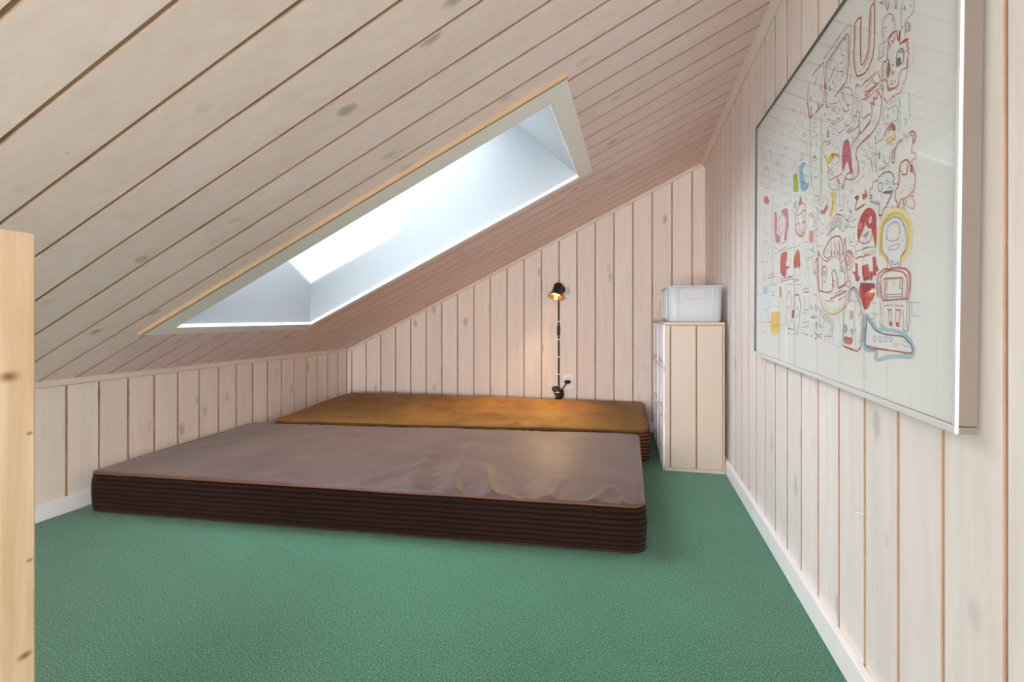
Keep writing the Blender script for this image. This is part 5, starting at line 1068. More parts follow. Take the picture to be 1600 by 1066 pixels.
    ('s', 'paleblue', 12, (5052, 3876, 5092, 3867, 5142, 3848, 5183, 3819, 5213, 3800, 5224, 3770, 5215, 3740, 5196, 3699, 5186, 3679)),
    ('s', 'grey', 8, (4965, 3704, 4996, 3695, 5046, 3696, 5086, 3687, 5126, 3678, 5146, 3658, 5147, 3638, 5157, 3618)),
    ('f', 'yellow', 0, (4657, 3627, 4826, 3671, 4997, 3625, 4928, 3573, 4799, 3521, 4709, 3539)),
    ('f', 'orange', 0, (4826, 3671, 5098, 3577, 5160, 3498, 4998, 3585, 4868, 3572)),
    ('s', 'grey', 9, (5098, 3567, 5129, 3538, 5139, 3518, 5160, 3498, 5170, 3479, 5181, 3449, 5191, 3429, 5192, 3409)),
    ('s', 'redbrown', 14, (4536, 3685, 4576, 3686, 4596, 3676, 4626, 3657, 4647, 3617, 4668, 3568, 4699, 3518, 4710, 3479, 4721, 3449, 4731, 3429, 4742, 3409, 4742, 3389)),
    ('s', 'dark', 20, (5091, 3467, 5101, 3427)),
    ('s', 'dark', 18, (4821, 3441, 4832, 3391)),
    ('f', 'rose2', 0, (5306, 3702, 5415, 3704, 5487, 3646, 5520, 3506, 5564, 3327, 5607, 3158, 5537, 3177, 5464, 3325, 5402, 3394, 5334, 3312, 5255, 3250, 5241, 3460, 5257, 3631)),
    ('s', 'blue', 10, (5285, 3271, 5373, 3363)),
    ('s', 'paleblue', 12, (5892, 3404, 5993, 3357)),
    ('s', 'paleblue', 13, (5944, 3305, 6096, 3249)),
    ('s', 'paleblue', 13, (5875, 3254, 5896, 3234, 5936, 3215, 5977, 3196, 5997, 3177, 5998, 3147, 5988, 3126, 5969, 3106, 5949, 3096)),
    ('s', 'paleblue', 12, (6041, 3458, 6093, 3389)),
    ('s', 'redbrown', 15, (6349, 4004, 6360, 3985, 6390, 3955, 6411, 3926, 6432, 3896, 6442, 3876, 6453, 3847, 6453, 3817, 6444, 3786, 6445, 3746, 6436, 3706, 6417, 3666, 6397, 3625, 6368, 3595, 6319, 3574, 6269, 3543, 6219, 3532, 6150, 3510, 6080, 3498, 6010, 3497, 5950, 3486)),
    ('s', 'redbrown', 14, (6161, 3920, 6182, 3891, 6182, 3871, 6192, 3851, 6193, 3821, 6194, 3791, 6184, 3761, 6175, 3741, 6165, 3720, 6146, 3700, 6126, 3680, 6096, 3669, 6067, 3658, 6017, 3657, 5977, 3646, 5947, 3646)),
    ('s', 'red', 16, (6161, 3910, 6161, 3930, 6191, 3921, 6222, 3892, 6242, 3872, 6262, 3863, 6252, 3882, 6241, 3912, 6230, 3952, 6230, 3972, 6250, 3962, 6280, 3943, 6301, 3923, 6321, 3914, 6330, 3954, 6330, 3984, 6329, 4004)),
    ('s', 'redbrown', 10, (5938, 4065, 5968, 4056, 6008, 4047, 6048, 4038, 6089, 4029, 6139, 4030, 6189, 4031, 6238, 4042, 6278, 4043, 6309, 4034, 6339, 4024, 6369, 4025, 6389, 4025, 6408, 4046, 6408, 4066, 6408, 4076)),
    ('s', 'redbrown', 12, (5987, 4117, 6017, 4117, 6057, 4118, 6087, 4119, 6117, 4119, 6097, 4109, 6137, 4100, 6177, 4101, 6207, 4101, 6237, 4102, 6257, 4112, 6277, 4113, 6297, 4113)),
    ('s', 'redbrown', 12, (5987, 4087, 6007, 4087, 6027, 4087, 6057, 4088, 6087, 4089, 6137, 4090, 6197, 4091, 6257, 4092, 6297, 4093)),
    ('s', 'grey', 7, (6285, 3723, 6276, 3703, 6266, 3683, 6257, 3652, 6237, 3632, 6228, 3612, 6198, 3601, 6198, 3591)),
    ('s', 'redbrown', 7, (6267, 3663, 6307, 3663)),
    ('s', 'pink', 14, (6438, 4046, 6449, 4017, 6460, 3987, 6470, 3957, 6481, 3927, 6482, 3897, 6492, 3878, 6503, 3848, 6523, 3828, 6543, 3809, 6564, 3779, 6585, 3760, 6605, 3750, 6624, 3770, 6644, 3791, 6665, 3761, 6685, 3742, 6705, 3762, 6714, 3782, 6744, 3783, 6755, 3763, 6775, 3754, 6784, 3774, 6814, 3775, 6844, 3765, 6875, 3756, 6895, 3756, 6914, 3767, 6934, 3797, 6934, 3807)),
    ('s', 'redbrown', 16, (6600, 3990, 6600, 3950, 6601, 3920, 6621, 3900, 6662, 3881, 6722, 3873, 6782, 3864, 6822, 3865, 6842, 3865, 6862, 3886)),
    ('s', 'dark', 11, (6439, 3996, 6500, 3948)),
    ('s', 'redbrown', 10, (6543, 3829, 6564, 3789)),
    ('s', 'redbrown', 10, (6714, 3802, 6725, 3753)),
    ('s', 'dark', 10, (6660, 3961, 6741, 3923)),
    ('s', 'grey', 11, (6515, 3718, 6506, 3698, 6496, 3678, 6497, 3648, 6498, 3618, 6498, 3598, 6508, 3578, 6519, 3548, 6540, 3528, 6560, 3509, 6580, 3499, 6610, 3500, 6661, 3481, 6731, 3473, 6791, 3464, 6831, 3465, 6850, 3495, 6850, 3525, 6849, 3575, 6838, 3605, 6828, 3625, 6807, 3634, 6767, 3653, 6727, 3653, 6687, 3662, 6637, 3661, 6607, 3660)),
    ('s', 'paleblue', 12, (6526, 3708, 6546, 3709, 6576, 3709, 6605, 3720, 6645, 3721, 6696, 3712, 6746, 3713, 6796, 3704, 6826, 3695)),
    ('s', 'pink', 20, (6608, 3610, 6598, 3590, 6619, 3570, 6629, 3570)),
    ('s', 'pink', 18, (6748, 3603, 6749, 3573)),
    ('s', 'grey', 9, (6848, 3585, 6843, 3395)),
    ('s', 'redbrown', 20, (6533, 3358, 6543, 3389, 6572, 3419, 6592, 3430, 6622, 3440, 6651, 3451, 6671, 3451, 6691, 3452, 6721, 3452, 6752, 3433, 6762, 3413, 6783, 3394, 6783, 3374, 6793, 3364)),
    ('s', 'red', 20, (6632, 3400, 6652, 3411, 6672, 3421, 6692, 3432, 6712, 3432, 6732, 3413, 6753, 3393, 6763, 3373, 6773, 3354)),
    ('s', 'orange', 15, (6613, 3370, 6643, 3391, 6662, 3401, 6682, 3402, 6703, 3392, 6723, 3382, 6743, 3363, 6753, 3353)),
    ('s', 'yellow', 20, (6564, 3309, 6585, 3299, 6625, 3300, 6665, 3301, 6695, 3302, 6725, 3302, 6754, 3313, 6784, 3324, 6804, 3324)),
    ('s', 'yellow', 18, (6595, 3270, 6615, 3270, 6655, 3261, 6686, 3252, 6716, 3252, 6745, 3263, 6775, 3274, 6795, 3284, 6815, 3294)),
    ('s', 'yellow', 15, (6576, 3249, 6696, 3232)),
    ('s', 'grey', 10, (6304, 3343, 6534, 3348)),
    ('s', 'dark', 12, (6304, 3343, 6303, 3363, 6292, 3393, 6292, 3423, 6291, 3443, 6311, 3444, 6321, 3444)),
    ('s', 'dark', 10, (6340, 3494, 6381, 3455)),
    ('s', 'dark', 10, (6410, 3506, 6431, 3476)),
    ('s', 'grey', 10, (6314, 3334, 6342, 2964)),
    ('f', 'greyf', 0, (6376, 3235, 6427, 3186, 6419, 3106, 6378, 3125)),
    ('s', 'grey', 10, (6518, 3128, 6519, 3098, 6530, 3068, 6540, 3048, 6560, 3029, 6591, 3009, 6621, 2990, 6641, 2991, 6660, 3031, 6660, 3071, 6659, 3091)),
    ('s', 'grey', 10, (6451, 2996, 6662, 2961)),
    ('s', 'dark', 10, (6391, 2985, 6562, 2959)),
    ('s', 'dark', 14, (6523, 2918, 6684, 2881)),
    ('s', 'pink', 10, (6187, 3191, 6207, 3201, 6226, 3212, 6256, 3212, 6277, 3193, 6288, 3143, 6299, 3083, 6311, 3013, 6322, 2974)),
    ('s', 'pink', 10, (6187, 3181, 6231, 2992)),
    ('s', 'grey', 10, (6679, 3101, 6838, 3155)),
    ('s', 'grey', 24, (6739, 3093, 6759, 3103, 6788, 3124, 6808, 3134, 6828, 3155, 6847, 3175, 6877, 3186, 6897, 3186, 6917, 3187, 6937, 3177, 6957, 3178)),
    ('s', 'redbrown', 14, (6749, 3113, 6739, 3093, 6740, 3073, 6730, 3053, 6720, 3032, 6721, 3012, 6721, 2992, 6742, 2973, 6762, 2973, 6782, 2974, 6792, 2964)),
    ('s', 'redbrown', 12, (6789, 3114, 6781, 2994)),
    ('s', 'redbrown', 17, (7097, 3201, 7117, 3211, 7147, 3212, 7177, 3202, 7197, 3193, 7218, 3163, 7228, 3143, 7229, 3113, 7219, 3093, 7200, 3073, 7200, 3063)),
    ('s', 'redbrown', 14, (7128, 3171, 7148, 3172, 7168, 3172, 7178, 3142, 7179, 3112, 7179, 3082, 7180, 3062)),
    ('s', 'pink', 12, (7160, 3062, 7160, 3042, 7151, 3022, 7151, 3002, 7152, 2982, 7172, 2962, 7202, 2953, 7233, 2943, 7253, 2934, 7253, 2904, 7244, 2884, 7224, 2883, 7204, 2883, 7184, 2882, 7164, 2882, 7144, 2862, 7135, 2841)),
    ('s', 'redbrown', 16, (6895, 2816, 6905, 2836, 6904, 2856, 6904, 2886, 6913, 2907, 6933, 2917, 6963, 2928, 6993, 2928, 7023, 2929, 7053, 2920, 7073, 2910, 7094, 2890, 7114, 2871, 7125, 2841, 7135, 2821, 7135, 2811)),
    ('s', 'redbrown', 12, (7074, 2870, 7066, 2770)),
    ('s', 'red', 16, (7155, 2832, 7175, 2812, 7186, 2792, 7156, 2782, 7136, 2781, 7146, 2762, 7167, 2752, 7187, 2742, 7207, 2733)),
    ('s', 'teal', 15, (6992, 3408, 7013, 3399, 7043, 3389, 7043, 3369, 7024, 3339, 7014, 3329)),
    ('s', 'teal', 14, (6987, 3188, 7017, 3189, 7037, 3189, 7057, 3180, 7058, 3150, 7058, 3130, 7059, 3120)),
    ('s', 'paleblue', 15, (6876, 3696, 6887, 3646, 6899, 3576, 6900, 3506, 6901, 3446, 6903, 3396, 6903, 3356, 6894, 3316, 6885, 3296)),
    ('s', 'paleblue', 13, (7086, 3680, 7103, 3371)),
    ('s', 'paleblue', 13, (6966, 3248, 7108, 3161)),
    ('s', 'paleblue', 12, (6003, 3347, 6105, 3269)),
    ('s', 'paleblue', 12, (6035, 3277, 6065, 3258, 6106, 3219, 6157, 3190, 6178, 3151, 6178, 3121, 6169, 3080, 6150, 3050, 6141, 3020)),
    ('s', 'paleblue', 12, (6102, 3429, 6153, 3350)),
    ('s', 'orange', 16, (4730, 3489, 4730, 3469, 4721, 3449, 4712, 3419, 4712, 3389, 4723, 3359, 4734, 3319, 4744, 3289, 4775, 3260, 4805, 3251, 4835, 3251, 4885, 3252, 4935, 3253, 5015, 3245, 5116, 3237, 5196, 3239, 5256, 3240)),
    ('s', 'dark', 10, (4802, 3401, 4813, 3371, 4833, 3341, 4854, 3322, 4874, 3312, 4894, 3303, 4903, 3333, 4893, 3353, 4883, 3372)),
    ('s', 'dark', 20, (4832, 3421, 4832, 3401)),
    ('s', 'dark', 14, (5036, 3216, 5056, 3206, 5077, 3177, 5097, 3157, 5118, 3137, 5138, 3118, 5159, 3098, 5158, 3118, 5148, 3148, 5127, 3178, 5116, 3207)),
    ('s', 'redbrown', 15, (5338, 3132, 5358, 3153, 5387, 3163, 5427, 3184, 5467, 3185, 5507, 3186, 5547, 3167, 5598, 3148, 5618, 3138)),
    ('s', 'redbrown', 15, (5291, 3011, 5310, 3052, 5319, 3082, 5339, 3102, 5358, 3113, 5378, 3113, 5408, 3114, 5438, 3114, 5479, 3095, 5539, 3077, 5590, 3058, 5640, 3049, 5680, 3050, 5710, 3050, 5750, 3061, 5769, 3072, 5789, 3102, 5808, 3132, 5817, 3163, 5827, 3183)),
    ('s', 'pink', 13, (5575, 3257, 5608, 3148)),
    ('s', 'redbrown', 13, (5259, 3100, 5249, 3070, 5250, 3050, 5250, 3030, 5271, 3011, 5291, 3001, 5311, 3002, 5330, 3032, 5340, 3052, 5349, 3072)),
    ('s', 'grey', 9, (5320, 3042, 5327, 2722)),
    ('s', 'grey', 9, (5610, 3038, 5624, 2848)),
    ('s', 'grey', 9, (5383, 2903, 5404, 2844)),
    ('s', 'grey', 10, (5543, 2917, 5554, 2847)),
    ('s', 'dark', 12, (5456, 2745, 5476, 2785)),
    ('s', 'grey', 9, (5721, 2981, 5981, 3016)),
    ('s', 'paleblue', 10, (5770, 3052, 5849, 3073)),
    ('s', 'green', 10, (3885, 3731, 3885, 3691, 3876, 3650, 3877, 3600, 3888, 3551, 3900, 3491, 3911, 3431, 3922, 3381, 3933, 3342)),
    ('s', 'palegreen', 30, (3927, 3622, 3973, 3342)),
    ('s', 'palegreen', 30, (4408, 3582, 4409, 3512, 4412, 3412, 4414, 3312, 4416, 3232, 4407, 3182, 4397, 3152, 4388, 3121, 4378, 3111)),
    ('s', 'palegreen', 20, (3998, 3103, 4038, 3094, 4109, 3085, 4169, 3067, 4219, 3058, 4269, 3059, 4309, 3060, 4339, 3070, 4359, 3071)),
    ('s', 'green', 8, (4086, 3665, 4077, 3635, 4077, 3605, 4068, 3585, 4068, 3565, 4069, 3535, 4069, 3515, 4090, 3495, 4140, 3476, 4190, 3467, 4251, 3459, 4291, 3459, 4310, 3470, 4320, 3490, 4329, 3520, 4329, 3550, 4318, 3580, 4317, 3600, 4307, 3610)),
    ('s', 'green', 9, (4050, 3464, 4291, 3439)),
    ('s', 'grey', 8, (4091, 3415, 4093, 3365, 4094, 3295, 4096, 3225, 4117, 3166, 4168, 3137, 4228, 3108, 4298, 3100, 4338, 3120, 4347, 3171, 4345, 3241, 4334, 3320, 4333, 3370)),
    ('s', 'dark', 10, (4148, 3596, 4168, 3567)),
    ('s', 'grey', 7, (4212, 3388, 4216, 3218)),
    ('s', 'grey', 8, (4176, 3197, 4197, 3177, 4217, 3158, 4247, 3178, 4256, 3189)),
    ('s', 'paleyellow', 20, (4019, 3053, 4340, 3020)),
    ('f', 'yellow', 0, (4829, 3061, 4960, 3034, 4953, 2874, 4926, 2753, 4848, 2661, 4768, 2650, 4786, 2750, 4865, 2812, 4872, 2922)),
    ('s', 'dark', 10, (4838, 3111, 4858, 3102, 4879, 3082, 4909, 3073, 4929, 3063, 4949, 3064, 4969, 3064, 4999, 3065, 5009, 3065)),
    ('s', 'grey', 9, (4776, 3210, 4789, 3070)),
    ('s', 'grey', 9, (5068, 3136, 5059, 3086, 5040, 3016, 5022, 2935, 5014, 2865, 5015, 2815, 5026, 2765, 5037, 2726, 5047, 2706)),
    ('s', 'grey', 9, (5169, 3098, 5186, 2749)),
    ('s', 'dark', 14, (5208, 2689, 5318, 2682)),
    ('s', 'dark', 10, (5018, 2655, 5048, 2656, 5088, 2647, 5139, 2638, 5179, 2629, 5209, 2619, 5239, 2610, 5260, 2600, 5270, 2601)),
    ('s', 'grey', 10, (5126, 2777, 5206, 2779)),
    ('s', 'grey', 10, (5392, 2503, 5432, 2504, 5491, 2515, 5551, 2527, 5591, 2538, 5611, 2558, 5610, 2578, 5600, 2598, 5579, 2617, 5559, 2617, 5539, 2606)),
    ('s', 'dark', 12, (5559, 2617, 5610, 2588)),
    ('s', 'pink', 10, (5329, 2612, 5361, 2543)),
    ('s', 'grey', 8, (4383, 2911, 4382, 2931, 4391, 2962, 4401, 2992, 4420, 3022, 4440, 3043, 4469, 3053, 4499, 3074, 4529, 3075, 4559, 3075, 4589, 3066, 4610, 3046, 4640, 3027, 4651, 2997, 4661, 2967, 4672, 2938, 4672, 2918)),
    ('s', 'dark', 8, (4383, 2911, 4402, 2922, 4432, 2932, 4462, 2953, 4491, 2964, 4511, 2964, 4531, 2965, 4552, 2955, 4562, 2955)),
    ('s', 'dark', 7, (4510, 3044, 4531, 2985)),
    ('f', 'rose2', 0, (4364, 2861, 4514, 2824, 4673, 2908, 4655, 2817, 4556, 2765, 4425, 2792)),
    ('s', 'redbrown', 10, (4364, 2861, 4364, 2831, 4365, 2811, 4385, 2801, 4415, 2782, 4466, 2773, 4506, 2764, 4556, 2765, 4586, 2766, 4625, 2787, 4655, 2807, 4674, 2828, 4684, 2848, 4693, 2878, 4693, 2898, 4692, 2918)),
    ('s', 'dark', 8, (4222, 2918, 4264, 2849)),
    ('s', 'grey', 7, (4103, 2875, 4115, 2805, 4117, 2685, 4130, 2576, 4152, 2496, 4193, 2447, 4243, 2438, 4283, 2429, 4313, 2430)),
    ('s', 'grey', 7, (4348, 2660, 4349, 2630, 4350, 2571, 4351, 2511, 4372, 2471, 4412, 2462, 4463, 2453, 4503, 2454, 4543, 2455)),
    ('s', 'grey', 7, (4539, 2605, 4522, 2484)),
    ('s', 'grey', 9, (4612, 2486, 4642, 2497, 4691, 2518, 4741, 2539, 4790, 2560, 4830, 2581, 4879, 2602, 4919, 2623, 4949, 2644)),
    ('s', 'grey', 10, (4851, 2541, 4870, 2552, 4890, 2562, 4920, 2573, 4950, 2584, 4990, 2594, 5029, 2605, 5069, 2606, 5119, 2607, 5170, 2588, 5220, 2569, 5271, 2541, 5301, 2531)),
    ('s', 'grey', 10, (4802, 2480, 4822, 2491, 4851, 2511, 4891, 2522, 4931, 2543, 4970, 2554, 5020, 2565, 5070, 2566, 5120, 2567, 5171, 2548, 5221, 2529, 5272, 2501, 5302, 2491)),
    ('s', 'grey', 10, (4753, 2419, 4783, 2430, 4812, 2461, 4862, 2482, 4902, 2493, 4951, 2514, 5011, 2525, 5061, 2526, 5121, 2527, 5171, 2518, 5222, 2490, 5272, 2471, 5303, 2451)),
    ('s', 'grey', 10, (4705, 2358, 4734, 2379, 4774, 2400, 4833, 2431, 4883, 2452, 4942, 2463, 5002, 2485, 5062, 2486, 5122, 2487, 5172, 2478, 5223, 2450, 5273, 2431, 5304, 2411)),
    ('s', 'redbrown', 10, (4949, 2614, 4979, 2634, 4998, 2645, 5018, 2655, 5048, 2656, 5088, 2657, 5138, 2648, 5179, 2639, 5219, 2619, 5270, 2601, 5300, 2571, 5330, 2562)),
    ('s', 'dark', 9, (4684, 2388, 4734, 2399, 4813, 2421, 4893, 2442, 4953, 2454, 5002, 2465, 5042, 2466, 5082, 2466, 5122, 2467, 5173, 2438, 5224, 2410, 5275, 2371, 5305, 2351)),
    ('s', 'redbrown', 20, (4571, 2075, 4570, 2095, 4570, 2115, 4579, 2145, 4599, 2176, 4638, 2207, 4687, 2238, 4737, 2269, 4796, 2290, 4846, 2311, 4915, 2323, 4975, 2324, 5025, 2325, 5075, 2326, 5116, 2317, 5156, 2308, 5186, 2299, 5217, 2279, 5237, 2260, 5257, 2240, 5278, 2201, 5299, 2151, 5311, 2091, 5322, 2032, 5333, 1992)),
    ('s', 'redbrown', 18, (5330, 2122, 5339, 2152, 5358, 2192, 5368, 2233, 5387, 2253, 5398, 2203, 5399, 2163, 5400, 2123, 5411, 2084, 5422, 2044, 5432, 2014, 5433, 1984)),
    ('s', 'pink', 22, (4997, 2245, 4998, 2225, 5008, 2195, 5019, 2155, 5030, 2135, 5030, 2105, 5021, 2075, 5021, 2055, 5012, 2045)),
    ('s', 'pink', 22, (5157, 2248, 5158, 2228, 5168, 2198, 5179, 2168, 5190, 2139, 5190, 2109, 5191, 2069, 5192, 2029, 5192, 2009)),
    ('s', 'redbrown', 12, (5087, 2237, 5112, 2017)),
    ('s', 'pink', 14, (4857, 2261, 4862, 2042)),
    ('s', 'redbrown', 14, (5432, 2014, 5452, 2014, 5472, 2025, 5492, 2035, 5522, 2036, 5542, 2036, 5562, 2027, 5592, 2017, 5613, 1998, 5623, 1978, 5633, 1968)),
    ('s', 'redbrown', 13, (4319, 2170, 4360, 2091)),
    ('s', 'grey', 8, (4579, 2155, 4691, 2078)),
    ('s', 'pink', 10, (4658, 2197, 4831, 2071)),
    ('s', 'redbrown', 20, (5696, 2770, 5716, 2780, 5736, 2781, 5765, 2791, 5776, 2772, 5777, 2742, 5767, 2711, 5758, 2691, 5738, 2671, 5729, 2651, 5719, 2620, 5730, 2601, 5760, 2601, 5810, 2602, 5889, 2614, 5959, 2616, 6009, 2627)),
    ('f', 'rust', 0, (5696, 2770, 5785, 2792, 5826, 2783, 5817, 2733, 5757, 2731)),
    ('f', 'rust', 0, (5936, 2785, 6006, 2757, 6015, 2837, 6087, 2718, 6047, 2718, 5988, 2686, 5937, 2715)),
    ('f', 'red', 0, (6161, 2540, 6011, 2547, 5892, 2484, 5814, 2382, 5787, 2252, 5809, 2182, 5839, 2153, 5918, 2235, 5996, 2316, 6014, 2397, 6066, 2328, 6137, 2269, 6177, 2280)),
    ('s', 'palepink', 16, (5865, 2364, 5885, 2374, 5905, 2374, 5925, 2355, 5926, 2325, 5896, 2314, 5876, 2324, 5865, 2354, 5865, 2364)),
    ('s', 'redbrown', 13, (5829, 2153, 5850, 2143, 5870, 2134, 5890, 2124, 5920, 2115, 5950, 2105, 5981, 2096, 6021, 2087, 6051, 2087, 6081, 2088, 6121, 2089, 6151, 2100, 6171, 2100)),
    ('f', 'violetgrey', 0, (5968, 2206, 6127, 2249, 6128, 2219, 6049, 2167, 5989, 2176)),
    ('s', 'grey', 11, (5819, 2162, 5790, 2132, 5751, 2091, 5722, 2050, 5742, 2021, 5822, 2012, 5962, 2016, 6082, 2018, 6172, 2020)),
    ('s', 'grey', 9, (5442, 2504, 5455, 2365)),
    ('s', 'grey', 9, (5512, 2496, 5502, 2476, 5503, 2446, 5504, 2416, 5524, 2396, 5574, 2377, 5645, 2369, 5715, 2360, 5765, 2361)),
    ('s', 'grey', 9, (5543, 2466, 5763, 2461)),
    ('s', 'grey', 10, (5676, 2299, 5659, 2189)),
    ('s', 'grey', 10, (5547, 2257, 5560, 2107)),
    ('s', 'dark', 11, (5641, 2099, 5681, 2089)),
    ('s', 'grey', 10, (5569, 2167, 5679, 2159)),
    ('s', 'paleblue', 14, (5478, 2675, 5560, 2577)),
    ('s', 'paleblue', 16, (4154, 2376, 4175, 2357, 4185, 2327, 4216, 2298, 4236, 2278, 4277, 2259, 4327, 2250, 4367, 2241, 4397, 2231)),
    ('s', 'palepink', 20, (5774, 1961, 5743, 2011)),
    ('f', 'salmon', 0, (3860, 2580, 3990, 2573, 4071, 2504, 4074, 2384, 3955, 2352, 3844, 2399)),
    ('s', 'redbrown', 12, (3941, 2522, 3953, 2432)),
    ('s', 'pink', 12, (3814, 2839, 3844, 2860, 3873, 2870, 3903, 2871, 3934, 2861, 3974, 2852, 4014, 2833, 4045, 2814, 4065, 2794, 4075, 2775, 4086, 2755, 4086, 2735)),
    ('f', 'red', 0, (5972, 2506, 6051, 2558, 6161, 2550, 6272, 2492, 6324, 2424, 6349, 2174, 6333, 2004, 6302, 2043, 6249, 2172, 6207, 2261, 6127, 2289, 6065, 2338, 6024, 2407, 5975, 2346)),
    ('f', 'white', 0, (6124, 2389, 6173, 2430, 6214, 2421, 6215, 2361, 6176, 2330, 6135, 2349)),
    ('s', 'redbrown', 15, (6165, 2380, 6174, 2400, 6194, 2391, 6195, 2371, 6195, 2361)),
    ('s', 'redbrown', 14, (6228, 2241, 6228, 2221, 6228, 2201, 6229, 2181, 6229, 2161, 6210, 2141, 6180, 2110, 6161, 2100, 6131, 2099, 6091, 2088, 6061, 2088, 6031, 2087, 6001, 2096, 5980, 2106)),
    ('s', 'dark', 11, (5982, 2026, 6012, 2027, 6052, 2028, 6092, 2028, 6132, 2029, 6182, 2020, 6243, 2012, 6293, 2013, 6333, 2004)),
    ('f', 'violetgrey', 0, (5978, 2206, 6127, 2249, 6138, 2219, 6059, 2168, 5999, 2176)),
    ('s', 'grey', 8, (6030, 2137, 6080, 2128)),
    ('f', 'rust', 0, (5986, 2756, 6016, 2757, 6015, 2827, 6087, 2718, 6037, 2707, 5988, 2686)),
    ('s', 'redbrown', 12, (6014, 1967, 6024, 1927)),
    ('s', 'redbrown', 12, (6074, 1968, 6084, 1928)),
    ('s', 'redbrown', 12, (6134, 1969, 6144, 1929)),
    ('s', 'redbrown', 12, (6193, 1971, 6204, 1931)),
    ('s', 'redbrown', 12, (6253, 1972, 6264, 1932)),
    ('s', 'redbrown', 12, (6313, 1973, 6324, 1933)),
    ('s', 'dark', 13, (6179, 2640, 6178, 2660, 6168, 2680, 6168, 2700, 6167, 2730, 6166, 2760, 6166, 2780, 6186, 2791, 6206, 2791, 6226, 2791, 6235, 2822, 6244, 2842, 6254, 2862, 6274, 2863, 6294, 2863, 6314, 2863, 6334, 2864, 6354, 2844, 6374, 2845, 6384, 2865, 6384, 2885, 6403, 2895, 6423, 2896, 6443, 2896, 6463, 2907, 6483, 2907, 6503, 2908, 6523, 2908, 6543, 2908, 6573, 2909, 6603, 2900, 6633, 2900, 6664, 2891, 6694, 2872, 6714, 2862, 6735, 2843, 6755, 2813, 6776, 2793, 6776, 2763, 6767, 2733, 6767, 2723)),
    ('s', 'dark', 13, (6178, 2700, 6208, 2701, 6228, 2691, 6208, 2671, 6188, 2661, 6179, 2640, 6210, 2611, 6240, 2592, 6250, 2612, 6280, 2603, 6300, 2583, 6321, 2563, 6341, 2554, 6360, 2584, 6380, 2575, 6391, 2555, 6411, 2535, 6431, 2536, 6441, 2556, 6441, 2566)),
    ('s', 'dark', 13, (6769, 2653, 6749, 2633, 6730, 2612, 6710, 2612, 6690, 2612, 6700, 2582, 6701, 2562, 6681, 2561, 6661, 2561, 6651, 2541, 6652, 2521, 6632, 2510, 6612, 2520, 6602, 2500, 6602, 2480, 6583, 2469, 6563, 2469, 6543, 2468, 6513, 2448, 6504, 2427, 6494, 2407, 6484, 2387)),
    ('s', 'dark', 13, (6422, 2516, 6422, 2496, 6413, 2465, 6413, 2435, 6414, 2415, 6454, 2396, 6474, 2387, 6484, 2387)),
    ('s', 'dark', 18, (6414, 2395, 6504, 2387)),
    ('s', 'dark', 10, (6445, 2376, 6456, 2336)),
    ('s', 'tealgrey', 18, (6415, 2806, 6435, 2806, 6455, 2806, 6476, 2797, 6496, 2777, 6496, 2757, 6497, 2737, 6487, 2717, 6478, 2697, 6458, 2697, 6438, 2696, 6417, 2716, 6397, 2735, 6386, 2755, 6386, 2785, 6395, 2805, 6415, 2806)),
    ('s', 'tealgrey', 13, (6586, 2789, 6605, 2800, 6625, 2800, 6636, 2780, 6646, 2761, 6627, 2750, 6607, 2750, 6586, 2769)),
    ('f', 'slate', 0, (6498, 2667, 6568, 2679, 6629, 2660, 6769, 2643, 6669, 2621, 6529, 2648)),
    ('s', 'tealgrey', 10, (6618, 2680, 6638, 2690, 6658, 2701, 6678, 2701, 6698, 2682, 6708, 2672)),
    ('s', 'dark', 10, (6747, 2753, 6757, 2723, 6778, 2703, 6808, 2704, 6828, 2705)),
    ('s', 'redbrown', 16, (6914, 2887, 6914, 2867, 6905, 2846, 6895, 2816, 6896, 2796, 6896, 2766, 6897, 2746, 6897, 2726, 6898, 2706, 6868, 2695, 6848, 2695, 6868, 2685, 6888, 2676, 6859, 2645, 6829, 2635, 6820, 2614, 6810, 2584, 6811, 2564, 6811, 2544, 6812, 2524, 6822, 2504, 6842, 2485, 6852, 2485)),
    ('s', 'pink', 16, (7157, 2752, 7177, 2752, 7207, 2733, 7218, 2713, 7238, 2684, 7239, 2664, 7239, 2644, 7239, 2624, 7230, 2593, 7221, 2573, 7211, 2553, 7191, 2532, 7172, 2522, 7152, 2512, 7122, 2501, 7092, 2490, 7052, 2489, 7022, 2489, 7003, 2478)),
    ('s', 'redbrown', 16, (6956, 2797, 6966, 2778, 6996, 2768, 7026, 2759, 7046, 2759, 7066, 2780, 7066, 2800, 7065, 2830, 7075, 2840)),
    ('s', 'redbrown', 18, (7155, 2822, 7146, 2802, 7146, 2772, 7176, 2762, 7196, 2783)),
    ('s', 'redbrown', 14, (6852, 2485, 6863, 2455, 6874, 2426, 6894, 2416, 6913, 2436, 6923, 2467, 6942, 2487, 6972, 2498, 6993, 2478, 6993, 2458, 6993, 2438, 7004, 2418, 7024, 2409, 7044, 2429, 7043, 2459, 7043, 2469)),
    ('s', 'pink', 13, (6714, 2432, 6733, 2442, 6753, 2453, 6774, 2433, 6784, 2414, 6804, 2404, 6824, 2414, 6854, 2425, 6884, 2406, 6895, 2386, 6905, 2386)),
    ('s', 'pink', 13, (7143, 2461, 7163, 2482, 7183, 2482, 7203, 2473, 7204, 2433, 7224, 2403, 7235, 2383, 7245, 2364, 7236, 2343, 7206, 2333, 7176, 2342, 7145, 2351, 7135, 2361)),
    ('s', 'palepink', 14, (6945, 2387, 6965, 2387, 6985, 2388, 7014, 2399, 7034, 2399, 7065, 2390, 7085, 2380, 7115, 2371, 7125, 2371)),
    ('s', 'lilac', 12, (7005, 2378, 7035, 2349)),
    ('s', 'pink', 10, (6593, 2469, 6673, 2451)),
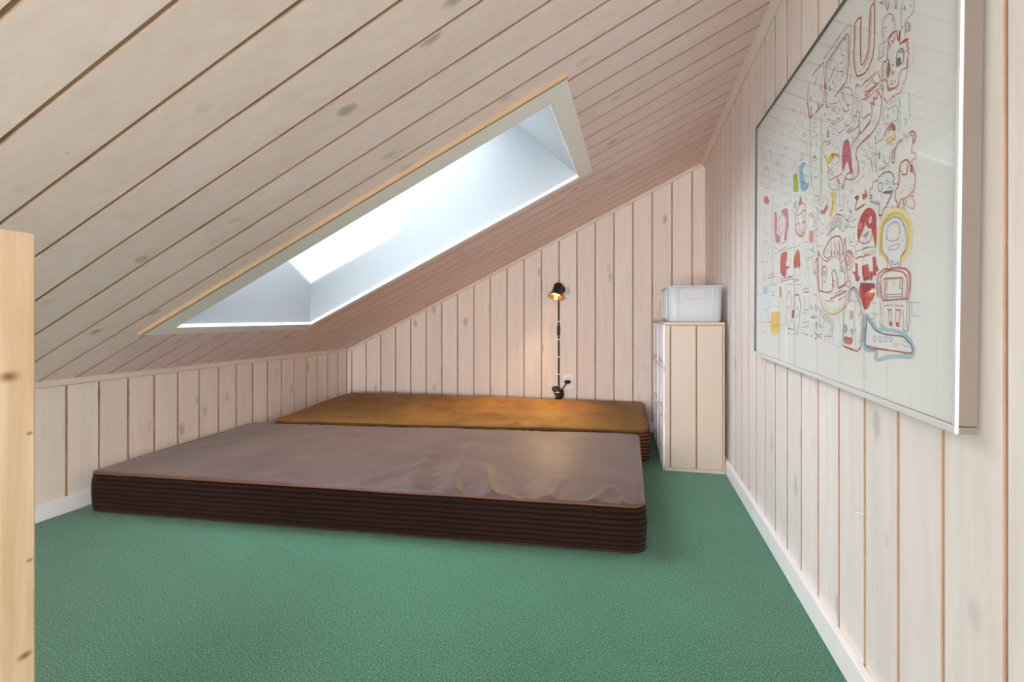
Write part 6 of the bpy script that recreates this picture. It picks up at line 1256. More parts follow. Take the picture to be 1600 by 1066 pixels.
    ('s', 'yellow', 40, (6455, 1886, 6454, 1936, 6453, 2016, 6461, 2096, 6459, 2156, 6469, 2197, 6478, 2227, 6497, 2257, 6517, 2278, 6536, 2298, 6566, 2319, 6606, 2340, 6635, 2350, 6675, 2361, 6715, 2362, 6755, 2363, 6795, 2364, 6835, 2355, 6875, 2346, 6916, 2336, 6946, 2317, 6987, 2298, 7017, 2269, 7048, 2239, 7078, 2220, 7099, 2180, 7110, 2151, 7120, 2121, 7121, 2081, 7122, 2051, 7123, 2011, 7124, 1971, 7114, 1941, 7105, 1910, 7086, 1870, 7067, 1840, 7047, 1819)),
    ('s', 'paleyellow', 40, (6413, 1995, 6412, 2025, 6411, 2075, 6410, 2125, 6419, 2166, 6428, 2206, 6438, 2246, 6457, 2276, 6476, 2307, 6506, 2327, 6535, 2358, 6575, 2369, 6614, 2390, 6654, 2391, 6704, 2402, 6744, 2403, 6794, 2394, 6845, 2385, 6895, 2376, 6945, 2357, 6986, 2338, 7026, 2309, 7057, 2279, 7098, 2250, 7118, 2221, 7139, 2181, 7150, 2151, 7161, 2112, 7172, 2072, 7172, 2042, 7163, 2002, 7164, 1972, 7155, 1932, 7145, 1901, 7126, 1881, 7116, 1851, 7107, 1840)),
    ('s', 'grey', 15, (6485, 1887, 6485, 1907, 6485, 1927, 6484, 1957, 6483, 1987, 6482, 2027, 6491, 2067, 6490, 2117, 6509, 2158, 6519, 2188, 6528, 2218, 6548, 2248, 6577, 2269, 6607, 2290, 6646, 2301, 6676, 2311, 6716, 2312, 6756, 2313, 6786, 2314, 6826, 2304, 6857, 2295, 6887, 2286, 6917, 2276, 6947, 2257, 6968, 2238, 6988, 2208, 7009, 2178, 7030, 2149, 7041, 2109, 7051, 2079, 7062, 2050, 7073, 2020, 7073, 1990, 7074, 1970, 7064, 1940, 7055, 1909, 7045, 1889, 7036, 1869, 7006, 1858, 6986, 1848, 6977, 1838)),
    ('s', 'grey', 12, (6631, 2080, 6621, 2110, 6610, 2130, 6610, 2150, 6619, 2170, 6629, 2190, 6638, 2210, 6658, 2221, 6688, 2231, 6718, 2242, 6747, 2253, 6777, 2253, 6808, 2244, 6838, 2245, 6868, 2235, 6888, 2216, 6899, 2196, 6909, 2176, 6910, 2156, 6910, 2136, 6921, 2106, 6911, 2086, 6912, 2066, 6902, 2046, 6872, 2035, 6842, 2025, 6812, 2024, 6782, 2023, 6752, 2023, 6722, 2032, 6692, 2041, 6662, 2051, 6642, 2060, 6621, 2070, 6601, 2089)),
    ('s', 'lilac', 14, (6662, 2051, 6682, 2041, 6722, 2032, 6752, 2033, 6782, 2023, 6812, 2024, 6842, 2025, 6862, 2025, 6882, 2026)),
    ('s', 'lilac', 14, (6664, 1941, 6694, 1961, 6714, 1972, 6744, 1973, 6784, 1973, 6834, 1975, 6884, 1976, 6914, 1966, 6904, 1946, 6885, 1926, 6865, 1925, 6825, 1914, 6785, 1913, 6745, 1923, 6705, 1922, 6685, 1921, 6664, 1941)),
    ('s', 'lilac', 10, (6563, 2019, 6592, 2029)),
    ('s', 'lilac', 10, (6973, 2008, 7013, 1998)),
    ('s', 'dark', 8, (6914, 1946, 6924, 1967)),
    ('s', 'redbrown', 18, (4288, 2199, 4298, 2179, 4329, 2160, 4360, 2131, 4390, 2101, 4421, 2072, 4461, 2053, 4492, 2033, 4532, 2014, 4573, 1995, 4603, 1986, 4633, 1977, 4673, 1967, 4713, 1968, 4763, 1979, 4803, 1990, 4833, 2001, 4852, 2021, 4861, 2052, 4871, 2082, 4870, 2102)),
    ('s', 'redbrown', 13, (4549, 2175, 4529, 2144, 4530, 2124, 4530, 2104, 4561, 2085, 4591, 2056, 4632, 2037, 4672, 2017, 4712, 2018, 4752, 2019, 4782, 2030, 4812, 2040)),
    ('s', 'pink', 16, (4890, 2132, 4890, 2112, 4891, 2082, 4891, 2052, 4892, 2032, 4912, 2023, 4942, 2013, 4962, 2014, 4982, 2024, 4982, 2044, 4981, 2074, 4970, 2104, 4991, 2084, 5022, 2045, 5042, 2005, 5063, 1976, 5083, 1996, 5112, 2037, 5131, 2077, 5161, 2058, 5162, 2008, 5174, 1958, 5184, 1939, 5214, 1949, 5253, 1990, 5282, 2031, 5302, 2051)),
    ('s', 'redbrown', 18, (4309, 2160, 4311, 2080, 4313, 1970, 4316, 1840, 4318, 1740, 4330, 1660, 4351, 1590, 4362, 1541, 4373, 1501)),
    ('s', 'redbrown', 16, (4482, 2013, 4523, 1494)),
    ('s', 'redbrown', 20, (4353, 1500, 4474, 1483, 4634, 1466, 4804, 1460, 4904, 1482, 4943, 1533, 4941, 1613, 4919, 1703, 4898, 1752)),
    ('s', 'redbrown', 18, (4898, 1752, 4917, 1773, 4937, 1783, 4957, 1804, 4987, 1804, 5007, 1795, 5037, 1775, 5068, 1746, 5089, 1706, 5110, 1667, 5121, 1607, 5132, 1557, 5153, 1528, 5193, 1519, 5233, 1520, 5273, 1540, 5312, 1551, 5362, 1562, 5412, 1573, 5452, 1584, 5481, 1605, 5500, 1645, 5500, 1685, 5488, 1735, 5477, 1785, 5466, 1825, 5436, 1864, 5405, 1913, 5384, 1953, 5373, 1993, 5352, 2032, 5351, 2062, 5341, 2082)),
    ('s', 'redbrown', 15, (5423, 1974, 5414, 1934, 5415, 1884, 5407, 1813, 5408, 1753, 5399, 1703, 5400, 1643, 5392, 1593, 5392, 1563)),
    ('s', 'redbrown', 17, (4521, 1624, 4510, 1664, 4499, 1714, 4487, 1773, 4486, 1823, 4496, 1854, 4515, 1874, 4535, 1884, 4555, 1895, 4585, 1895, 4625, 1886, 4655, 1867, 4676, 1837, 4687, 1808, 4678, 1767, 4669, 1717, 4659, 1687, 4640, 1657, 4620, 1636, 4601, 1626, 4591, 1616)),
    ('s', 'redbrown', 16, (4558, 1745, 4567, 1785, 4567, 1805, 4586, 1815, 4617, 1786, 4618, 1766, 4608, 1746, 4598, 1726)),
    ('s', 'redbrown', 17, (5348, 1742, 5328, 1752, 5298, 1761, 5278, 1771, 5247, 1780, 5237, 1810, 5226, 1829, 5226, 1859, 5225, 1879, 5255, 1900, 5285, 1911, 5324, 1922, 5344, 1932)),
    ('s', 'redbrown', 26, (5286, 1841, 5307, 1781)),
    ('s', 'redbrown', 15, (4922, 1553, 4932, 1573, 4931, 1593, 4941, 1623, 4961, 1634, 4991, 1634, 5011, 1625, 5031, 1595, 5032, 1575, 5032, 1545, 5033, 1525)),
    ('s', 'red', 12, (4951, 1603, 4983, 1544)),
    ('s', 'redbrown', 13, (5153, 1508, 5453, 1544)),
    ('s', 'redbrown', 18, (4847, 1351, 4906, 1362, 4986, 1374, 5076, 1396, 5156, 1408, 5235, 1420, 5315, 1441, 5385, 1453, 5434, 1464)),
    ('s', 'orange', 10, (4995, 1424, 5314, 1481)),
    ('s', 'orange', 12, (5157, 1328, 5436, 1384)),
    ('s', 'redbrown', 10, (5334, 1482, 5355, 1432)),
    ('s', 'pink', 16, (4374, 1481, 4384, 1451, 4395, 1421, 4406, 1371, 4427, 1332, 4458, 1293, 4499, 1243, 4540, 1204, 4600, 1176, 4671, 1147, 4752, 1129, 4832, 1111, 4912, 1102, 5002, 1104, 5092, 1116, 5171, 1138, 5241, 1160, 5310, 1191, 5360, 1222, 5409, 1263, 5438, 1304, 5447, 1344, 5456, 1394, 5455, 1434, 5454, 1464)),
    ('s', 'paleyellow', 25, (4598, 1276, 4629, 1256, 4670, 1217, 4720, 1178, 4781, 1160, 4851, 1141, 4931, 1133, 5011, 1135, 5081, 1146, 5151, 1158, 5221, 1179, 5280, 1200, 5320, 1211)),
    ('s', 'paleyellow', 20, (4546, 1384, 4557, 1355, 4577, 1315, 4598, 1276, 4639, 1246, 4710, 1218, 4790, 1200, 4880, 1182, 4961, 1173, 5031, 1175, 5110, 1187, 5180, 1198, 5240, 1210, 5289, 1231, 5329, 1262, 5358, 1292, 5378, 1303)),
    ('s', 'orange', 11, (4637, 1326, 4998, 1314)),
    ('s', 'palepink', 22, (4031, 2063, 4042, 2024, 4053, 1954, 4065, 1894, 4086, 1845, 4116, 1815, 4157, 1806, 4197, 1787, 4217, 1787)),
    ('s', 'pink', 12, (4291, 2059, 4261, 2048, 4212, 2027, 4172, 2016, 4142, 1996, 4123, 1965, 4104, 1945, 4104, 1915, 4115, 1885, 4136, 1856, 4176, 1837, 4216, 1817, 4247, 1798)),
    ('s', 'palepink', 10, (4212, 2007, 4196, 1837)),
    ('s', 'orange', 18, (5442, 2024, 5482, 2025, 5512, 2026, 5532, 2016, 5553, 1997, 5573, 1977, 5594, 1947, 5594, 1927, 5605, 1908, 5595, 1888, 5586, 1867, 5556, 1847, 5526, 1836, 5496, 1835, 5476, 1835)),
    ('s', 'redbrown', 16, (5443, 1984, 5483, 1975, 5503, 1966, 5524, 1956, 5534, 1936, 5535, 1916, 5525, 1896, 5505, 1886, 5475, 1875)),
    ('s', 'pink', 16, (5461, 2055, 5481, 2055, 5522, 2046, 5572, 2037, 5602, 2028, 5633, 1998, 5653, 1969, 5674, 1939, 5675, 1909, 5675, 1879, 5656, 1839, 5637, 1808, 5607, 1788, 5578, 1777, 5538, 1766, 5508, 1766, 5478, 1765)),
    ('s', 'redbrown', 15, (5502, 1595, 5531, 1606, 5551, 1616, 5571, 1597, 5572, 1577, 5582, 1557, 5583, 1537, 5553, 1517, 5523, 1506, 5503, 1525, 5483, 1545)),
    ('s', 'redbrown', 10, (5423, 1974, 5466, 1845)),
    ('s', 'redbrown', 13, (5734, 1921, 5765, 1911, 5795, 1912, 5815, 1912, 5835, 1913, 5864, 1923, 5884, 1924, 5904, 1924, 5935, 1915, 5955, 1915, 5985, 1906, 6005, 1906, 6025, 1917, 6054, 1928, 6074, 1928, 6104, 1929, 6125, 1919, 6155, 1920, 6165, 1910)),
    ('f', 'red', 0, (5736, 1851, 5796, 1832, 5820, 1662, 5891, 1644, 5842, 1583, 5752, 1591, 5720, 1680, 5649, 1719, 5739, 1731)),
    ('f', 'red', 0, (5947, 1795, 6107, 1799, 6170, 1670, 6172, 1590, 6081, 1608, 6032, 1567, 5991, 1616, 5950, 1685)),
    ('s', 'dark', 15, (5528, 1306, 5527, 1326, 5527, 1346, 5526, 1376, 5526, 1396, 5535, 1426, 5545, 1446, 5564, 1467, 5584, 1477, 5604, 1488, 5634, 1498, 5664, 1499, 5683, 1509, 5714, 1500, 5744, 1491, 5764, 1481, 5794, 1472, 5805, 1452, 5825, 1422, 5836, 1403, 5846, 1383, 5847, 1363, 5847, 1343, 5858, 1313, 5878, 1304, 5898, 1284, 5919, 1264, 5929, 1245, 5940, 1225, 5940, 1205, 5941, 1185, 5951, 1165, 5972, 1136, 5992, 1126, 6003, 1096, 6004, 1046, 5995, 996, 5996, 936, 5987, 886, 5978, 836, 5979, 786, 5970, 745, 5961, 705, 5932, 675, 5912, 644, 5873, 623, 5843, 603, 5813, 602, 5793, 602, 5753, 601, 5703, 610, 5623, 608, 5523, 616, 5423, 623, 5352, 642, 5332, 661, 5331, 691, 5340, 732, 5349, 792, 5347, 872, 5355, 972, 5353, 1072, 5361, 1142, 5380, 1193, 5410, 1213, 5439, 1234, 5459, 1244)),
    ('s', 'dark', 11, (5597, 1347, 5597, 1367, 5586, 1387, 5576, 1407, 5585, 1427, 5595, 1447, 5614, 1468, 5644, 1478, 5674, 1479, 5694, 1480, 5714, 1470, 5735, 1460, 5755, 1441, 5775, 1421, 5776, 1391, 5787, 1362, 5797, 1352)),
    ('s', 'grey', 11, (5508, 1275, 5538, 1296, 5558, 1307, 5588, 1317, 5607, 1328, 5637, 1328, 5668, 1319, 5688, 1319, 5708, 1310, 5728, 1300, 5758, 1291, 5788, 1292, 5818, 1302, 5838, 1313, 5858, 1313, 5878, 1314, 5888, 1294, 5899, 1274, 5869, 1253, 5849, 1243, 5829, 1242)),
    ('s', 'grey', 10, (5759, 1271, 5759, 1251, 5740, 1221, 5730, 1190, 5731, 1150, 5732, 1100, 5733, 1050, 5745, 991, 5756, 931, 5758, 861, 5759, 781, 5771, 711, 5772, 661)),
    ('s', 'grey', 10, (5442, 1114, 5362, 1132)),
    ('f', 'greyf', 0, (5571, 1177, 5661, 1169, 5683, 1059, 5574, 1037)),
    ('s', 'grey', 10, (5862, 1123, 5882, 1104, 5903, 1094, 5882, 1114, 5862, 1133)),
    ('s', 'grey', 10, (5905, 974, 5954, 1005)),
    ('s', 'grey', 10, (5870, 733, 5960, 765)),
    ('s', 'grey', 12, (5911, 1164, 5922, 1134, 5933, 1085, 5944, 1035, 5955, 975, 5947, 905, 5928, 825, 5920, 754, 5911, 704)),
    ('s', 'dark', 10, (5737, 900, 5807, 902)),
    ('s', 'indigo', 20, (5408, 843, 5387, 873, 5377, 903, 5386, 923, 5406, 933, 5425, 954, 5445, 954, 5466, 924, 5477, 905, 5467, 874, 5447, 864, 5428, 854, 5418, 843)),
    ('s', 'indigo', 18, (5628, 838, 5618, 858, 5607, 878, 5637, 898, 5657, 899, 5677, 889, 5697, 869, 5688, 849, 5668, 839, 5648, 828)),
    ('s', 'red', 26, (5391, 723, 5400, 743, 5410, 763, 5429, 774, 5459, 774, 5489, 775, 5530, 766, 5560, 766, 5590, 767, 5620, 768, 5650, 768, 5670, 759, 5670, 739, 5661, 719, 5631, 708, 5591, 697, 5561, 696, 5521, 686, 5491, 695, 5451, 694, 5411, 703, 5391, 713)),
    ('f', 'red', 0, (5430, 754, 5650, 748, 5631, 718, 5431, 714)),
    ('s', 'orange', 22, (5673, 609, 5703, 610, 5753, 611, 5803, 612, 5843, 613, 5873, 623, 5882, 643, 5902, 664, 5912, 674)),
    ('s', 'redbrown', 15, (5352, 642, 5703, 620)),
    ('s', 'grey', 10, (4380, 1191, 4430, 1172, 4501, 1153, 4572, 1125, 4642, 1097, 4723, 1078, 4793, 1060, 4863, 1041, 4914, 1022, 4944, 1013, 4965, 994, 4965, 974, 4956, 923, 4947, 863, 4929, 803, 4920, 763)),
    ('s', 'grey', 10, (4329, 1240, 4360, 1210, 4390, 1171, 4442, 1122, 4502, 1083, 4603, 1046, 4724, 1018, 4844, 1001, 4915, 982)),
    ('s', 'orange', 10, (4580, 725, 4610, 726, 4650, 737, 4700, 748, 4750, 749, 4790, 750, 4850, 751, 4890, 752, 4920, 743)),
    ('s', 'orange', 10, (4631, 706, 4652, 637)),
    ('s', 'orange', 10, (4790, 720, 4812, 630)),
    ('s', 'palepink', 14, (4574, 1025, 4560, 755)),
    ('s', 'paleblue', 10, (5004, 1034, 5043, 1045, 5103, 1067, 5163, 1068, 5203, 1049, 5245, 960, 5288, 851, 5300, 731, 5292, 651, 5233, 619, 5143, 607, 5043, 615, 4972, 644, 4950, 723, 4958, 823, 4976, 934, 4984, 1004)),
    ('s', 'paleyellow', 16, (5125, 977, 5136, 947)),
    ('s', 'paleyellow', 16, (5127, 887, 5138, 857)),
    ('s', 'paleyellow', 16, (5139, 807, 5149, 778)),
    ('s', 'dark', 11, (4336, 910, 4466, 923)),
    ('s', 'dark', 11, (4367, 880, 4507, 894)),
    ('s', 'dark', 18, (4225, 947, 4238, 838)),
    ('s', 'dark', 10, (4139, 795, 4169, 776, 4219, 767, 4270, 748, 4320, 749, 4370, 751, 4429, 762, 4479, 763, 4509, 774)),
    ('s', 'dark', 12, (4270, 738, 4511, 704)),
    ('s', 'dark', 20, (3968, 1262, 3990, 1182)),
    ('s', 'dark', 20, (4209, 1257, 4231, 1148)),
    ('s', 'dark', 11, (3973, 1052, 3993, 1042, 4033, 1043, 4073, 1034, 4103, 1035, 4143, 1036, 4183, 1037, 4213, 1047, 4233, 1048)),
    ('s', 'lilac', 16, (4364, 1020, 4385, 951)),
    ('s', 'dark', 10, (3730, 707, 3810, 708)),
    ('s', 'dark', 15, (3981, 702, 4021, 693)),
    ('s', 'dark', 15, (4191, 677, 4232, 657)),
    ('s', 'paleblue', 16, (3830, 1169, 3862, 1090)),
    ('s', 'orange', 10, (3714, 1476, 3883, 1490)),
    ('s', 'orange', 10, (3720, 1166, 3860, 1169)),
    ('f', 'red', 0, (5903, 1544, 6173, 1530, 6184, 1500, 6004, 1496, 5976, 1416, 6186, 1390, 6189, 1270, 6120, 1199, 6041, 1187, 5959, 1275, 5897, 1364, 5875, 1454)),
    ('s', 'dark', 12, (5903, 1544, 6183, 1530)),
    ('s', 'dark', 18, (6025, 1437, 6115, 1449)),
    ('s', 'dark', 10, (6024, 1497, 6074, 1488)),
    ('f', 'red', 0, (6245, 1882, 6325, 1883, 6358, 1764, 6430, 1696, 6350, 1684, 6361, 1624, 6271, 1642, 6222, 1571, 6170, 1650, 6112, 1579, 6050, 1657, 6002, 1586, 5970, 1656, 5947, 1795, 6108, 1779, 6119, 1699, 6270, 1692)),
    ('s', 'dark', 12, (5922, 1555, 6323, 1523)),
    ('f', 'red', 0, (5923, 1545, 6323, 1513, 6305, 1463, 6224, 1481, 6186, 1410, 6326, 1413, 6268, 1322, 6129, 1269, 6090, 1198, 6010, 1216, 5938, 1305, 5876, 1394, 5874, 1493)),
    ('s', 'dark', 18, (6005, 1436, 6125, 1459)),
    ('s', 'grey', 10, (5974, 1506, 5935, 1455)),
    ('s', 'dark', 10, (6034, 1487, 6004, 1476)),
    ('s', 'dark', 10, (6154, 1500, 6185, 1460)),
    ('s', 'redbrown', 11, (6069, 1268, 6100, 1228, 6120, 1209, 6140, 1209, 6139, 1239, 6139, 1269, 6148, 1289, 6169, 1270, 6189, 1250, 6189, 1240)),
    ('s', 'redbrown', 11, (5814, 1932, 5835, 1903)),
    ('s', 'redbrown', 11, (5884, 1934, 5905, 1904)),
    ('s', 'redbrown', 11, (5954, 1935, 5975, 1906)),
    ('s', 'redbrown', 11, (6014, 1937, 6045, 1907)),
    ('s', 'redbrown', 11, (6084, 1938, 6105, 1909)),
    ('s', 'redbrown', 11, (6144, 1939, 6175, 1910)),
    ('s', 'redbrown', 11, (6214, 1931, 6235, 1911)),
    ('s', 'redbrown', 11, (6274, 1932, 6295, 1913)),
    ('s', 'yellow2', 30, (6454, 1956, 6465, 1926, 6485, 1907, 6495, 1887, 6526, 1868, 6566, 1839, 6607, 1820, 6637, 1800, 6648, 1780, 6648, 1780)),
    ('s', 'yellow2', 30, (7116, 1881, 7096, 1850, 7077, 1830, 7057, 1819, 7027, 1799, 7008, 1788, 6978, 1768, 6958, 1757)),
    ('s', 'orange', 15, (6524, 1948, 6524, 1928, 6535, 1898, 6565, 1889, 6596, 1869, 6626, 1850, 6647, 1830, 6657, 1801, 6658, 1761, 6649, 1730, 6649, 1710)),
    ('s', 'redbrown', 14, (7056, 1879, 7036, 1869, 7006, 1848, 6977, 1838, 6957, 1807, 6948, 1787, 6949, 1747, 6949, 1717, 6950, 1697)),
    ('s', 'bluegrey', 15, (6730, 1672, 6729, 1702, 6729, 1732, 6728, 1762, 6728, 1782, 6748, 1783, 6768, 1783, 6788, 1764, 6789, 1744, 6809, 1734, 6839, 1735, 6868, 1755, 6888, 1756, 6909, 1736, 6909, 1706, 6910, 1686, 6900, 1676)),
    ('s', 'redbrown', 20, (6397, 1355, 6396, 1395, 6385, 1455, 6383, 1525, 6392, 1575, 6411, 1615, 6431, 1646, 6460, 1666, 6490, 1677, 6530, 1688, 6570, 1699, 6609, 1700, 6660, 1691, 6730, 1692, 6810, 1694, 6880, 1695, 6940, 1687, 6990, 1678, 7020, 1679, 7050, 1669, 7080, 1660, 7111, 1641, 7131, 1621, 7152, 1601, 7162, 1572, 7163, 1542, 7164, 1512, 7164, 1482, 7155, 1451, 7146, 1411, 7127, 1371, 7108, 1330, 7098, 1310)),
    ('s', 'palepink', 40, (6423, 1545, 6423, 1515, 6424, 1485, 6435, 1446, 6436, 1406, 6457, 1376, 6467, 1356, 6487, 1337, 6498, 1327)),
    ('s', 'redbrown', 17, (6538, 1308, 6528, 1328, 6517, 1347, 6507, 1377, 6496, 1407, 6485, 1437, 6474, 1477, 6464, 1506, 6463, 1546, 6472, 1577, 6481, 1607, 6501, 1627, 6531, 1648, 6570, 1659, 6610, 1670, 6660, 1671, 6720, 1672, 6770, 1673, 6830, 1664, 6891, 1656, 6941, 1647, 6981, 1638, 7011, 1628, 7042, 1609, 7062, 1589, 7082, 1570, 7093, 1540, 7104, 1510, 7104, 1480, 7105, 1440, 7086, 1390, 7077, 1350, 7068, 1319)),
    ('s', 'palepink', 30, (7102, 1610, 7122, 1571, 7133, 1541, 7134, 1511, 7135, 1471, 7125, 1431, 7116, 1391, 7107, 1360)),
    ('s', 'redbrown', 19, (6562, 1579, 7002, 1568)),
    ('s', 'redbrown', 16, (6572, 1579, 6573, 1559, 6583, 1519, 6584, 1479, 6585, 1449, 6586, 1409, 6586, 1379, 6587, 1339, 6598, 1319)),
    ('s', 'redbrown', 16, (6993, 1558, 6998, 1308)),
    ('s', 'redbrown', 11, (6633, 1550, 6633, 1530, 6634, 1500, 6634, 1480, 6635, 1460, 6615, 1440, 6595, 1439, 6595, 1439)),
    ('s', 'redbrown', 11, (6943, 1537, 6944, 1517, 6934, 1497, 6934, 1477, 6935, 1457, 6965, 1437, 6965, 1437)),
    ('s', 'paleblue', 12, (6783, 1543, 6794, 1514, 6804, 1494, 6824, 1514, 6833, 1544)),
    ('s', 'grey', 12, (6606, 1379, 6987, 1378)),
    ('s', 'grey', 12, (6607, 1349, 6987, 1348)),
    ('s', 'redbrown', 18, (6528, 1308, 7098, 1320)),
    ('s', 'grey', 13, (6468, 1296, 6469, 1266, 6480, 1227, 6481, 1177, 6492, 1127, 6483, 1097, 6473, 1056, 6474, 1016, 6475, 996, 6505, 977, 6535, 978, 6575, 979, 6605, 979)),
    ('s', 'palepink', 20, (6538, 1298, 6550, 1238, 6551, 1158, 6563, 1078, 6554, 1028, 6545, 998, 6525, 998, 6505, 1007, 6495, 1007)),
    ('s', 'grey', 12, (6570, 1239, 6789, 1253)),
    ('s', 'grey', 12, (6819, 1244, 7040, 1239)),
    ('s', 'grey', 13, (7148, 1301, 7150, 1241, 7152, 1141, 7154, 1051, 7135, 981, 7116, 950, 7086, 940, 7046, 949, 7026, 968, 7015, 988, 7024, 1038, 7033, 1089, 7032, 1119)),
    ('s', 'grey', 12, (7098, 1300, 7095, 990)),
    ('s', 'pink', 12, (7016, 958, 7116, 940)),
    ('s', 'redbrown', 16, (6661, 1191, 6751, 1193)),
    ('s', 'redbrown', 12, (6691, 1191, 6704, 1031)),
    ('s', 'redbrown', 12, (6761, 1193, 6764, 1033)),
    ('s', 'redbrown', 16, (6851, 1195, 6971, 1187)),
    ('s', 'redbrown', 12, (6861, 1175, 6844, 1045)),
    ('s', 'redbrown', 12, (6961, 1187, 6934, 1047)),
    ('f', 'red', 0, (6694, 1051, 6764, 1043, 6775, 993, 6705, 992)),
    ('f', 'red', 0, (6854, 1045, 6924, 1046, 6935, 987, 6855, 995)),
    ('s', 'pink', 12, (7021, 1188, 7033, 1079)),
    ('s', 'paleblue', 16, (7119, 1281, 7369, 1276)),
    ('s', 'paleblue', 14, (7202, 1132, 7372, 1126)),
    ('s', 'paleblue', 14, (6229, 1281, 6399, 1275)),
    ('s', 'paleblue', 14, (6232, 1141, 6432, 1136)),
    ('s', 'paleblue', 10, (7199, 1272, 7212, 1143)),
    ('s', 'palegreen', 10, (6309, 1273, 6281, 1152)),
    ('s', 'planeblue', 40, (6092, 1128, 6082, 1098, 6073, 1068, 6064, 1028, 6065, 978, 6047, 907, 6029, 807, 6031, 727, 6052, 657, 6123, 639, 6222, 641, 6322, 653, 6382, 654, 6393, 635, 6373, 604, 6344, 574, 6344, 554, 6375, 544, 6415, 545, 6474, 556, 6524, 567, 6584, 579, 6643, 600, 6713, 612, 6793, 633, 6883, 635, 6993, 648, 7093, 650, 7172, 662, 7212, 682, 7231, 703, 7241, 723, 7241, 743, 7250, 763, 7229, 793, 7209, 812, 7189, 832, 7158, 861, 7117, 880, 7077, 900, 7017, 918, 6956, 927, 6886, 935, 6806, 944, 6726, 942, 6626, 940, 6536, 938, 6446, 936, 6386, 945, 6345, 964, 6305, 993, 6264, 1012, 6214, 1041, 6173, 1070, 6132, 1099, 6102, 1128)),
    ('s', 'dark', 18, (6123, 1079, 6105, 998, 6077, 888, 6059, 777, 6101, 698, 6192, 670, 6322, 673, 6462, 686, 6612, 689, 6761, 693, 6931, 696, 7082, 690, 7181, 702, 7221, 713, 7231, 733, 7220, 753, 7210, 772, 7199, 792, 7179, 812, 7149, 831, 7118, 840, 7088, 860, 7068, 869, 7028, 879, 6957, 887, 6847, 885, 6707, 882, 6557, 888, 6427, 905, 6326, 933, 6235, 991, 6174, 1040, 6123, 1079)),
    ('s', 'redbrown', 15, (6101, 698, 6221, 701, 6381, 694, 6561, 698, 6712, 692, 6851, 695, 6991, 698, 7101, 700, 7181, 702)),
    ('s', 'planeblue', 15, (6318, 843, 6338, 843, 6368, 834, 6379, 814, 6379, 794, 6370, 774, 6350, 774, 6320, 773, 6299, 783, 6299, 803, 6309, 823, 6318, 843, 6318, 843)),
    ('s', 'planeblue', 15, (6468, 856, 6498, 847, 6519, 827, 6519, 807, 6509, 787, 6480, 777, 6459, 786, 6449, 806, 6449, 826, 6458, 846, 6468, 856)),
    ('s', 'planeblue', 15, (6608, 859, 6638, 850, 6658, 840, 6659, 820, 6649, 800, 6619, 790, 6589, 799, 6588, 829, 6598, 849, 6608, 859)),
    ('s', 'planeblue', 15, (6738, 872, 6768, 863, 6788, 843, 6789, 823, 6779, 803, 6749, 802, 6729, 802, 6719, 822, 6718, 842, 6728, 862, 6738, 872)),
    ('s', 'planeblue', 13, (6840, 784, 6870, 785, 6890, 785, 6910, 776, 6900, 756, 6880, 755, 6850, 745, 6830, 754, 6830, 774, 6830, 774)),
    ('s', 'planeblue', 13, (6959, 807, 6960, 767)),
    ('s', 'planeblue', 13, (7029, 809, 7019, 788, 7050, 779, 7090, 770, 7120, 771, 7140, 781, 7139, 801, 7129, 821, 7109, 830, 7089, 830, 7069, 829, 7049, 829, 7029, 829)),
    ('s', 'palepink', 6, (2779, 3957, 2809, 3967, 2829, 3968, 2849, 3978, 2869, 3979, 2889, 3989, 2909, 3989, 2929, 3990, 2959, 3990, 2989, 3981, 3019, 3962, 3040, 3952, 3070, 3933, 3080, 3913, 3101, 3904, 3111, 3894)),
    ('s', 'palepink', 6, (2854, 3738, 2835, 3718, 2835, 3698, 2836, 3668, 2836, 3638, 2877, 3609, 2907, 3599, 2937, 3590, 2958, 3580)),
    ('s', 'lilac', 6, (750, 5283, 770, 5263, 811, 5234, 841, 5215, 872, 5195, 872, 5175, 863, 5155, 853, 5125, 884, 5105, 924, 5076, 965, 5057, 995, 5048)),
    ('s', 'paleblue', 6, (1177, 5442, 1207, 5433, 1247, 5423, 1297, 5405, 1328, 5395, 1348, 5366, 1369, 5346, 1379, 5326, 1380, 5306)),
    ('s', 'palepink', 6, (3402, 4310, 3422, 4301, 3442, 4281, 3463, 4262, 3473, 4242, 3494, 4212, 3515, 4183, 3545, 4173, 3575, 4164, 3595, 4154, 3615, 4145, 3626, 4125, 3617, 4095, 3617, 4085)),
    ('s', 'dark', 6, (3639, 3545, 3649, 3525, 3639, 3505, 3620, 3495, 3589, 3504, 3559, 3503, 3539, 3503, 3519, 3503, 3490, 3482, 3480, 3482)),
    ('s', 'dark', 6, (1799, 4405, 1820, 4386, 1850, 4366, 1891, 4347, 1921, 4338, 1951, 4329, 1981, 4329, 2011, 4330, 2031, 4340, 2051, 4341, 2071, 4351, 2090, 4362, 2110, 4382, 2109, 4402, 2099, 4422, 2099, 4432)),
    ('s', 'redbrown', 6, (1403, 4707, 1373, 4706, 1333, 4705, 1303, 4705, 1283, 4694, 1314, 4655, 1344, 4635, 1355, 4616, 1355, 4596, 1326, 4575, 1326, 4565)),
    ('s', 'palepink', 6, (789, 4423, 758, 4433, 708, 4442, 658, 4460, 618, 4470, 567, 4488, 527, 4498, 477, 4506, 437, 4516, 396, 4535, 356, 4554, 315, 4573, 285, 4602, 244, 4621, 214, 4651, 183, 4670, 173, 4690)),
    ('s', 'lilac', 6, (1154, 5101, 1153, 5131, 1153, 5151, 1152, 5171, 1142, 5191, 1122, 5211, 1101, 5230, 1091, 5250, 1070, 5270, 1060, 5299, 1039, 5319, 1029, 5329)),
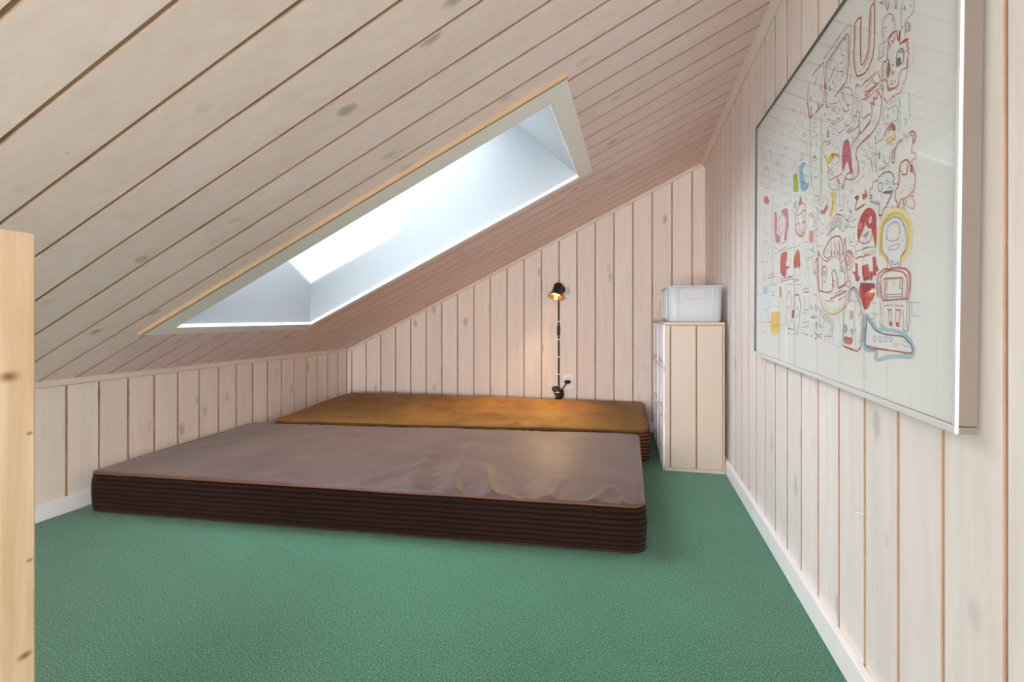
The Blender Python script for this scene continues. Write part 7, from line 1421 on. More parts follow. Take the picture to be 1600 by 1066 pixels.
    ('s', 'dark', 6, (1129, 4391, 1099, 4400, 1059, 4419, 1018, 4438, 988, 4458, 998, 4478, 1027, 4498, 1027, 4518, 1006, 4538, 966, 4557, 925, 4576, 905, 4596)),
    ('s', 'dark', 6, (2457, 4520, 2437, 4519, 2407, 4499, 2387, 4498, 2368, 4488, 2348, 4487, 2328, 4477, 2308, 4476, 2298, 4456, 2289, 4426, 2289, 4416)),
    ('s', 'redbrown', 6, (1825, 4136, 1795, 4165, 1784, 4185, 1784, 4205, 1814, 4206, 1844, 4196, 1884, 4197, 1914, 4198, 1934, 4198, 1943, 4218, 1943, 4248, 1922, 4268, 1882, 4287, 1842, 4296, 1821, 4316)),
    ('s', 'grey', 6, (838, 4474, 808, 4464, 778, 4453, 768, 4433, 749, 4422, 729, 4412, 719, 4392, 750, 4362, 790, 4343, 841, 4324, 871, 4305)),
    ('s', 'paleblue', 6, (3232, 4307, 3232, 4287, 3233, 4267, 3263, 4237, 3294, 4228, 3324, 4209, 3344, 4199, 3345, 4169, 3345, 4149, 3346, 4129, 3356, 4109, 3367, 4089)),
    ('s', 'paleblue', 6, (2209, 4874, 2199, 4894, 2178, 4914, 2158, 4933, 2157, 4953, 2197, 4964, 2217, 4965, 2247, 4965, 2277, 4966, 2317, 4957, 2348, 4947, 2368, 4948)),
    ('s', 'grey', 6, (3648, 4046, 3618, 4045, 3588, 4044, 3568, 4034, 3548, 4023, 3539, 4003, 3529, 3983, 3519, 3963, 3490, 3952, 3459, 3961, 3429, 3971, 3409, 3980)),
    ('s', 'dark', 6, (2062, 3821, 2103, 3792, 2123, 3772, 2134, 3752, 2114, 3732, 2094, 3722, 2085, 3691, 2105, 3672, 2126, 3662, 2146, 3643, 2156, 3623, 2177, 3603, 2197, 3584, 2208, 3574)),
    ('s', 'palegreen', 6, (960, 4367, 940, 4367, 900, 4366, 850, 4365, 810, 4374, 770, 4383, 729, 4402, 689, 4421, 648, 4440, 608, 4449, 558, 4458, 518, 4467, 467, 4476, 427, 4495, 377, 4514, 336, 4533, 306, 4553)),
    ('s', 'grey', 6, (3310, 4368, 3330, 4369, 3350, 4369, 3370, 4380, 3390, 4370, 3421, 4361, 3441, 4351, 3461, 4332, 3482, 4322, 3502, 4302, 3512, 4283, 3533, 4273, 3543, 4253, 3553, 4234, 3574, 4204, 3574, 4194)),
    ('s', 'dark', 6, (2348, 4027, 2338, 4007, 2319, 3987, 2279, 3986, 2249, 3985, 2218, 3994, 2178, 3993, 2148, 4003, 2108, 4022, 2068, 4031, 2047, 4041)),
    ('s', 'lilac', 6, (1951, 4309, 1921, 4338, 1900, 4357, 1890, 4377, 1909, 4408, 1929, 4408, 1949, 4419, 1979, 4409, 2019, 4400, 2060, 4391, 2080, 4381)),
    ('s', 'palegreen', 6, (3670, 3466, 3660, 3496, 3659, 3516, 3639, 3535, 3618, 3555, 3598, 3564, 3568, 3574, 3548, 3583, 3517, 3593, 3497, 3602, 3467, 3611, 3457, 3631, 3436, 3661, 3436, 3671)),
    ('s', 'redbrown', 6, (2960, 3931, 2959, 3960, 2979, 3981, 3009, 3982, 3039, 3972, 3069, 3963, 3089, 3953)),
    ('s', 'lilac', 6, (1808, 4466, 1838, 4466, 1878, 4457, 1918, 4448, 1938, 4448, 1958, 4449, 1958, 4469, 1958, 4489, 1947, 4509, 1927, 4528, 1886, 4547, 1856, 4567, 1836, 4576)),
    ('s', 'lilac', 6, (2764, 4646, 2794, 4667, 2813, 4687, 2793, 4707, 2763, 4726, 2742, 4746, 2722, 4756)),
    ('s', 'palepink', 6, (3651, 4366, 3670, 4376, 3690, 4387, 3690, 4407, 3669, 4436, 3649, 4456, 3638, 4465)),
    ('s', 'grey', 6, (2559, 4422, 2539, 4421, 2509, 4421, 2489, 4420, 2459, 4420, 2429, 4429, 2399, 4428, 2359, 4438, 2339, 4437, 2319, 4427, 2299, 4406, 2280, 4396, 2249, 4405, 2209, 4414, 2179, 4434, 2149, 4443)),
    ('s', 'grey', 6, (1971, 3889, 1991, 3889, 2031, 3890, 2061, 3881, 2101, 3882, 2131, 3872, 2171, 3873, 2201, 3864, 2231, 3865)),
    ('s', 'redbrown', 6, (2556, 4572, 2566, 4552, 2577, 4522, 2577, 4502, 2588, 4473, 2588, 4453, 2568, 4452, 2548, 4452, 2519, 4451, 2488, 4460, 2448, 4469, 2428, 4489, 2397, 4508, 2367, 4528, 2347, 4537)),
    ('s', 'palepink', 6, (2151, 4353, 2131, 4353, 2111, 4352, 2081, 4341, 2051, 4341, 2021, 4340, 1991, 4339, 1961, 4349, 1931, 4348, 1891, 4347, 1850, 4356, 1820, 4366, 1800, 4365)),
    ('s', 'paleblue', 6, (3641, 3875, 3652, 3856, 3682, 3826, 3703, 3817, 3733, 3807, 3753, 3808, 3773, 3808, 3803, 3799, 3823, 3799, 3843, 3790, 3873, 3790, 3893, 3781, 3914, 3771, 3944, 3762, 3964, 3752, 3984, 3743)),
    ('s', 'redbrown', 6, (1888, 4007, 1868, 4017, 1827, 4036, 1787, 4045, 1747, 4054, 1717, 4063, 1687, 4063, 1657, 4062, 1627, 4061, 1607, 4051, 1587, 4031, 1568, 4010)),
    ('s', 'dark', 6, (2078, 3991, 2099, 3982, 2139, 3973, 2179, 3953, 2199, 3944, 2210, 3924, 2201, 3894, 2191, 3874, 2181, 3854, 2182, 3824, 2193, 3794, 2193, 3774, 2203, 3764)),
    ('s', 'lilac', 6, (3573, 4234, 3594, 4224, 3624, 4225, 3644, 4225, 3664, 4226, 3673, 4256, 3663, 4276)),
    ('s', 'lilac', 6, (1601, 5241, 1621, 5232, 1651, 5232, 1691, 5233, 1721, 5224, 1762, 5215, 1792, 5215, 1822, 5206, 1852, 5207, 1882, 5207, 1902, 5218, 1921, 5228)),
    ('s', 'lilac', 6, (4084, 2405, 4054, 2394, 4034, 2394, 4014, 2363, 4015, 2343, 4015, 2333)),
    ('s', 'palegreen', 6, (3958, 2202, 3967, 2222, 3977, 2242, 3997, 2243, 4017, 2243, 4037, 2244, 4067, 2234, 4087, 2235, 4107, 2265, 4096, 2285, 4065, 2314, 4045, 2324, 4025, 2323)),
    ('s', 'paleblue', 6, (3895, 2341, 3915, 2341, 3935, 2331, 3955, 2322, 3976, 2312, 4006, 2303, 4026, 2303, 4046, 2294, 4066, 2294, 4096, 2285, 4116, 2275, 4147, 2256, 4147, 2226, 4148, 2206)),
    ('s', 'grey', 6, (3502, 2482, 3481, 2492, 3451, 2511, 3431, 2530, 3410, 2540, 3390, 2560, 3360, 2579)),
    ('s', 'redbrown', 6, (3825, 1889, 3814, 1919, 3794, 1938, 3793, 1958, 3793, 1978, 3792, 1998, 3782, 2018, 3771, 2038, 3801, 2058, 3821, 2059, 3851, 2059, 3861, 2060)),
    ('s', 'grey', 6, (3862, 2010, 3841, 2039, 3831, 2059, 3841, 2079, 3860, 2100, 3870, 2120, 3869, 2140, 3859, 2160)),
    ('s', 'lilac', 6, (4027, 2233, 4007, 2243, 3977, 2242, 3957, 2242, 3937, 2241, 3917, 2231, 3908, 2211, 3898, 2191, 3889, 2170, 3869, 2150)),
    ('s', 'grey', 6, (4230, 2118, 4210, 2117, 4190, 2127, 4169, 2136, 4149, 2146, 4129, 2146, 4109, 2135, 4090, 2115, 4090, 2085, 4091, 2065, 4071, 2054, 4051, 2044, 4031, 2043, 4011, 2043)),
    ('s', 'grey', 6, (3989, 2633, 4009, 2633, 4029, 2634, 4059, 2634, 4078, 2635, 4098, 2635, 4129, 2626, 4149, 2616, 4169, 2617)),
    ('s', 'palegreen', 6, (3569, 2603, 3559, 2623, 3558, 2643, 3538, 2653, 3518, 2662, 3488, 2672, 3467, 2681, 3447, 2691)),
    ('s', 'palepink', 6, (4027, 2233, 4058, 2214, 4068, 2194, 4088, 2185, 4108, 2185, 4139, 2176, 4159, 2176, 4179, 2177)),
    ('s', 'grey', 6, (3499, 2622, 3499, 2602, 3480, 2582, 3470, 2561, 3450, 2541, 3441, 2531)),
    ('s', 'dark', 6, (4067, 1804, 4087, 1805, 4106, 1815, 4126, 1815, 4156, 1816, 4176, 1817, 4197, 1807, 4217, 1807, 4237, 1798, 4267, 1799, 4287, 1789, 4307, 1789, 4327, 1780)),
    ('s', 'palepink', 6, (4196, 2277, 4216, 2278, 4236, 2278, 4266, 2279, 4287, 2269, 4307, 2269, 4327, 2270, 4347, 2270, 4367, 2261, 4387, 2261, 4407, 2252, 4427, 2242, 4447, 2233, 4467, 2233, 4487, 2233, 4507, 2234, 4527, 2234)),
    ('s', 'dark', 6, (3689, 2156, 3679, 2136, 3680, 2116, 3700, 2096, 3720, 2087, 3741, 2077, 3771, 2068, 3791, 2068, 3821, 2069, 3841, 2069, 3861, 2070)),
    ('s', 'grey', 6, (3836, 2299, 3846, 2279, 3857, 2260, 3887, 2240, 3917, 2241, 3947, 2232, 3967, 2232)),
    ('s', 'dark', 6, (3539, 2603, 3499, 2612, 3469, 2621, 3438, 2631, 3418, 2640, 3388, 2650, 3358, 2649, 3338, 2658)),
    ('s', 'palepink', 6, (3568, 2193, 3548, 2183, 3519, 2162, 3519, 2142, 3530, 2123, 3550, 2113, 3540, 2093, 3510, 2082, 3491, 2072, 3471, 2071)),
    ('s', 'dark', 6, (4060, 2564, 4100, 2555, 4120, 2545, 4141, 2536, 4161, 2536, 4180, 2547, 4210, 2557, 4230, 2558, 4260, 2559, 4280, 2559, 4290, 2559)),
    ('s', 'palegreen', 6, (4124, 2366, 4154, 2376, 4184, 2387, 4203, 2407, 4213, 2437, 4192, 2457, 4172, 2467, 4162, 2496, 4181, 2517, 4181, 2527)),
    ('s', 'grey', 6, (4107, 2225, 4077, 2244, 4057, 2264, 4056, 2284, 4076, 2284, 4096, 2295, 4115, 2315, 4105, 2345, 4084, 2365, 4064, 2374, 4034, 2384, 4024, 2393)),
    ('s', 'dark', 6, (3547, 2693, 3568, 2673, 3578, 2654, 3568, 2633, 3539, 2623, 3519, 2622, 3499, 2622)),
    ('s', 'paleblue', 6, (547, 1307, 577, 1308, 617, 1299, 657, 1280, 707, 1281, 747, 1272, 787, 1272, 827, 1273, 877, 1274, 917, 1275, 957, 1276, 1007, 1277, 1037, 1288, 1067, 1299, 1097, 1309, 1116, 1330, 1126, 1340)),
    ('s', 'paleblue', 6, (927, 845, 916, 875, 906, 895, 885, 915, 855, 924, 825, 933, 785, 942, 744, 951, 704, 951, 654, 950, 604, 948, 574, 948)),
    ('s', 'dark', 6, (3572, 1113, 3592, 1114, 3612, 1114, 3641, 1125, 3671, 1125, 3692, 1116, 3712, 1116, 3742, 1107, 3752, 1097)),
    ('s', 'dark', 6, (4102, 1105, 4131, 1125, 4151, 1146, 4131, 1165, 4110, 1185, 4110, 1205, 4129, 1235, 4139, 1236)),
    ('s', 'palepink', 6, (1932, 1087, 1902, 1087, 1862, 1086, 1822, 1085, 1792, 1094, 1751, 1103, 1721, 1113, 1701, 1122, 1681, 1132)),
    ('s', 'lilac', 6, (3271, 1157, 3290, 1167, 3320, 1188, 3340, 1198, 3339, 1218, 3349, 1238, 3348, 1258, 3348, 1278, 3347, 1298, 3337, 1318, 3317, 1338, 3296, 1347, 3286, 1357)),
    ('s', 'palegreen', 6, (1351, 1565, 1351, 1595, 1350, 1615, 1329, 1644, 1319, 1664, 1309, 1684, 1298, 1694)),
    ('s', 'dark', 6, (566, 1798, 545, 1817, 515, 1827, 485, 1846, 445, 1855, 405, 1854, 365, 1843, 325, 1833, 285, 1832, 235, 1841, 195, 1850, 144, 1869, 114, 1878)),
    ('s', 'grey', 6, (4113, 1075, 4143, 1076, 4173, 1066, 4193, 1067, 4213, 1057, 4243, 1058, 4263, 1058, 4283, 1049, 4313, 1039, 4334, 1030, 4344, 1020)),
    ('s', 'palepink', 6, (2734, 995, 2754, 985, 2784, 986, 2824, 987, 2854, 987, 2884, 978, 2914, 979, 2935, 969, 2955, 960, 2955, 930, 2956, 910, 2956, 900)),
    ('s', 'paleblue', 6, (1438, 1267, 1428, 1246, 1419, 1216, 1399, 1196, 1369, 1195, 1329, 1184, 1289, 1183, 1249, 1193, 1219, 1192, 1189, 1211, 1159, 1221, 1118, 1230, 1089, 1219, 1039, 1218, 1009, 1207, 979, 1197)),
    ('s', 'redbrown', 6, (3085, 933, 3106, 903, 3127, 873, 3147, 864, 3177, 855, 3197, 845, 3207, 845)),
    ('s', 'palepink', 6, (2985, 1390, 2966, 1380, 2946, 1370, 2916, 1359, 2886, 1358, 2866, 1358, 2836, 1357, 2806, 1357, 2776, 1366, 2746, 1375, 2715, 1385, 2695, 1394, 2675, 1404, 2684, 1434, 2704, 1454)),
    ('s', 'grey', 6, (2920, 1619, 2890, 1638, 2860, 1648, 2840, 1657, 2809, 1667, 2779, 1676, 2749, 1675, 2729, 1685, 2699, 1674, 2669, 1664, 2650, 1653, 2640, 1643)),
    ('s', 'palepink', 6, (2642, 1073, 2682, 1094, 2702, 1104, 2721, 1115, 2731, 1145, 2740, 1175, 2749, 1205, 2749, 1225, 2738, 1245, 2718, 1255, 2698, 1274, 2688, 1274)),
    ('s', 'grey', 6, (3706, 926, 3725, 936, 3755, 957, 3775, 978, 3774, 998, 3774, 1018)),
    ('s', 'grey', 6, (5859, 3544, 5839, 3553, 5819, 3563, 5798, 3572, 5779, 3562, 5749, 3561, 5718, 3571, 5688, 3580, 5668, 3599, 5658, 3609)),
    ('s', 'paleblue', 6, (5649, 3559, 5629, 3539, 5630, 3519, 5640, 3489, 5651, 3469, 5681, 3450, 5681, 3440)),
    ('s', 'grey', 6, (4953, 3814, 4943, 3794, 4934, 3774, 4914, 3773, 4884, 3772, 4874, 3772)),
    ('s', 'grey', 6, (4542, 4755, 4563, 4736, 4583, 4716, 4604, 4697, 4624, 4697, 4644, 4687, 4664, 4678, 4684, 4668, 4705, 4639, 4705, 4619)),
    ('s', 'paleblue', 6, (4896, 4133, 4876, 4112, 4887, 4093, 4897, 4073, 4918, 4053, 4928, 4033, 4939, 4014, 4939, 4004)),
    ('s', 'redbrown', 6, (5624, 4249, 5603, 4268, 5573, 4288, 5543, 4297, 5523, 4296)),
    ('s', 'lilac', 6, (5715, 4181, 5706, 4160, 5696, 4140, 5696, 4120, 5697, 4110)),
    ('s', 'redbrown', 6, (4590, 3946, 4570, 3936, 4550, 3925, 4520, 3925, 4500, 3924, 4480, 3924, 4471, 3893, 4482, 3874)),
    ('s', 'palepink', 6, (5576, 4138, 5596, 4148, 5616, 4148, 5636, 4149, 5666, 4140, 5696, 4130, 5716, 4131, 5746, 4131, 5766, 4142, 5776, 4142)),
    ('s', 'palepink', 6, (4970, 4394, 4950, 4414, 4939, 4434, 4939, 4454, 4959, 4464, 4958, 4484, 4958, 4504, 4957, 4524)),
    ('s', 'paleblue', 6, (5759, 3561, 5779, 3562, 5799, 3562, 5819, 3553, 5839, 3553, 5859, 3564, 5859, 3564)),
    ('s', 'palegreen', 6, (4749, 4430, 4750, 4410, 4751, 4380, 4771, 4370, 4791, 4361, 4811, 4351, 4821, 4341)),
    ('s', 'grey', 6, (5858, 4034, 5868, 4054, 5868, 4074, 5877, 4094, 5877, 4114, 5886, 4134, 5886, 4134)),
    ('s', 'grey', 6, (5731, 3891, 5762, 3872, 5792, 3852, 5813, 3833, 5833, 3813, 5834, 3793, 5834, 3773, 5865, 3754, 5885, 3744)),
    ('s', 'grey', 6, (5473, 3825, 5452, 3845, 5442, 3865, 5422, 3874, 5392, 3884, 5371, 3893, 5361, 3913, 5360, 3933, 5380, 3953, 5410, 3954, 5420, 3954)),
    ('s', 'grey', 6, (5379, 3533, 5400, 3514, 5410, 3494, 5421, 3474, 5411, 3454, 5421, 3434, 5442, 3415, 5472, 3395, 5503, 3376, 5513, 3376)),
    ('s', 'palepink', 6, (4652, 4318, 4611, 4337, 4591, 4346, 4571, 4376, 4580, 4396, 4560, 4416, 4540, 4425, 4509, 4434, 4489, 4464, 4488, 4494, 4478, 4504)),
    ('s', 'palepink', 6, (4633, 3817, 4653, 3827, 4682, 3838, 4712, 3849, 4732, 3839, 4752, 3840, 4773, 3830, 4793, 3820, 4803, 3801, 4813, 3791)),
    ('s', 'grey', 6, (5280, 4391, 5261, 4371, 5241, 4360, 5221, 4360, 5202, 4340, 5192, 4319)),
    ('s', 'grey', 6, (5560, 3957, 5580, 3958, 5600, 3958, 5630, 3939, 5651, 3919, 5671, 3900, 5682, 3880, 5692, 3860, 5723, 3841, 5743, 3821)),
    ('s', 'palegreen', 6, (5804, 3302, 5774, 3322, 5753, 3341, 5733, 3341, 5714, 3330, 5694, 3320, 5684, 3300, 5685, 3290)),
    ('s', 'palepink', 6, (5724, 4221, 5744, 4211, 5764, 4212, 5785, 4202, 5805, 4173, 5826, 4153)),
    ('s', 'palepink', 6, (5545, 3747, 5554, 3767, 5574, 3777, 5594, 3778, 5614, 3788, 5633, 3799, 5653, 3809, 5673, 3830)),
    ('s', 'paleblue', 6, (5013, 4275, 4993, 4285, 4973, 4284, 4953, 4294, 4933, 4284, 4933, 4264, 4954, 4234, 4984, 4215, 5004, 4205)),
    ('s', 'grey', 6, (5216, 4140, 5246, 4130, 5266, 4121, 5287, 4111, 5306, 4132, 5326, 4132, 5346, 4123, 5367, 4103, 5397, 4104, 5417, 4104, 5427, 4114)),
    ('s', 'lilac', 6, (5048, 3566, 5058, 3586, 5078, 3597, 5108, 3607, 5127, 3618)),
    ('s', 'grey', 6, (5773, 4282, 5753, 4302, 5732, 4311, 5712, 4311, 5693, 4290, 5683, 4290)),
    ('s', 'grey', 6, (5420, 3934, 5401, 3924, 5381, 3923, 5350, 3943, 5330, 3962, 5320, 3972)),
    ('s', 'grey', 6, (5118, 3588, 5138, 3568, 5159, 3558, 5179, 3529, 5199, 3519, 5220, 3500, 5231, 3470, 5241, 3450)),
    ('s', 'dark', 6, (4940, 3494, 4930, 3473, 4921, 3453, 4901, 3443, 4881, 3432, 4882, 3422)),
    ('s', 'palegreen', 6, (4331, 3430, 4301, 3450, 4281, 3459, 4260, 3469, 4240, 3468, 4211, 3458, 4191, 3457, 4171, 3457, 4150, 3466, 4120, 3476, 4110, 3475)),
    ('s', 'grey', 6, (4137, 2686, 4167, 2697, 4187, 2697, 4207, 2717, 4216, 2738, 4216, 2758, 4185, 2777, 4165, 2797, 4165, 2817, 4184, 2837, 4194, 2837)),
    ('s', 'redbrown', 6, (5061, 2986, 5041, 2976, 5022, 2965, 5022, 2945, 5042, 2936, 5053, 2916, 5063, 2906)),
    ('s', 'lilac', 6, (5624, 2878, 5603, 2898, 5573, 2917, 5543, 2917, 5523, 2916)),
    ('s', 'grey', 6, (4838, 3141, 4817, 3161, 4797, 3190, 4766, 3210, 4746, 3219, 4736, 3229)),
    ('s', 'redbrown', 6, (4117, 2725, 4147, 2706, 4178, 2677, 4198, 2657, 4208, 2637, 4219, 2628)),
    ('s', 'lilac', 6, (5469, 3075, 5480, 3055, 5490, 3025, 5511, 3006, 5531, 2986)),
    ('s', 'redbrown', 6, (4984, 2414, 4963, 2434, 4943, 2443, 4923, 2443, 4893, 2432, 4873, 2422, 4884, 2392, 4884, 2372, 4865, 2352, 4845, 2341)),
    ('s', 'redbrown', 6, (5475, 2355, 5464, 2375, 5454, 2395, 5424, 2404, 5394, 2413, 5384, 2393, 5375, 2373, 5345, 2362, 5325, 2362, 5315, 2362)),
    ('s', 'dark', 6, (5403, 2463, 5413, 2444, 5423, 2424, 5404, 2403, 5384, 2393, 5385, 2363, 5395, 2343)),
    ('s', 'redbrown', 6, (4378, 2671, 4357, 2691, 4347, 2710, 4327, 2720, 4306, 2730, 4276, 2729, 4256, 2739, 4236, 2738)),
    ('s', 'paleblue', 6, (4435, 3273, 4405, 3272, 4375, 3271, 4355, 3261, 4356, 3231, 4356, 3231)),
    ('s', 'palepink', 6, (5318, 3112, 5338, 3122, 5358, 3133, 5378, 3133, 5398, 3124, 5419, 3104)),
    ('s', 'dark', 6, (5170, 2568, 5140, 2578, 5120, 2587, 5090, 2587, 5070, 2576, 5050, 2556, 5051, 2526, 5051, 2526)),
    ('s', 'dark', 6, (5559, 3087, 5589, 3078, 5619, 3078, 5639, 3089, 5659, 3109, 5679, 3110, 5699, 3110)),
    ('s', 'palegreen', 6, (5340, 3042, 5310, 3052, 5279, 3071, 5259, 3070, 5239, 3070, 5209, 3069, 5210, 3049, 5210, 3029, 5211, 3009, 5211, 2989, 5221, 2990)),
    ('s', 'grey', 6, (4743, 2889, 4753, 2909, 4762, 2930, 4732, 2949, 4721, 2969, 4711, 2968)),
    ('s', 'palepink', 6, (5019, 2605, 5030, 2585, 5030, 2565, 5060, 2556, 5081, 2546, 5101, 2547, 5121, 2547, 5130, 2568, 5130, 2588)),
    ('s', 'redbrown', 6, (4824, 2851, 4794, 2840, 4774, 2840, 4754, 2839, 4724, 2829, 4704, 2828, 4705, 2798, 4716, 2779)),
    ('s', 'dark', 6, (5502, 2486, 5472, 2495, 5452, 2495, 5421, 2514, 5391, 2533, 5381, 2553, 5400, 2573, 5400, 2573)),
    ('s', 'grey', 6, (5051, 3006, 5050, 3026, 5060, 3046, 5080, 3047, 5110, 3027, 5130, 3028, 5150, 3028, 5170, 3029, 5190, 3039, 5200, 3059, 5199, 3079)),
    ('s', 'redbrown', 6, (5157, 3168, 5178, 3149, 5188, 3129, 5178, 3109, 5158, 3108, 5149, 3088, 5149, 3068, 5140, 3048, 5140, 3028, 5130, 3018)),
    ('s', 'grey', 6, (4349, 3091, 4318, 3100, 4288, 3109, 4268, 3119, 4248, 3128, 4228, 3138, 4207, 3148, 4187, 3147, 4167, 3147, 4148, 3126, 4118, 3116, 4088, 3125, 4068, 3124, 4048, 3124)),
    ('s', 'grey', 6, (4696, 3208, 4717, 3189, 4737, 3179, 4757, 3160, 4788, 3140, 4818, 3121, 4838, 3121, 4858, 3122, 4888, 3122)),
    ('s', 'lilac', 6, (4579, 2596, 4559, 2595, 4539, 2595, 4519, 2594, 4499, 2594, 4479, 2603, 4459, 2613, 4439, 2622, 4428, 2642, 4408, 2662, 4408, 2682, 4397, 2692)),
    ('s', 'grey', 6, (5543, 2427, 5524, 2416, 5504, 2416, 5474, 2415, 5444, 2414, 5413, 2424, 5393, 2433, 5363, 2443, 5353, 2422, 5344, 2402)),
    ('s', 'lilac', 6, (6800, 3054, 6780, 3054, 6760, 3063, 6740, 3063, 6720, 3072, 6700, 3062, 6680, 3051, 6660, 3051, 6650, 3051)),
    ('s', 'grey', 6, (6715, 3282, 6735, 3273, 6755, 3263, 6776, 3234, 6786, 3224)),
    ('s', 'palegreen', 6, (6157, 3190, 6137, 3190, 6117, 3199, 6086, 3209, 6066, 3228, 6046, 3228, 6026, 3217, 6006, 3217, 5986, 3216, 5966, 3216)),
    ('s', 'lilac', 6, (6238, 3142, 6258, 3122, 6269, 3102, 6249, 3082, 6240, 3062, 6240, 3042)),
    ('s', 'paleblue', 6, (6583, 3359, 6604, 3340, 6614, 3320, 6625, 3300, 6635, 3281, 6645, 3261, 6656, 3251)),
    ('s', 'paleblue', 6, (6472, 3437, 6452, 3437, 6432, 3436, 6412, 3436, 6392, 3425, 6392, 3405, 6383, 3385, 6352, 3394, 6342, 3394)),
    ('s', 'lilac', 6, (6788, 3144, 6768, 3143, 6748, 3133, 6739, 3113, 6739, 3113)),
    ('s', 'palegreen', 6, (6623, 2930, 6623, 2910, 6614, 2890, 6614, 2870, 6614, 2860)),
    ('s', 'lilac', 6, (6917, 3177, 6938, 3167, 6958, 3148, 6958, 3128, 6959, 3108, 6969, 3088, 6970, 3078)),
    ('s', 'grey', 6, (6740, 3053, 6760, 3043, 6780, 3034, 6800, 3044, 6810, 3054)),
    ('s', 'dark', 6, (6216, 3221, 6206, 3251, 6215, 3271, 6235, 3292, 6254, 3302, 6244, 3332, 6233, 3352)),
    ('s', 'dark', 6, (6816, 3224, 6806, 3244, 6786, 3254, 6765, 3263, 6745, 3263, 6725, 3272, 6705, 3262)),
    ('s', 'redbrown', 6, (6541, 2998, 6561, 3009, 6560, 3029, 6540, 3048, 6520, 3058, 6500, 3058)),
    ('s', 'grey', 6, (6214, 3341, 6184, 3331, 6164, 3330, 6144, 3340, 6124, 3339)),
    ('s', 'palepink', 6, (6787, 3204, 6767, 3203, 6757, 3183, 6768, 3163, 6778, 3154)),
    ('s', 'redbrown', 6, (6235, 3262, 6256, 3242, 6276, 3233, 6296, 3213, 6317, 3204, 6337, 3194, 6357, 3194, 6377, 3185, 6397, 3185, 6417, 3176)),
    ('s', 'palepink', 6, (6497, 4088, 6517, 4088, 6537, 4089, 6558, 4079, 6578, 4069, 6588, 4070)),
    ('s', 'lilac', 6, (6698, 4042, 6678, 4042, 6658, 4041, 6638, 4061, 6618, 4080)),
    ('s', 'lilac', 6, (6676, 4172, 6685, 4192, 6685, 4212, 6684, 4232, 6684, 4252, 6693, 4272, 6683, 4292, 6683, 4312)),
    ('s', 'palepink', 6, (6748, 4063, 6768, 4064, 6788, 4054, 6808, 4044, 6829, 4025, 6839, 4005, 6850, 3985, 6870, 3976, 6890, 3976, 6890, 3966)),
    ('s', 'lilac', 6, (6560, 4429, 6580, 4420, 6600, 4410, 6620, 4410, 6641, 4401, 6661, 4391, 6681, 4372, 6691, 4372)),
    ('s', 'palepink', 6, (6544, 4229, 6525, 4208, 6505, 4198, 6485, 4197, 6465, 4187, 6455, 4187)),
    ('s', 'dark', 6, (6966, 4148, 6966, 4168, 6986, 4178, 7006, 4179, 7026, 4179, 7046, 4170, 7066, 4170, 7066, 4160)),
    ('s', 'palepink', 6, (6511, 4398, 6480, 4407, 6460, 4417, 6450, 4437, 6439, 4457, 6419, 4476, 6399, 4486)),
    ('s', 'palegreen', 6, (4877, 872, 4907, 892, 4936, 903, 4956, 903, 4976, 904, 5007, 894, 5027, 885, 5037, 885)),
    ('s', 'grey', 6, (4429, 802, 4458, 822, 4478, 843, 4497, 853, 4527, 874, 4547, 894, 4566, 905, 4586, 935, 4585, 955, 4595, 965)),
    ('s', 'grey', 6, (4035, 943, 4056, 934, 4076, 924, 4106, 915, 4116, 895, 4107, 865, 4108, 845, 4128, 825, 4158, 816, 4188, 817, 4208, 817)),
    ('s', 'redbrown', 6, (4502, 1123, 4482, 1113, 4462, 1103, 4442, 1082, 4433, 1052, 4434, 1032, 4444, 1012)),
    ('s', 'palepink', 6, (4734, 1009, 4713, 1038, 4713, 1058, 4723, 1078, 4742, 1089, 4772, 1099, 4782, 1110)),
    ('s', 'lilac', 6, (4746, 929, 4725, 948, 4715, 968, 4704, 998, 4694, 1028, 4673, 1047, 4653, 1067, 4623, 1066, 4603, 1076, 4583, 1065, 4553, 1065, 4533, 1054, 4513, 1044)),
    ('s', 'palepink', 6, (4907, 872, 4927, 873, 4947, 863, 4977, 864, 4997, 864, 5017, 865, 5047, 875, 5057, 896, 5066, 916, 5066, 936, 5046, 945, 5015, 955, 4985, 954, 4956, 943, 4946, 943)),
    ('s', 'lilac', 6, (3955, 952, 3935, 951, 3905, 940, 3876, 930, 3846, 919, 3816, 918, 3776, 908, 3746, 907, 3726, 897, 3727, 877, 3737, 857, 3748, 837, 3748, 827)),
    ('s', 'grey', 6, (4966, 924, 4936, 933, 4906, 942, 4885, 952, 4855, 971, 4835, 991, 4814, 1010, 4794, 1020, 4763, 1039, 4743, 1049, 4723, 1058, 4703, 1068, 4693, 1078)),
    ('s', 'grey', 6, (4792, 1090, 4763, 1069, 4733, 1059, 4713, 1048, 4684, 1017, 4664, 997)),
    ('s', 'redbrown', 6, (4433, 1042, 4403, 1061, 4392, 1081, 4392, 1111, 4411, 1142, 4400, 1171, 4380, 1181, 4360, 1190, 4340, 1200)),
    ('s', 'palepink', 6, (4783, 1080, 4793, 1050, 4784, 1020, 4744, 1009, 4714, 1008, 4694, 998, 4675, 987, 4655, 977, 4635, 956)),
    ('s', 'redbrown', 6, (4798, 810, 4818, 840, 4847, 861, 4877, 862, 4897, 862, 4927, 863, 4948, 853)),
    ('s', 'grey', 6, (4959, 803, 4938, 823, 4918, 842, 4907, 872, 4926, 903, 4906, 922, 4876, 942, 4855, 951, 4845, 971, 4815, 990, 4814, 1000)),
    ('s', 'paleblue', 6, (4086, 924, 4106, 935, 4125, 945, 4155, 956, 4175, 966, 4205, 967, 4235, 968, 4265, 968, 4295, 969, 4315, 979, 4355, 980, 4374, 991, 4394, 991)),
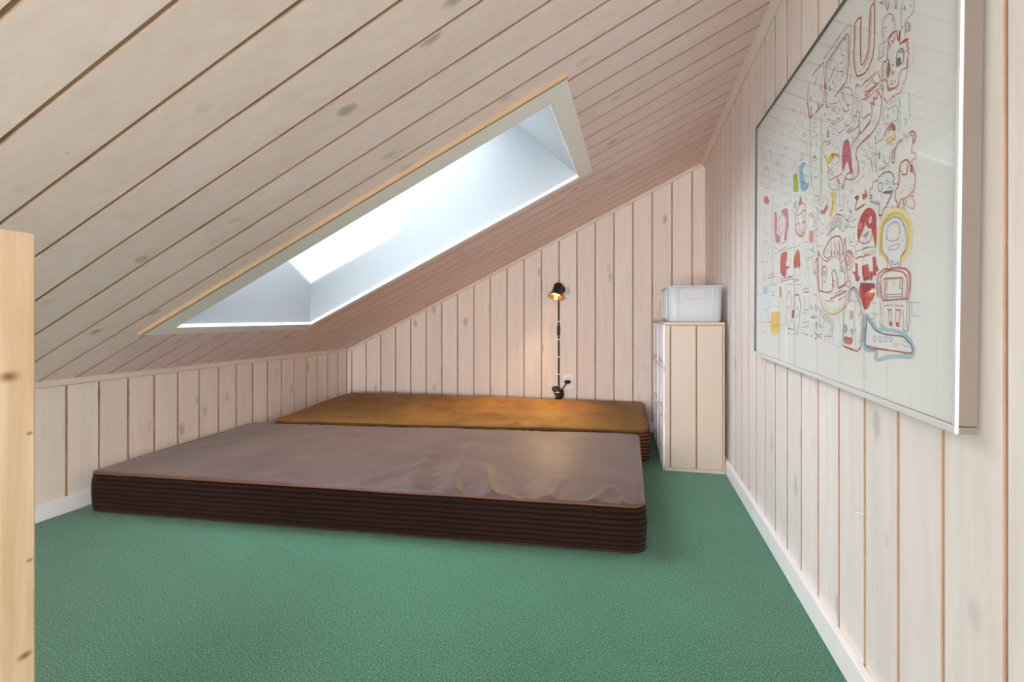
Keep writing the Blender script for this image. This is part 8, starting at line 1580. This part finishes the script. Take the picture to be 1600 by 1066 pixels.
    ('s', 'dark', 6, (4702, 1098, 4682, 1097, 4652, 1097, 4622, 1096, 4602, 1096, 4582, 1085, 4563, 1075, 4553, 1055, 4564, 1035, 4584, 1025, 4604, 1016, 4624, 1006, 4644, 997, 4665, 987, 4685, 967, 4695, 968)),
    ('s', 'lilac', 6, (4839, 801, 4829, 781, 4820, 760, 4840, 741, 4870, 731, 4890, 732, 4910, 722, 4941, 713, 4961, 703, 4981, 694)),
    ('s', 'redbrown', 6, (4196, 917, 4216, 917, 4246, 928, 4266, 938, 4296, 939, 4325, 950, 4355, 950, 4385, 951, 4405, 961, 4415, 982, 4434, 1012, 4434, 1022)),
    ('s', 'lilac', 6, (4620, 756, 4659, 767, 4679, 777, 4709, 788, 4729, 788, 4759, 779, 4779, 769, 4799, 770, 4819, 780, 4839, 791, 4859, 801, 4868, 811)),
    ('s', 'paleblue', 6, (4127, 865, 4107, 865, 4087, 854, 4058, 844, 4038, 823, 4018, 813, 3999, 792, 3979, 772)),
    ('s', 'grey', 6, (4891, 4813, 4911, 4823, 4931, 4834, 4951, 4834, 4971, 4835, 5001, 4815, 5032, 4786, 5042, 4756)),
    ('s', 'lilac', 6, (5204, 4670, 5184, 4679, 5164, 4679, 5144, 4688, 5124, 4698, 5104, 4707, 5084, 4707, 5073, 4717)),
    ('s', 'palegreen', 6, (4813, 5171, 4793, 5181, 4763, 5180, 4754, 5150, 4764, 5130, 4755, 5110, 4755, 5090, 4766, 5060, 4776, 5040, 4786, 5031)),
    ('s', 'redbrown', 6, (5252, 4801, 5282, 4791, 5302, 4782, 5322, 4782, 5332, 4802, 5331, 4822, 5331, 4842, 5330, 4852)),
    ('s', 'grey', 6, (4713, 5199, 4743, 5180, 4763, 5170, 4784, 5151, 4804, 5151, 4824, 5141, 4844, 5142, 4864, 5132, 4895, 5103, 4915, 5073, 4936, 5064, 4956, 5044, 4977, 5025)),
    ('s', 'palegreen', 6, (5149, 4928, 5179, 4929, 5209, 4920, 5240, 4890, 5260, 4881, 5270, 4871)),
    ('s', 'lilac', 6, (4850, 4852, 4820, 4871, 4800, 4881, 4779, 4890, 4760, 4880, 4740, 4870, 4720, 4849, 4711, 4839)),
    ('s', 'grey', 6, (4954, 5164, 4923, 5194, 4903, 5203, 4882, 5213, 4862, 5222, 4842, 5212, 4823, 5191, 4823, 5171)),
    ('s', 'grey', 6, (6707, 2752, 6687, 2752, 6667, 2741, 6667, 2721, 6678, 2701, 6698, 2692, 6718, 2682, 6748, 2683, 6758, 2683)),
    ('s', 'redbrown', 6, (6941, 2567, 6961, 2567, 6981, 2568, 7000, 2588, 7000, 2588)),
    ('s', 'redbrown', 6, (6986, 2798, 6965, 2808, 6945, 2817, 6925, 2827, 6905, 2836)),
    ('s', 'grey', 6, (7131, 2561, 7130, 2581, 7160, 2582, 7171, 2572)),
    ('s', 'lilac', 6, (6540, 2588, 6520, 2598, 6499, 2617, 6499, 2637, 6499, 2657, 6488, 2677, 6488, 2687)),
    ('s', 'grey', 6, (7238, 2694, 7238, 2714, 7237, 2734, 7237, 2754, 7216, 2763, 7196, 2773, 7186, 2792, 7195, 2813)),
    ('s', 'redbrown', 6, (7190, 2612, 7210, 2603, 7220, 2583, 7221, 2563, 7211, 2543, 7212, 2523, 7222, 2503, 7232, 2503)),
    ('s', 'grey', 6, (6469, 2627, 6469, 2647, 6468, 2667, 6488, 2677, 6508, 2678)),
    ('s', 'grey', 6, (7103, 1080, 7104, 1060, 7104, 1040, 7124, 1021, 7135, 1001, 7125, 981, 7116, 960)),
    ('s', 'dark', 6, (6282, 1142, 6302, 1123, 6322, 1103, 6313, 1083, 6293, 1063, 6273, 1062, 6243, 1071, 6223, 1071, 6203, 1071, 6173, 1070, 6163, 1070)),
    ('s', 'palegreen', 6, (6461, 1156, 6482, 1137, 6502, 1117, 6532, 1128, 6552, 1128, 6562, 1128)),
    ('s', 'redbrown', 6, (6364, 1024, 6344, 1034, 6334, 1053, 6333, 1073, 6363, 1094, 6372, 1114, 6382, 1134, 6381, 1154, 6381, 1174, 6370, 1194)),
    ('s', 'grey', 6, (6410, 1215, 6440, 1226, 6470, 1226, 6490, 1207, 6501, 1187)),
    ('s', 'palepink', 6, (6981, 1158, 6962, 1127, 6942, 1117, 6923, 1106, 6913, 1106)),
]
q = MB(); inkm = {}
XP = XF + .0055
for li, (kind, colr, wd, pts) in enumerate(DRAW):
    if colr not in inkm: inkm[colr] = plain('ink_' + colr, srgb(*INK[colr]), 0.8, 0, 0.2)
    P_ = [(pts[i] * 1e-4, pts[i + 1] * 1e-4) for i in range(0, len(pts), 2)]
    lay = XP - (0.0003 if kind == 'f' else 0.0006) - li * 6e-7
    if kind == 'f':
        q.add([pp(a, b, lay) for a, b in P_], [tuple(range(len(P_)))], inkm[colr]); continue
    hw = wd * 0.5e-4 * 1.05; L_, R_ = [], []
    for i, (a, b) in enumerate(P_):
        a0, b0 = P_[max(i - 1, 0)]; a1, b1 = P_[min(i + 1, len(P_) - 1)]
        dx, dy = a1 - a0, b1 - b0; m_ = math.hypot(dx, dy) or 1e-9
        L_.append(pp(a - dy / m_ * hw, b + dx / m_ * hw, lay)); R_.append(pp(a + dy / m_ * hw, b - dx / m_ * hw, lay))
    n_ = len(P_)
    q.add(L_ + R_, [(i, i + 1, n_ + i + 1, n_ + i) for i in range(n_ - 1)], inkm[colr])
q.obj('line_drawing', pic)
